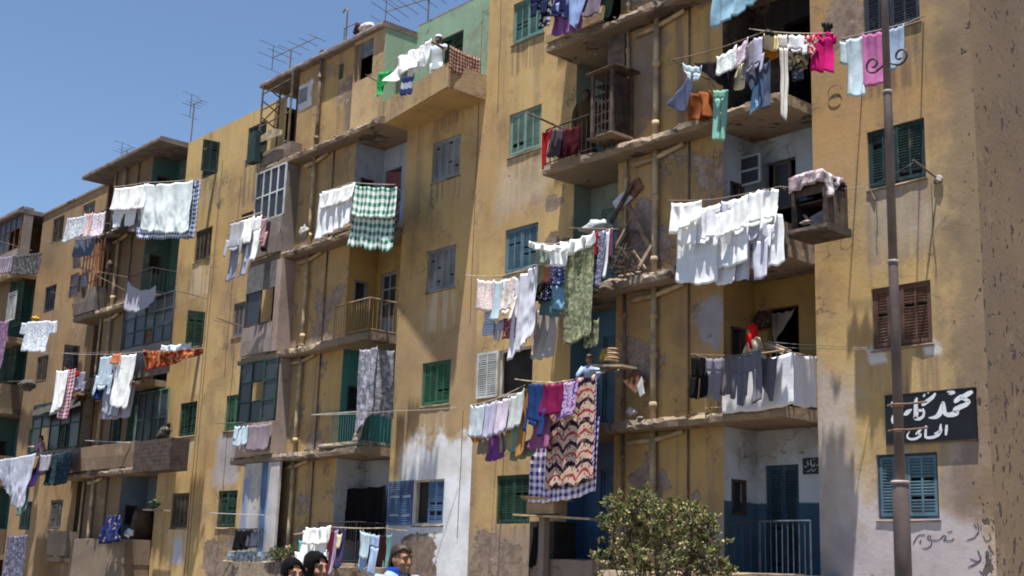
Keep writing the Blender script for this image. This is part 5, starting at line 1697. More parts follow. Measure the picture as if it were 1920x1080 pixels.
S = [
    # first line, right to left
    [(1500, 165, 22), (1440, 195, 40), (1370, 240, 38), (1290, 265, 42), (1225, 320, 36), (1208, 350, 12)],
    [(1300, 270, 14), (1400, 300, 30), (1440, 330, 34), (1390, 380, 36), (1300, 415, 40), (1220, 460, 44), (1240, 510, 46), (1180, 535, 44), (1100, 545, 36), (1050, 520, 34), (1035, 430, 34), (1020, 340, 28), (1015, 325, 10)],
    [(1010, 345, 16), (985, 440, 26), (970, 520, 44), (920, 575, 34), (850, 590, 22), (785, 590, 6)],
    [(1085, 170, 10), (1130, 165, 22), (1190, 180, 34), (1215, 190, 12)], [(1110, 205, 8), (1170, 210, 10)],
    [(900, 190, 14), (850, 260, 30), (770, 320, 34), (700, 370, 34), (680, 395, 10)],
    [(690, 440, 14), (715, 490, 18), (700, 570, 22), (640, 610, 26), (575, 600, 32), (560, 560, 24)],
    [(600, 265, 12), (580, 320, 28), (580, 420, 34), (585, 520, 40), (575, 610, 28)],
    [(600, 470, 14), (655, 470, 24), (690, 475, 14)],
    [(515, 450, 8), (460, 490, 36), (420, 525, 34), (385, 545, 10)],
    [(205, 325, 12), (190, 370, 22), (196, 415, 10)], [(210, 550, 10), (198, 620, 22), (208, 685, 10)],
    [(715, 195, 14), (710, 250, 16)], [(700, 205, 12), (735, 215, 12)], [(770, 175, 20), (795, 190, 14)],
    # second line
    [(1080, 705, 18), (1075, 790, 24), (1065, 875, 14)],
    [(985, 690, 10), (980, 760, 22), (985, 800, 26), (930, 830, 18), (880, 850, 12)], [(985, 805, 24), (945, 870, 24), (870, 905, 24), (780, 915, 22), (735, 905, 20), (740, 800, 18), (745, 715, 14)],
    [(670, 765, 16), (640, 800, 20), (590, 850, 18), (575, 860, 6)], [(600, 850, 12), (660, 850, 16), (650, 890, 20), (580, 930, 20), (500, 940, 18), (445, 915, 16), (440, 870, 12), (480, 810, 6)],
]
strokes('lettering', S, spl, WPAINT, sg)
# small board inside the lower balcony
bx0, bx1 = at(1506, 875, .47).x, cxR + 3.04
bz0, bz1 = at(1510, 889, .47).z, at(1510, 859, .47).z
sg2 = thing('sign_board', 'small black sign board with faint white Arabic lettering beside the balcony door', 'sign', (bx0, .48, bz0))
MB().box(bx0, bx1, .455, .495, bz0, bz1).build('board', BBOARD, sg2)


def spl2(x, y):
    return at(1495 + x / 19.64, 845 + y / 19.64, .452)


strokes('lettering', [[(790, 400, 14), (800, 480, 16), (700, 560, 20)], [(640, 310, 16), (580, 350, 14)], [(660, 420, 8), (655, 470, 8)],
                      [(600, 480, 18), (640, 540, 22), (580, 575, 26), (530, 560, 24), (500, 480, 22), (500, 330, 18)], [(450, 480, 12), (390, 520, 24), (370, 440, 22), (375, 360, 12)],
                      [(350, 570, 12), (300, 600, 24), (245, 570, 16)], [(700, 650, 10), (640, 720, 18), (570, 760, 18), (530, 690, 16), (520, 650, 10)], [(480, 690, 14), (430, 760, 18), (350, 780, 18), (335, 740, 10)]],
        spl2, plain('faded_white_paint', (.42, .45, .52), .7, .3), sg2)
# scrawl on the white paint near the corner


def spl3(x, y):
    return at(1690 + x / 9, 960 + y / 9, -.004)


Q = [[(400, 385, 10), (290, 390, 10), (250, 440, 10), (200, 540, 9)], [(330, 470, 14), (310, 530, 14)],
     [(500, 440, 9), (470, 390, 9), (430, 430, 9), (470, 470, 9), (520, 480, 9), (500, 570, 10), (420, 620, 10), (350, 615, 7)],
     [(880, 440, 9), (860, 485, 9), (700, 480, 10), (760, 430, 10), (720, 385, 10), (650, 460, 9), (560, 485, 9), (530, 460, 7)], [(780, 340, 9), (860, 325, 9)],
     [(1290, 190, 8), (1310, 330, 10), (1230, 440, 12), (1100, 480, 8)], [(1220, 200, 7), (1270, 270, 8)], [(1380, 400, 8), (1430, 510, 8), (1520, 450, 9), (1480, 360, 8)],
     [(1290, 650, 12), (1350, 800, 16), (1250, 880, 16), (1120, 940, 8)], [(1160, 790, 10), (1310, 850, 13)], [(1490, 720, 9), (1420, 740, 9), (1450, 790, 9), (1500, 780, 9), (1480, 860, 9), (1400, 910, 8)],
     [(1480, 600, 16), (1560, 710, 14)], [(1600, 740, 7), (1680, 710, 8)], [(1320, 990, 12), (1390, 1080, 14)]]
strokes('painted_scrawl', Q, spl3, plain('scrawl_paint', (.12, .11, .15), .9, .5, 12), bR)

# ------------------------------------------------------------------ lamp post
yP = -5.0
pb = at(1691, 990, yP)
X = pb.x
lp = thing('lamp_post', 'tall grey street lamp post with iron scrolls standing before the corner house', 'lamp post', (X, yP, .14))


def zz(py):
    return at(1680, py, yP).z


def rr(w, py):
    return w * .9 / 2 * mpp(at(1680, py, yP))


sec = [(.14, zz(905), rr(37, 990)), (zz(905), zz(803 + 160), rr(28, 930)), (zz(963), zz(490), rr(21, 700)), (zz(490), zz(168), rr(18, 300)), (zz(168), zz(-60), rr(15, 60)), (zz(-60), zz(-60) + 2.2, rr(13, 60))]
m = MB()
m.tube([(X, yP, .14), (X, yP, .16), (X, yP, .3), (X, yP, .36)], [.2, .2, .16, rr(37, 990)], 14)
m.build('base', M['pole_grey'], lp, None, True)
m = MB()
for a, b, r in sec:
    m.tube([(X, yP, a), (X, yP, b - .03), (X, yP, b)], [r, r * .985, r * .93], 16)
m.build('pole', M['pole_grey'], lp, None, True)
for py, w in ((963, 29), (905, 38), (490, 22), (168, 19)):
    z = zz(py)
    r = rr(w, py)
    m = MB().tube([(X, yP, z - .02), (X, yP, z - .012), (X, yP, z + .012), (X, yP, z + .02)], [r * .9, r * 1.04, r * 1.04, r * .9], 16)
    m.build('joint_ring', plain('worn_paint_ring', (.36, .31, .28), .7, .3), lp, None, True)
for s_ in (-1, 1):
    m = MB()
    pts = []
    c0 = Vector((X, yP, zz(107)))
    for i in range(30):
        t_ = i / 29
        a = 2 * PI * 1.15 * t_
        r0 = .115 * (1 - .72 * t_)
        pts.append(c0 + CR.normalized() * 0 + Vector((s_ * (.19 + r0 * math.cos(a + PI * 1.35) * 1), 0, r0 * math.sin(a + PI * 1.35) * s_ * s_)))
    m.tube(pts, [.014] * 30, 6)
    m.bar((X, yP, zz(112)), tuple(pts[0]), .02)
    m.build('iron_scroll', M['rail_black'], lp, None, True)
for py in (760, 808):
    z = zz(py)
    m = MB()
    m.tube([(X - .12, yP - .02, z), (X, yP - .1, z), (X + .16, yP - .03, z), (X + .34, yP + .06, z + .02)], .013, 6)
    m.tube([(X, yP, z - .02), (X, yP, z + .02)], rr(25, 780), 12)
    m.build('bracket', plain('rusty_bracket', (.16, .095, .06), .8, .3), lp)
zt = zz(-60) + 2.2
m = MB().tube([(X, yP, zt), (X, yP - .1, zt + .4), (X, yP - .7, zt + .7), (X, yP - 1.3, zt + .7)], .045, 10)
m.build('arm', M['pole_grey'], lp, None, True)
MB().ball((X, yP - 1.5, zt + .67), .14, .3, .07).build('lamp_head', M['pole_grey'], lp, None, True)

M['wood_mid'] = plain('brown_wood', (.11, .08, .06), .85, .4, 5, .004)
# ------------------------------------------------------------------ coop on the fourth floor, left bay
x0, x1 = at(1113, 200, -.98).x, at(1149, 200, -.98).x
zb, zt = at(1130, 254, -.98).z, at(1130, 140, -.98).z
cp = thing('pigeon_coop', 'tall dark slatted wooden coop with shelves on the fourth-floor balcony edge', 'coop', (x0, -.7, zb))
y0, y1 = -1.0, -.46
for x in (x0, x1):
    for y in (y0, y1):
        MB().box(x - .03, x + .03, y - .03, y + .03, zb, zt + (.04 if y == y0 else 0)).build('corner_post', M['wood_mid'], cp)
m = MB()
for i in range(9):
    y = y0 + .07 + (y1 - y0 - .12) * i / 8
    m.box(x1 - .012, x1 + .012, y - .014, y + .014, zb + .05, zt - .05)
m.build('side_slats', M['wood_dark'], cp)
for i in range(6):
    z = zb + .06 + (zt - zb - .2) * i / 5.4
    MB().box(x0 + .03, x1 - .03, y0 + .02, y1 - .02, z, z + .02).build('shelf', M['wood_dark'], cp)
m = MB()
for i in range(5):
    x = x0 + .06 + (x1 - x0 - .12) * i / 4
    m.box(x - .008, x + .008, y0 - .022, y0 - .006, zb + .05, zt - .05)
m.build('front_bars', M['wood_dark'], cp)
MB().box(x0 + .02, x1 - .02, y1 - .012, y1 - .002, zb, zt).build('back_board', M['room'], cp)
rough_slab('roof_board', x0 - .13, x1 + .2, y0 - .12, y1 + .04, zt + .045, zt + .085, 5, M['wood_mid'], cp, .03)
rough_slab('tray', x0 - .06, x1 + .1, y0 - .1, y1 + .03, zb - .06, zb, 6, M['wood'], cp, .03)
rj = random.Random(3)
gB = 'birds sitting on the shelves of the coop'
for i in range(5):
    z = zb + .06 + (zt - zb - .2) * i / 5.4 + .02
    m = MB()
    for j in range(4):
        xx = x0 + .09 + (x1 - x0 - .18) * (j + rj.uniform(-.2, .2)) / 3
        k = rj.uniform(.045, .06)
        m.ball((xx, y0 + .12 + rj.uniform(0, .15), z + k * .75), k, k * 1.3, k * .8, 8, 6, None, .3, rj.random() * 30)
    m.build('stored_bundle', plain('pale_bundle', tuple(rj.uniform(.2, .42) for _ in range(1)) * 3, .9, .5, 14), cp)

# hanging crate on the third floor, right bay
x0, x1 = at(1489, 400, -1.3).x, at(1548, 400, -1.3).x
zb, zt = at(1540, 420, -1.3).z, at(1540, 336, -1.3).z
y0, y1 = -1.3, -.76
cr = thing('storage_cage', 'dark wooden storage cage full of junk hanging off the third-floor balcony corner', 'cage', (x0, y1, zb))
for x in (x0, x1):
    for y in (y0, y1):
        MB().box(x - .03, x + .03, y - .03, y + .03, zb, zt).build('corner_post', M['wood_dark'], cr)
m = MB()
n = 6
for i in range(n):
    a = y0 + .03 + (y1 - y0 - .06) * i / n
    m.box(x1 - .012, x1 + .01, a + .004, a + (y1 - y0 - .06) / n - .006, zb, zt - (.0 if i < 3 else .12))
m.build('side_boards', M['wood_mid'], cr)
MB().box(x0 + .03, x1 - .03, y1 - .015, y1 - .003, zb, zt).build('back_board', M['black'], cr)  # blackened to give the shade inside the cage
MB().box(x0 - .012, x0 + .01, y0 + .03, y1 - .03, zb, zt).build('side_board', M['room'], cr)
MB().box(x1 - .02, x1 - .013, y0 + .03, y1 - .03, zb, zt).build('shade_lining', M['black'], cr)  # black sheet added to make the cage interior read as shade
MB().box(x0 + .03, x1 - .03, y0, y0 + .02, zt - .22, zt).build('front_board', M['wood_dark'], cr)
rough_slab('floor', x0 - .08, x1 + .08, y0 - .08, y1 + .05, zb - .13, zb - .002, 12, M['wood_dark'], cr, .12)
MB().box(x0 + .03, x1 - .03, y0 + .1, y1 - .02, zb + .42, zb + .45).build('shelf', M['wood_dark'], cr)
MB().box(x0 - .02, x1 + .02, y0 - .02, y1, zt, zt + .03).build('roof_board', M['wood_dark'], cr)
tag(MB().obox((x0 + .42, y0 + .25, zb + .14), Vector((.34, .0, .1)), Vector((0, .3, 0)), Vector((-.03, 0, .2))).build('tin_box', plain('grey_tin', (.16, .165, .18), .6, .3, 6)), 'tilted grey tin box inside the dark storage cage', 'box')
tag(MB().bar((x0 + .1, y0 + .15, zb + .26), (x0 + .3, y0 + .12, zb + .02), .05, .03).build('plank', M['wood_pale']), 'short pale plank leaning inside the dark storage cage', 'plank')
lump('blue_bundle', 'bundle', 'blue bundle on the shelf of the dark storage cage', fabric('3a4f7a', tr=.05), 1508, 373, -1.15, 26, 10, 31)
lump('rags', 'rags', 'white rags on the floor of the dark storage cage', fabric('b3a9a5', tr=.05), 1512, 417, -1.2, 22, 8, 32)
hang('tarpaulin', 'tarpaulin', 'pinkish tarpaulin draped over the roof of the dark storage cage', 'sheet', 1478, 335, 1545, 316, 352, fabric('a08f95', 'floral', 'c9bcc0', '6f5f66', 5, tr=.05), (-1.42, -1.40), None, slant=-.3, amp=.06, pegs=0, sag=-.03)
hang('tarpaulin', 'tarpaulin', 'grey end of the tarpaulin hanging down the right side of the storage cage', 'tri', 1545, 318, 1582, 334, 372, fabric('8d8389', 'floral', 'd8d0d4', '5a5056', 5, tr=.05), (-1.40, -.8), None, amp=.05, pegs=0)
M_TOP = MB().box(x0 - .05, x1 + .04, y0 - .06, y1, zt + .034, zt + .05)
tag(M_TOP.build('cover_sheet', fabric('9a8a90', tr=.0)), 'flat cover sheet lying on the roof of the storage cage', 'cover')

# ------------------------------------------------------------------ timber heap on the third-floor ledge
G = 'planks of the timber heap on the broken ledge'
PL = [((1140, 428), (1185, 345), .09, 'wood_dark', 'dark plank leaning up to the right, above the heap of twigs'),
      ((1178, 385), (1222, 470), .10, 'wood', 'grey plank leaning down to the right beside the main drainpipe'),
      ((1150, 430), (1206, 436), .05, 'wood_dark', 'thin dark plank lying level across the timber heap'),
      ((1186, 470), (1210, 505), .05, 'wood_pale', 'pale stick leaning at the foot of the main drainpipe'),
      ((1196, 505), (1222, 460), .07, 'wood', 'short grey plank crossing the foot of the leaning plank'),
      ((1148, 505), (1176, 440), .06, 'wood_dark', 'short dark plank standing in the heap of twigs'),
      ((1135, 500), (1188, 400), .05, 'wood', 'long thin grey batten behind the left drainpipe')]
for i, (p, q, w_, mt, lb) in enumerate(PL):
    o = MB().bar(at(*p, -.62 - .02 * i), at(*q, -.50 - .012 * i), w_, .035, (0, -1, 0)).build('plank', M[mt])
    tag(o, lb, 'plank', G)


def board(name, label, cat, pts, Y, mat, th=.03, group=None):
    m = MB()
    P = [at(x, y, Y + dy) for x, y, dy in pts]
    q = [p + Vector((0, th, 0)) for p in P]
    n = len(P)
    m.add(P + q, [tuple(range(n)), tuple(reversed(range(n, 2 * n)))] + [(i, n + i, n + (i + 1) % n, (i + 1) % n) for i in range(n)])
    return tag(m.build(name, mat), label, cat, group)


board('tile', 'white tilted tile leaning against the left drainpipe above the timber heap', 'tile', [(1148, 379, 0), (1170, 358, .03), (1186, 370, .03), (1158, 398, 0)], -.52, plain('white_tile', (.50, .48, .52), .5, .2))
board('panel', 'brown square panel leaning behind the white tilted tile', 'panel', [(1172, 352, 0), (1196, 332, .04), (1206, 352, .04), (1184, 372, 0)], -.47, M['wood_red'])
board('panel', 'brown diamond-shaped panel leaning on the ledge of the second floor', 'panel', [(1168, 715, 0), (1190, 690, .04), (1212, 712, .04), (1192, 738, 0)], -.6, M['wood_red'])
board('sheet_metal', 'torn white sheet metal beside the brown diamond-shaped panel', 'sheet metal', [(1194, 724, 0), (1202, 706, .02), (1207, 738, 0), (1200, 744, 0)], -.66, plain('white_sheet', (.45, .47, .5), .6, .3))
lump('stone', 'stone', 'white broken stone on the second-floor ledge beside the left drainpipe', plain('white_stone', (.45, .42, .42), .9, .3, 8, .01), 1182, 772, -.7, 18, 16, 41)
m = MB()
rj = random.Random(11)
for i in range(170):
    a = at(rj.uniform(1128, 1190), rj.uniform(462, 512), rj.uniform(-.85, -.5))
    dv = Vector((rj.uniform(-.3, .3), rj.uniform(-.1, .1), rj.uniform(-.16, .22)))
    m.tube([a, a + dv * .5 + Vector((0, 0, rj.uniform(-.04, .04))), a + dv], [.007, .005, .003], 4)
tag(m.build('twigs', M['wood_mid']), 'heap of dry twigs piled on the third-floor ledge', 'twigs', None, 'stuff')
# board with a yellow bag and a stack on the second floor
board('shelf_board', 'narrow board laid over the rail beside the boy', 'board', [(1108, 683, 0), (1166, 683, 0), (1166, 687, 0), (1108, 687, 0)], -1.15, M['wood_pale'], .4)
lump('bag', 'bag', 'yellow bag on the narrow board beside the boy', fabric('a8962c', tr=.05), 1133, 667, -1.0, 15, 26, 51)
st = thing('bread_stack', 'tan stack of flat trays on the narrow board, right of the yellow bag', 'stack', at(1145, 682, -1.0))
for i in range(6):
    c = at(1146 + (i % 2), 678 - i * 4.2, -1.0)
    MB().tube([c, c + Vector((0, 0, .02)), c + Vector((0, 0, .035))], [.14 - .004 * i, .155 - .006 * i, .13 - .004 * i], 14).build('flat_tray', plain('tan_crust', (.42, .29, .19), .9, .3, 12), st)
rod(bR, (1104, 695, -1.2), (1160, 694, -.7), .02, M['rail_pale'])

# ------------------------------------------------------------------ ground-floor left bay of the corner house
pk = MB().bar(at(975, 966, -1.35), at(1118, 974, -.9), .5, .03).build('plank', M['wood_pale'])
tag(pk, 'long pale plank carrying the cardboard box', 'plank')
c0 = at(1018, 956, -1.2)
bw = .62
x0, x1 = at(990, 958, -1.3).x, at(1040, 958, -1.3).x
zb = max(at(990, 967, -1.35).z, at(1040, 970, -1.2).z) + .03
zt = zb + .27
cb = thing('cardboard_box', 'open brown cardboard box with raised flaps on the long pale plank', 'box', (x0, -1.2, zb))
y0, y1 = -1.34, -.98
m = MB()
m.box(x0, x1, y0, y0 + .01, zb, zt).box(x0, x1, y1 - .01, y1, zb, zt).box(x0, x0 + .01, y0 + .01, y1 - .01, zb, zt).box(x1 - .01, x1, y0 + .01, y1 - .01, zb, zt).box(x0 + .01, x1 - .01, y0 + .01, y1 - .01, zb, zb + .01)
m.build('body', M['card'], cb)
for (a, b, c, d) in (((x0, y0, zt), (x1, y0, zt), (x1 + .03, y0 - .16, zt + .02), (x0 - .03, y0 - .16, zt + .06)),
                     ((x0, y1, zt), (x1, y1, zt), (x1, y1 + .13, zt + .09), (x0, y1 + .13, zt + .08)),
                     ((x1, y0, zt), (x1, y1, zt), (x1 + .2, y1, zt - .02), (x1 + .2, y0, zt - .05)),
                     ((x0, y0, zt), (x0, y1, zt), (x0 - .17, y1, zt + .05), (x0 - .17, y0, zt + .03))):
    q = [Vector(p) for p in (a, b, c, d)]
    MB().add(q + [p + Vector((0, 0, .008)) for p in q], [(0, 1, 2, 3), (7, 6, 5, 4), (0, 4, 5, 1), (1, 5, 6, 2), (2, 6, 7, 3), (3, 7, 4, 0)]).build('flap', M['card'], cb)
MB().box(at(1011, 960, -1.2).x, at(1021, 960, -1.2).x, -1.2, -1.06, 0, zb - .05).build('plank_post', M['parapet'], bR)
MB().box(at(1000, 1000, -.5).x, at(1046, 1000, -.5).x, -.6, -.01, .3, at(1020, 978, -.5).z).build('dark_opening_fill', M['room'], bR)  # made-up box giving the dark opening under the plank
hang('cloth', 'cloth', 'black sheet added for the dark opening under the plank left of the white post', 'sheet', 1000, 985, 1012, 982, 1058, BLK, -1.15, None)  # made-up black sheet, more of the dark under the plank

# wire hoop and line brackets on the corner wall
m = MB()
c = at(1565, 172, -.03)
m.tube([c + Vector((.14 * math.cos(a), 0, .12 * math.sin(a))) for a in [i * .4 for i in range(15)]], .006, 5)
m.build('wire_hoop', M['rail_black'], bR)
for (a, b) in (((1712, 300), (1758, 335)), ((1755, 330), (1752, 345)), ((1632, 355), (1640, 375))):
    rod(bR, (*a, -.5 if a[0] == 1712 else -.02), (*b, -.02), .018)
lump('plaster_lump', 'lump', 'pale plaster lump around the bracket beside the dark green shutters', plain('plaster_lump', (.36, .32, .29), .9, .3, 9), 1760, 336, -.03, 12, 12, 61)
line(bR, [(1560, 356, -.9), (1640, 345, -.6), (1712, 305, -.5)], .004, M['wire'])
for dy in (0, 9):
    line(bR, [(1440, 640 + dy, -.9), (1540, 648 + dy * .6, -.8), (1640, 652 + dy * .3, -.1)], .004, M['wire'])
line(bL, [(60, 660, -2.2), (200, 660, -1.8), (300, 657, -1.2), (385, 655, -.2)], .004, M['wire'])
# thin cables run down the walls
for (x, ya, yb_, b) in ((1747, 345, 520, bR), (1642, 372, 470, bR), (940, 0, 210, bR), (905, 20, 600, bM), (417, 300, 1080, bM), (452, 330, 700, bM), (440, 640, 1040, bM), (395, 500, 1080, bL), (868, 770, 1010, bM)):
    m = MB()
    pts = []
    A_, B_ = at(x, ya, -.012), at(x, ya, -.012)
    zbot = at(x, yb_, -.012).z
    for i in range(8):
        pts.append((A_.x + random.uniform(-.02, .02), -.012, A_.z + (zbot - A_.z) * i / 7))
    m.tube(pts, .007, 5)
    m.build('cable', M['iron_dark'], b)
# sticks on the rail behind the white sheet
G = 'sticks lying on the balcony rail behind the white sheet'
for i in range(6):
    a = at(1432 + i * 2, 640 + i * 4, -.7)
    b = at(1484 - i * 3, 658 + (i % 3) * 3, -.98)
    tag(MB().tube([a, a.lerp(b, .5) + Vector((0, 0, .02)), b], [.016, .015, .012], 6).build('stick', M['wood_pale'] if i % 2 else M['wood']), 'bamboo stick lying on the rail behind the big white sheet', 'stick', G)
hang('curtain', 'curtain', 'white triangular curtain hanging in the dark doorway behind the woman', 'tri', 1446, 584, 1488, 578, 632, fabric('8a8580', tr=.1), .62, None, amp=.02)
lump('dried_bundle', 'bundle', 'dark brown dried bundle hung on the wall behind the woman', plain('dried_leaves', (.07, .04, .025), .95, .6, 20, .02), 1430, 600, .36, 28, 34, 71)
lump('sack', 'sack', 'pale grey sack on the ledge left of the white frilled blouse', fabric('8f8d8a', tr=0), 569, 434, -.66, 16, 22, 72)

# ------------------------------------------------------------------ middle house: rooftop clutter
board('corrugated_sheet', 'bent pale sheet propped on the broken top parapet of the middle house', 'sheet', [(478, 262, 0), (512, 240, 0), (530, 244, 0), (528, 252, 0), (484, 268, 0)], -.9, M['wood_pale'])
MB().box(at(468, 270, -1.0).x, at(482, 270, -1.0).x, -1.05, -.84, at(472, 305, -1.0).z, at(472, 250, -1.0).z).build('broken_shutter', M['p_dteal'], bM)
MB().box(at(480, 270, -.86).x, at(500, 270, -.86).x, -.88, -.845, at(490, 285, -.9).z, at(490, 262, -.9).z).build('dark_panel', M['room'], bM)


def antenna(label, base, top, boom, els, el_len, Y, roof):
    a, b = at(*base, Y), at(*top, Y)
    b = Vector((a.x, a.y, b.z))
    t_ = thing('antenna', label, 'antenna', a, 'television antennas on the roofs')
    MB().tube([a - Vector((0, 0, .25)), b], .022, 6).build('mast', M['iron_dark'], t_)
    p, q = Vector(boom[0]), Vector(boom[1])
    MB().tube([b + p, b + q], .014, 6).build('boom', M['iron_dark'], t_)
    d = (q - p).normalized()
    sd = Vector((d.y, -d.x, 0)).normalized()
    for i in range(els):
        c = b + p.lerp(q, i / (els - 1))
        k = el_len * (1 - .45 * i / els)
        MB().tube([c - sd * k, c + sd * k], .008, 5).build('element', M['rail_black'], t_)
    m = MB()
    c = b + p
    m.tube([c - Vector((0, 0, .4)), c + Vector((0, 0, .4))], .012, 5)
    for z in (-.4, 0, .4):
        m.tube([c + Vector((0, 0, z)) - sd * el_len, c + Vector((0, 0, z)) + sd * el_len], .007, 5)
    m.build('reflector', M['rail_black'], t_)
    return t_


antenna('television antenna with long boom on the near roof edge of the middle house', (543, 132), (543, 94), ((-.9, -.1, -.04), (1.1, .2, .1)), 6, .55, .4, 15.5)
antenna('big multi-element television antenna above the green terrace', (802, 40), (802, 0), ((-1.3, -.5, -.1), (1.2, .4, .1)), 9, .7, 1.2, 15.5)
antenna('small television antenna on the parapet left of the middle house', (358, 262), (362, 196), ((-.25, 0, 0), (.35, .1, .05)), 4, .35, .4, 15.1)
antenna('faint small television antenna behind the flat canopy', (236, 300), (236, 282), ((-.5, 0, 0), (.3, .1, .05)), 4, .35, 1.5, 15.1)
a = at(648, 78, .2)
vp_ = MB()
z2 = at(648, 22, .2).z
vp_.tube([a - Vector((0, 0, .3)), (a.x, a.y, z2), (a.x - .05, a.y, z2 + .07), (a.x - .16, a.y, z2 + .08), (a.x - .22, a.y, z2)], .022, 8)
vp_.tube([(a.x - .1, a.y, a.z - .3), (a.x - .1, a.y, at(648, 52, .2).z)], .015, 6)
vp_.tube([(a.x - .14, a.y, at(648, 52, .2).z), (a.x + .5, a.y, at(648, 54, .2).z)], .014, 6)
tag(vp_.build('vent_pipe', M['iron_dark']), 'hooked vent pipe standing on the roof of the middle house', 'pipe')
lump('rooftop_bundle', 'bundle', 'dark brown bundle on the roof edge right of the hooked pipe', fabric('3a2a2c', tr=.0), 672, 54, .3, 18, 20, 81)
lump('rooftop_sack', 'sack', 'pale sack on the roof edge next to the dark brown bundle', fabric('a39c9c', tr=.0), 688, 54, .3, 26, 20, 82)
lump('stone', 'stone', 'dark block sitting on the roof edge beside the long-boom antenna', M['wood_dark'], 604, 98, -.4, 10, 9, 83)

# ------------------------------------------------------------------ shaded house clutter
x0, x1 = at(252, 850, -1.4).x, at(320, 850, -1.4).x
zb, zt = at(290, 880, -1.4).z, at(290, 824, -1.4).z
ck = thing('wooden_crate', 'large dark wooden crate hanging outside a first-floor balcony of the shaded house', 'crate', (x0, -1.1, zb))
m = MB()
for i in range(7):
    z = zb + (zt - zb) * i / 7
    m.box(x0, x1, -1.42, -1.39, z + .004, z + (zt - zb) / 7 - .004)
m.build('front_boards', M['wood_dark'], ck)
m = MB()
for i in range(7):
    z = zb + (zt - zb) * i / 7
    m.box(x1 + .001, x1 + .03, -1.42, -.86, z + .004, z + (zt - zb) / 7 - .004)
m.build('side_boards', M['wood_dark'], ck)
MB().box(x0 - .02, x1 + .04, -1.44, -.86, zb - .04, zb).build('floor', M['wood_dark'], ck)
MB().box(x0, x1, -.9, -.865, zb, zt).build('back_boards', M['wood_dark'], ck)
lump('bundle', 'bundle', 'grey and olive bundle on top of the large dark crate', fabric('4a463e', 'floral', '6a665c', '2c2a26', 6, tr=0), 308, 812, -1.05, 24, 26, 91)
lump('white_bucket', 'bucket', 'white bucket on the ground-floor parapet of the shaded house', plain('white_enamel', (.55, .57, .62), .5, .1), 242, 999, -.8, 18, 16, 92)
p = at(268, 985, .1)
brl = MB().tube([p + Vector((0, 0, -.5)), p + Vector((0, 0, -.25)), p, p + Vector((0, 0, .3)), p + Vector((0, 0, .45))], [.26, .33, .36, .33, .27], 16).build('barrel', plain('brown_barrel', (.10, .05, .025), .7, .3), None, None, True)
tag(brl, 'brown rounded barrel in the dark ground-floor balcony of the shaded house', 'barrel')
board('shelf_board', 'slanting shelf board at the mouth of the dark ground-floor balcony', 'board', [(268, 954, 0), (302, 955, 0), (302, 958, 0), (268, 957, 0)], -.6, M['wood'], .3)
lump('pot_plant', 'plant', 'green and red plant pot on the slanting shelf board', plain('pot_green', (.05, .09, .04), .9, .6, 15), 290, 945, -.5, 22, 16, 93)

# ------------------------------------------------------------------ clutter of the far houses
lump('bag', 'bag', 'yellow bag behind the white printed shirt of the farthest house', fabric('a8842c', tr=0), 66, 598, -1.0, 16, 10, 101)
lump('bundle', 'bundle', 'grey bundle on the parapet below the timber glazing of the farthest house', fabric('54504e', tr=0), 50, 722, -.95, 34, 18, 102)
board('board', 'brown board standing in the balcony of the shaded house, left of the timber screen', 'board', [(136, 470, 0), (150, 466, 0), (150, 500, 0), (137, 504, 0)], -.7, M['wood_dark'])
board('orange_board', 'tall orange brown plank among the timber screens of the shaded house', 'plank', [(178, 458, 0), (185, 456, 0), (184, 512, 0), (177, 514, 0)], -.88, plain('orange_wood', (.28, .11, .045), .8, .3))
board('blue_board', 'small blue board among the timber screens of the shaded house', 'board', [(153, 518, 0), (160, 516, 0), (160, 536, 0), (153, 538, 0)], -.9, plain('blue_board', (.06, .10, .18), .8, .3))
lump('sack', 'sack', 'brown sack on the third-floor ledge of the shaded house', fabric('4a3a2c', tr=0), 150, 745, -.95, 26, 16, 103)
lump('basket', 'basket', 'dark basket hanging under the second-floor slab of the shaded house', M['wood_dark'], 205, 500, -.7, 14, 20, 104)
board('awning', 'dark sagging awning over the second-floor glazing at the left', 'awning', [(62, 770, 0), (148, 742, 0), (150, 760, -.35), (60, 790, -.35)], -.85, plain('dark_canvas', (.05, .045, .04), .95, .4), .02)
for i, (x, y, x2, y2) in enumerate(((0, 452, 60, 470), (96, 548, 150, 556), (30, 640, 96, 668), (0, 716, 110, 712), (150, 500, 236, 545), (330, 545, 388, 560), (400, 600, 452, 612))):
    rod(bF if x < 60 else bL if x < 380 else bM, (x, y, -1.5), (x2, y2, -.7), .010)
# ------------------------------------------------------------------ plants
def leafmat(name, cols):
    t = NT(name)
    gi = t.n('ShaderNodeNewGeometry').outputs['Random Per Island']
    c = t.mix(t.sm(gi, .15, .55), cols[0], cols[1])
    c = t.mix(t.sm(gi, .72, .86), c, cols[2])
    c = t.mix(t.sm(gi, .95, .97), c, cols[3])
    t.b.inputs['Roughness'].default_value = .55
    tl = t.n('ShaderNodeBsdfTranslucent')
    t.set(tl.inputs['Color'], c)
    mx = t.n('ShaderNodeMixShader')
    mx.inputs[0].default_value = .25
    t.t.links.new(t.b.outputs[0], mx.inputs[1])
    t.t.links.new(tl.outputs[0], mx.inputs[2])
    t.t.links.new(mx.outputs[0], t.t.nodes['Material Output'].inputs[0])
    return t.col(c)


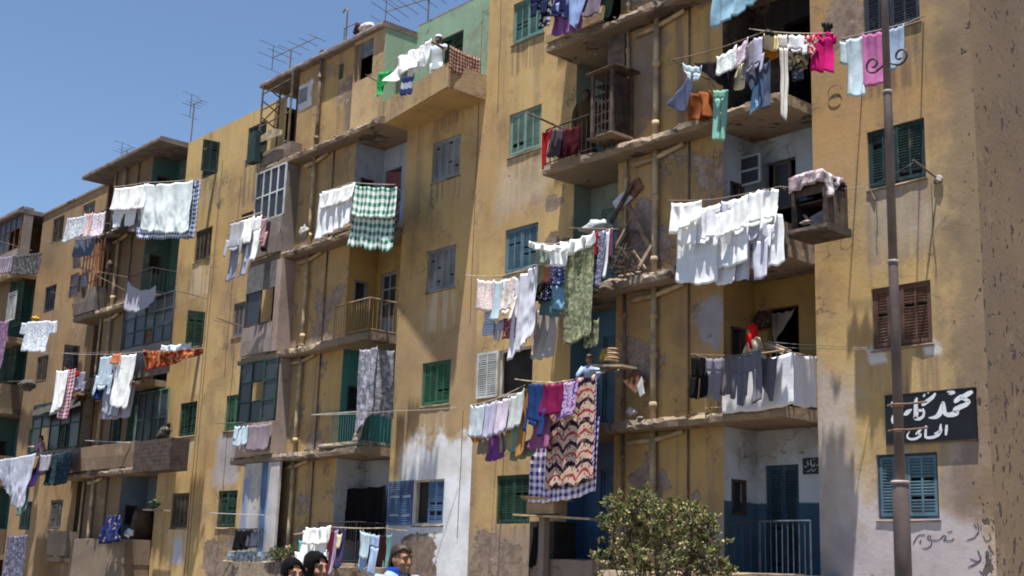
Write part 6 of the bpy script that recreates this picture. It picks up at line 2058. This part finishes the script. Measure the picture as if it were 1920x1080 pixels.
def bush(label, base, blobs, nleaf, ls, mat, seed, cat='bush', name='shrub'):
    r = random.Random(seed)
    t_ = thing(name, label, cat, base)
    m, st = MB(), MB()
    for c, rad, w in blobs:
        c = Vector(c)
        mid = Vector(base).lerp(c, .5) + Vector((r.uniform(-.15, .15), r.uniform(-.1, .1), 0))
        st.tube([Vector(base) + Vector((r.uniform(-.1, .1), r.uniform(-.1, .1), 0)), mid, c], [.03, .018, .008], 5)
        twigs = []
        for i in range(int(16 * w)):
            d = Vector((r.gauss(0, 1), r.gauss(0, .8), r.gauss(.35, 1))).normalized()
            tip = c + d * rad * r.uniform(.6, 1.45)
            st.tube([c + d * rad * .1, tip], [.008, .003], 4)
            twigs.append((c + d * rad * .15, tip, d))
        for i in range(int(nleaf * w)):
            a, b, d = r.choice(twigs)
            p = a.lerp(b, r.uniform(.15, 1.03) ** .5) + Vector((r.gauss(0, .05), r.gauss(0, .05), r.gauss(0, .05))) * rad * 1.5
            ax = (d + Vector((r.gauss(0, .7), r.gauss(0, .7), r.gauss(0, .6)))).normalized()
            sd = ax.cross(Vector((r.gauss(0, 1), r.gauss(0, 1), r.gauss(0, 1)))).normalized()
            L, W = ls * r.uniform(.6, 1.3), ls * r.uniform(.22, .42)
            up = ax.cross(sd) * L * .12
            m.add([p, p + ax * L * .5 + sd * W + up, p + ax * L, p + ax * L * .5 - sd * W + up], [(0, 1, 2, 3)])
    m.build('foliage', mat, t_)
    st.build('branches', M['wood_dark'], t_)
    return t_


LM = leafmat('oleander_leaf', ((.06, .085, .028), (.15, .165, .06), (.36, .30, .13), (.55, .45, .33)))
blobs = []
yB = -2.2
for (x, y, r_, w) in ((1345, 1055, 28, .7), (1350, 1078, 30, .7), (1215, 935, 26, .8), (1195, 955, 30, 1), (1165, 950, 26, .6), (1138, 952, 18, .3), (1185, 990, 42, 1.4), (1225, 985, 34, 1), (1262, 980, 34, 1), (1285, 965, 26, .7), (1300, 985, 30, .9), (1150, 1010, 34, 1),
                      (1205, 1030, 48, 1.6), (1255, 1025, 46, 1.5), (1300, 1025, 40, 1.2), (1325, 990, 26, .6), (1335, 1015, 24, .5), (1150, 1055, 32, .6), (1122, 1066, 22, .35), (1200, 1075, 44, 1.3), (1270, 1065, 42, 1.3), (1320, 1050, 30, .8), (1245, 945, 18, .4), (1318, 962, 18, .35)):
    c = at(x, y, yB + .12 * math.sin(x * .7))
    blobs.append((c, r_ * mpp(c) * 1.05, w))
bc = at(1225, 1080, yB)
bush('tall straggly shrub with yellowing leaf tips against the corner house', (bc.x, yB, .13), blobs, 290, .075, LM, 5)
LM2 = leafmat('weed_leaf', ((.03, .05, .016), (.08, .10, .035), (.16, .15, .06), (.3, .28, .16)))
for i, (x, lb) in enumerate(((520, 'low green plant growing on the broken ledge above the veiled women'), (548, 'taller green plant growing on the broken ledge beside the bright white shirt'))):
    c = at(x, 1046, -.95)
    bush(lb, (c.x, -.95, c.z - .05), [(at(x + dx, 1042 + dy - i * 4, -.95), 14 * mpp(c), 1) for dx, dy in ((-10, 2), (0, -3), (10, 0), (4, 6))], 110, .06, LM2, 20 + i, 'plant', 'ledge_plant')

# ------------------------------------------------------------------ people
SKIN = NT('skin_tan')
SKIN = (lambda t: t.col(t.mix(t.sm(t.noise(t.pos(), 18, 4), .35, .7), (.30, .16, .10), (.23, .115, .07))))(SKIN)
SKIND = (lambda t: t.col(t.mix(t.sm(t.noise(t.pos(), 18, 4), .35, .7), (.13, .065, .042), (.09, .045, .03))))(NT('skin_dark'))
EYE = plain('eye', (.35, .33, .32), .3, .05)
PUP = plain('pupil', (.015, .012, .01), .3, .05)
HAIR = plain('dark_hair', (.035, .02, .014), .6, .5, 40, .004)
HAIRB = plain('brown_hair', (.036, .017, .010), .6, .5, 40, .004)
LIP = plain('lips', (.22, .08, .065), .6, .1)


def ell(cx, cy, z, rx, ry, n=16, tilt=0):
    return [Vector((cx + rx * math.cos(2 * PI * i / n), cy + ry * math.sin(2 * PI * i / n), z + tilt * math.sin(2 * PI * i / n))) for i in range(n)]


def person(label, base, head, h, skin, hair=None, top=None, bottom=None, robe=None, scarf=None, pose='down', turn=0, lean=0., stoop=0., cap=None, collar=None, female=False, sleeve=1.0, scarf_tails=False):
    """standing figure; local front is -Y, everything scaled from 1.75 m; body is one remeshed surface"""
    s = h / 1.75
    root = thing('person', label, 'person', base)
    Rz = Matrix.Rotation(head, 3, 'Z')
    Rh = Matrix.Rotation(turn, 3, 'Z')
    hc = Vector((0, -.005 - stoop * .8, 1.615 - stoop))

    def bend(p):
        p = Vector(p)
        if lean and p.z > .95:
            q = p - Vector((0, 0, .95))
            q = Matrix.Rotation(lean, 3, 'X') @ q
            p = q + Vector((0, 0, .95))
        return p

    def W(p):
        return Rz @ (bend(p) * s) + Vector(base)

    def hd(p):
        """head-local -> body"""
        return hc + Rh @ Vector(p)

    def emit(m, name, mat, voxel=None, smooth=True):
        m.v = [tuple(W(p)) for p in m.v]
        o = m.build(name, mat, root, None, smooth)
        if voxel:
            r = o.modifiers.new('one_surface', 'REMESH')
            r.mode = 'VOXEL'
            r.voxel_size = voxel * s
            r.use_smooth_shade = True
            sm_ = o.modifiers.new('soft', 'SMOOTH')
            sm_.iterations = 2
            sm_.factor = .4
        return o
    sw = .185 if female else .205
    b = MB()
    tor = [(0, .0, .86, .145, .10), (0, 0, .95, .165, .115), (0, 0, 1.05, .145, .10), (0, -.005, 1.18, .15, .105), (0, -.01, 1.30, .168, .115), (0, -.005, 1.39, .165, .10), (0, .005, 1.44, .12, .075), (0, .01, 1.475, .058, .055), (0, .005 - stoop * .4, 1.53 - stoop * .6, .052, .054), (0, -stoop * .7, 1.57 - stoop, .055, .06)]
    b.rings([ell(*q) for q in tor])
    for sx in (-1, 1):
        b.tube([(sx * .085, 0, .92), (sx * .095, -.01, .7), (sx * .095, -.005, .49), (sx * .097, .01, .35), (sx * .098, .02, .09)], [.088, .078, .055, .056, .036], 12)
        b.ball((sx * .1, -.05, .04), .042, .115, .04, 10, 6)
        if pose == 'down':
            A = [(sx * sw, .0, 1.40), (sx * (sw + .045), .01, 1.25), (sx * (sw + .06), .015, 1.10), (sx * (sw + .055), -.03, .97), (sx * (sw + .05), -.07, .85)]
        elif pose == 'lean':
            A = [(sx * sw, 0, 1.40), (sx * (sw + .07), -.1, 1.26), (sx * (sw + .07), -.17, 1.14), (sx * (sw - .03), -.3, 1.10), (sx * (sw - .14), -.4, 1.10)]
        elif pose == 'reach':
            A = [(sx * sw, 0, 1.40), (sx * (sw + .05), -.14, 1.32), (sx * (sw + .06), -.26, 1.26), (sx * (sw - .02), -.38, 1.30), (sx * (sw - .10), -.48, 1.33)]
        b.ball((sx * (sw - .02), 0, 1.39), .062, .058, .055, 10, 8)
        b.tube(A, [.05, .045, .039, .033, .025], 10)
        wst, pv = Vector(A[-1]), (Vector(A[-1]) - Vector(A[-2])).normalized()
        sd = pv.cross(Vector((1, 0, 0)))
        sd = Vector((0, 1, 0)) if sd.length < .1 else sd.normalized()
        if pose != 'down':
            sd = Vector((1, 0, 0))
        pc = wst + pv * .055
        nn_ = pv.cross(sd).normalized()
        b.tube([wst, wst + pv * .03, pc, wst + pv * .095], [.025, .032, .036, .03], 10)
        for i, (o_, L_) in enumerate(((-.027, .068), (-.009, .08), (.009, .076), (.027, .06))):
            p0 = wst + pv * .085 + sd * o_
            cd = (pv + nn_ * .35 * (1 if pose == 'down' else -1)).normalized()
            b.tube([p0, p0 + pv * L_ * .45, p0 + pv * L_ * .45 + cd * L_ * .5], [.0105, .0095, .0075], 6)
        p0 = wst + pv * .03 + sd * .03
        b.tube([p0, p0 + sd * .03 + pv * .03, p0 + sd * .035 + pv * .065], [.012, .011, .008], 6)
    # head
    H_ = [(-.118, .018, .03, .03), (-.105, -.012, .048, .058), (-.08, -.012, .062, .078), (-.04, -.006, .070, .090), (0, 0, .075, .096), (.04, .006, .077, .100), (.075, .010, .072, .094), (.10, .012, .056, .075), (.118, .012, .03, .04)]
    rg = []
    for z, cy, rx, ry in H_:
        ring = []
        for i in range(18):
            a = 2 * PI * i / 18
            x, y = rx * math.cos(a), ry * math.sin(a)
            if y < 0 and z > -.09:
                y *= .93
            ring.append(hd((x, cy + y, z)))
        rg.append(ring)
    b.rings(rg)
    b.ball(hd((0, -.078, -.097)), .026, .022, .02, 8, 6)                # chin
    b.rings([[hd((w_ * math.cos(a), y_ + .012 * math.sin(a), z_)) for a in [2 * PI * i / 8 for i in range(8)]] for w_, y_, z_ in ((.010, -.090, .022), (.011, -.100, .0), (.014, -.110, -.022), (.018, -.106, -.034), (.010, -.092, -.042))])
    for sx in (-1, 1):
        b.ball(hd((sx * .03, -.083, .03)), .03, .015, .011, 8, 6)        # brow
        b.ball(hd((sx * .042, -.07, -.025)), .026, .022, .022, 8, 6)     # cheek
        b.ball(hd((sx * .078, .012, -.005)), .011, .024, .034, 8, 6)      # ear
    b.ball(hd((0, -.09, -.060)), .024, .012, .007, 8, 5)
    b.ball(hd((0, -.089, -.071)), .022, .012, .008, 8, 5)
    emit(b, 'body', skin, .011)
    for sx in (-1, 1):
        m = MB().ball(hd((sx * .031, -.0795, .008)), .0115, .008, .0065, 10, 8)
        e_ = emit(m, 'eye', EYE)
        m = MB().ball(hd((sx * .031, -.085, .008)), .0055, .004, .006, 8, 6)
        m.v = [tuple(W(p)) for p in m.v]
        m.build('pupil', PUP, e_, None, True)
        m = MB().tube([hd((sx * .012, -.096, .030)), hd((sx * .032, -.095, .037)), hd((sx * .052, -.082, .030))], [.004, .006, .003], 6)
        emit(m, 'eyebrow', hair or HAIR)
    emit(MB().tube([hd((-.024, -.098, -.066)), hd((0, -.105, -.064)), hd((.024, -.098, -.066))], [.003, .006, .003], 6), 'mouth', LIP)

    def shell(rows, name, mat, cut=None, jit=.012, thick=.009):
        m = MB()
        n = 28
        for j, (z, cy, rx, ry) in enumerate(rows):
            for i in range(n):
                a = 2 * PI * i / n
                k = 1 + jit * 6 * noise.noise(Vector((math.cos(a) * 2.3, math.sin(a) * 2.3, z * 4 + h * 7)))
                m.v.append(tuple(hd((rx * k * math.cos(a), cy + ry * k * math.sin(a), z))))
        for j in range(len(rows) - 1):
            for i in range(n):
                a = 2 * PI * (i + .5) / n
                if cut and cut(a, (rows[j][0] + rows[j + 1][0]) / 2):
                    continue
                m.f.append((j * n + i, j * n + (i + 1) % n, (j + 1) * n + (i + 1) % n, (j + 1) * n + i))
        m.f.append(tuple((len(rows) - 1) * n + i for i in range(n)))
        o = emit(m, name, mat)
        sd_ = o.modifiers.new('thickness', 'SOLIDIFY')
        sd_.thickness = thick
        sd_.offset = 1
        return o
    frontal = lambda a, half: math.sin(a) < 0 and abs(math.cos(a)) < half
    if hair:
        shell([(-.085, .038, .054, .064), (-.05, .028, .071, .083), (-.02, .020, .079, .092), (.01, .013, .083, .099), (.04, .008, .085, .106), (.065, .008, .084, .106), (.09, .011, .077, .098), (.115, .014, .061, .08), (.136, .014, .032, .044)], 'hair', hair,
              lambda a, z: (z < .07 + .012 * math.cos(a * 3) and math.sin(a) < -.25) or (z < .03 and math.sin(a) < .12) or (z < -.02 and math.sin(a) < .5), jit=.009, thick=.004)
    if cap:
        shell([(.04, .01, .086, .104), (.075, .012, .084, .10), (.11, .012, .066, .08), (.132, .012, .03, .036)], 'cap', cap)
    if scarf:
        rows = [(-.30, .03, .235, .155), (-.22, .02, .195, .14), (-.15, .012, .11, .105), (-.10, .008, .078, .092), (-.05, .010, .077, .097), (0, .012, .081, .103), (.05, .010, .083, .108), (.09, .016, .076, .100), (.118, .026, .056, .076), (.140, .034, .026, .036)]
        if scarf_tails:
            rows = rows[2:]
        shell(rows, 'headscarf', scarf, lambda a, z: frontal(a, .78 - .5 * max(0, z - .02) / .06 - .25 * max(0, -z - .06) / .05) and -.118 < z < .075, jit=.008, thick=.006)
        if scarf_tails:
            for sx in (-1, 1):
                m = MB()
                pts = [(sx * .07, -.07, -.06), (sx * .085, -.10, -.14), (sx * .09, -.115, -.24), (sx * .095, -.12, -.36)]
                m.tube([hd(p) for p in pts], [.03, .038, .042, .03], 8)
                emit(m, 'scarf_tail', scarf)
    if top:
        g_ = .016
        m = MB()
        rows = [(0, 0, .80, .185, .135), (0, 0, .95, .183, .132), (0, 0, 1.05, .168, .122), (0, -.005, 1.18, .172, .126), (0, -.01, 1.30, .188, .134), (0, -.005, 1.39, .185, .118), (0, .005, 1.45, .128, .088), (0, .01, 1.485, .074, .07)]
        rgs = []
        for cx_, cy_, z_, rx_, ry_ in rows:
            ring = ell(cx_, cy_, z_, rx_, ry_, 28)
            ring = [p + Vector((p.x, p.y, 0)).normalized() * .012 * noise.noise(Vector((p.x * 9, p.y * 9, p.z * 3.5))) for p in ring]
            rgs.append(ring)
        m.rings(rgs, False)
        for sx in (-1, 1):
            if pose == 'down':
                A = [(sx * (sw - .03), .0, 1.415), (sx * (sw + .045), .01, 1.26), (sx * (sw + .06), .015, 1.10), (sx * (sw + .055), -.03, .97), (sx * (sw + .05), -.065, .87)]
            elif pose == 'lean':
                A = [(sx * (sw - .03), 0, 1.415), (sx * (sw + .07), -.1, 1.26), (sx * (sw + .07), -.17, 1.14), (sx * (sw - .03), -.3, 1.10), (sx * (sw - .13), -.385, 1.10)]
            else:
                A = [(sx * (sw - .03), 0, 1.415), (sx * (sw + .05), -.14, 1.32), (sx * (sw + .06), -.26, 1.26), (sx * (sw - .02), -.38, 1.30), (sx * (sw - .09), -.465, 1.325)]
            k = 5 if sleeve > .8 else 3
            m.tube(A[:k], [.072, .064, .058, .05, .043][:k], 12, True)
        emit(m, 'shirt', top)
    if collar:
        shell([(-.22, .05, .20, .15), (-.17, .05, .15, .125), (-.13, .045, .105, .10), (-.095, .04, .088, .09), (-.065, .04, .092, .095)], 'collar', collar, lambda a, z: frontal(a, .5))
    if robe:
        m = MB()
        rows = [(0, .0, .03, .26, .24), (0, 0, .25, .24, .21), (0, 0, .6, .21, .18), (0, 0, .95, .20, .15), (0, 0, 1.10, .185, .14), (0, -.01, 1.30, .198, .145), (0, -.005, 1.40, .19, .125), (0, .005, 1.455, .128, .09), (0, .01, 1.49, .07, .068)]
        rgs = []
        for q in rows:
            ring = ell(*q, 36)
            rgs.append([p + Vector((p.x, p.y, 0)).normalized() * (.02 * (1.5 - p.z) * math.sin(math.atan2(p.y, p.x) * 9) + .012 * noise.noise(p * 6)) for p in ring])
        m.rings(rgs, False)
        for sx in (-1, 1):
            if pose == 'lean':
                A = [(sx * (sw - .03), 0, 1.415), (sx * (sw + .07), -.1, 1.26), (sx * (sw + .07), -.17, 1.14), (sx * (sw - .03), -.3, 1.10), (sx * (sw - .13), -.385, 1.10)]
            else:
                A = [(sx * (sw - .03), 0, 1.415), (sx * (sw + .05), .0, 1.26), (sx * (sw + .07), .0, 1.10), (sx * (sw + .06), -.04, .98), (sx * (sw + .055), -.07, .88)]
            m.tube(A, [.075, .07, .068, .066, .062], 12)
        emit(m, 'robe', robe)
    if bottom:
        m = MB()
        for sx in (-1, 1):
            m.tube([(sx * .08, 0, .97), (sx * .095, 0, .85), (sx * .1, -.01, .5), (sx * .1, .01, .08)], [.115, .105, .08, .075], 14)
        m.rings([ell(0, 0, .82, .17, .125, 20), ell(0, 0, .96, .172, .125, 20), ell(0, 0, 1.02, .165, .118, 20)])
        emit(m, 'trousers', bottom)
        m = MB()
        for sx in (-1, 1):
            m.ball((sx * .1, -.055, .04), .05, .135, .048, 12, 8)
        for i in (0, 1):
            pass
        emit(m, 'shoes', M['wood_dark'])
    return root


BLKROBE = plain('black_robe', (.0035, .0035, .005), .95, .4, 8, .004, spec=.1)
q = away(748, 1021, 12.4)
person('man with short brown hair in a white and blue jacket, walking past in front', (q.x, q.y, .02), RAD(98), (q.z - .02) * 1.75 / 1.70, SKIN, hair=HAIRB, top=fabric('7c93a3', tr=0), bottom=plain('dark_trousers', (.03, .032, .04)), collar=fabric('1c3580', tr=0), turn=RAD(-4), stoop=.05)
q = away(594, 1034, 10.6)
person('taller veiled woman in black walking in front of the white washing', (q.x, q.y, .02), RAD(104), (q.z - .02) * 1.75 / 1.755, SKIN, robe=BLKROBE, scarf=BLKROBE, female=True, turn=RAD(-6))
q = away(550, 1046, 10.2)
person('shorter veiled woman in black, left of the taller one', (q.x, q.y, .02), RAD(84), (q.z - .02) * 1.75 / 1.755, SKIN, robe=BLKROBE, scarf=BLKROBE, female=True, turn=0)


def upon(px, py, Y, fz):
    p = at(px, py, Y)
    return (p.x, Y, fz), p.z - fz


b_, hh = upon(1408, 613, -.78, flr(2))
person('woman in a red headscarf and cream dress leaning over the balcony', (b_[0], -.55, flr(2)), RAD(-28), max(1.5, hh * 1.02), SKIN, hair=None, robe=fabric('b5a78f', 'floral', 'cfc3ad', '8f806a', 14, tr=0), scarf=fabric('b3141c', tr=0), female=True, pose='lean', lean=RAD(14), turn=RAD(-8), scarf_tails=True)
b_, hh = upon(1090, 666, -1.0, flr(2))
person('boy in a light blue patterned shirt leaning on the second-floor rail', (b_[0], -.72, flr(2)), RAD(20), max(1.2, hh * 1.04), SKIN, hair=HAIR, top=fabric('4f6490', 'plaid', '6d82ad', '8fa0c0', 16, tr=0), bottom=plain('boy_trousers', (.05, .05, .07)), pose='lean', lean=RAD(12), sleeve=.5)
b_, hh = upon(820, 64, -.55, sof(4) + .165)
person('man in a white cap and pale shirt on the green terrace', (b_[0], -.5, sof(4) + .165), RAD(25), hh, SKIND, cap=fabric('b9bcc6', tr=0), top=fabric('a9b3bd', tr=0), bottom=fabric('c5cdd0', tr=0), pose='reach', sleeve=.5)
b_, hh = upon(1100, 168, -.3, flr(4))
person('dark-haired woman in a brown flowered dress behind the fourth-floor rail', (b_[0], -.3, flr(4)), RAD(30), min(1.75, max(1.5, hh)), SKIND, hair=HAIR, robe=fabric('4a3c28', 'floral', 'a08a5a', '2a2218', 9, tr=0), female=True)
b_, hh = upon(72, 815, -1.0, flr(2))
person('figure with pink sleeves reaching over the second-floor rail of the shaded house', (b_[0], -.75, flr(2)), RAD(-10), min(1.7, max(1.4, hh)), SKIN, hair=HAIR, top=fabric('b58f9c', tr=0), bottom=plain('dark_trousers', (.03, .03, .035)), pose='reach', lean=RAD(15))
# ------------------------------------------------------------------ camera, light, sky
cam = bpy.data.cameras.new('camera')
co = bpy.data.objects.new('camera', cam)
COL.objects.link(co)
cam.sensor_width = 36
cam.lens = FPX / 1920 * 36
cam.clip_end = 3000
cam.clip_start = .1
Mx = Matrix.Identity(4)
for i, v in enumerate((CR, CU, -CF)):
    for j in range(3):
        Mx[j][i] = v[j]
Mx.translation = CAM
co.matrix_world = Mx
SC.camera = co

SUN = Vector((-.115, .17, -1.0)).normalized()        # the way the light travels
sl = bpy.data.lights.new('sun', 'SUN')
sl.energy = 5.0
sl.angle = RAD(.53)
sl.color = (1, .955, .88)
so = bpy.data.objects.new('sun', sl)
COL.objects.link(so)
so.rotation_euler = SUN.to_track_quat('-Z', 'Y').to_euler()
so.location = (0, -20, 40)
elev = math.asin(-SUN.z)
azi = math.atan2(-SUN.x, -SUN.y)                      # clockwise from +Y
w = bpy.data.worlds.new('World')
SC.world = w
w.use_nodes = True
nt = w.node_tree
sk = nt.nodes.new('ShaderNodeTexSky')
sk.sky_type = 'NISHITA'
sk.sun_disc = False
sk.sun_elevation = elev
sk.sun_rotation = azi
sk.altitude = 20
sk.air_density = .95
sk.dust_density = .25
sk.ozone_density = 3.6
bg = nt.nodes['Background']
nt.links.new(sk.outputs[0], bg.inputs[0])
bg.inputs[1].default_value = .063
SC.view_settings.view_transform = 'Standard'
SC.view_settings.look = 'None'
SC.view_settings.gamma = 1
SC.cycles.filter_width = 1.9
SC.view_settings.exposure = 1.25
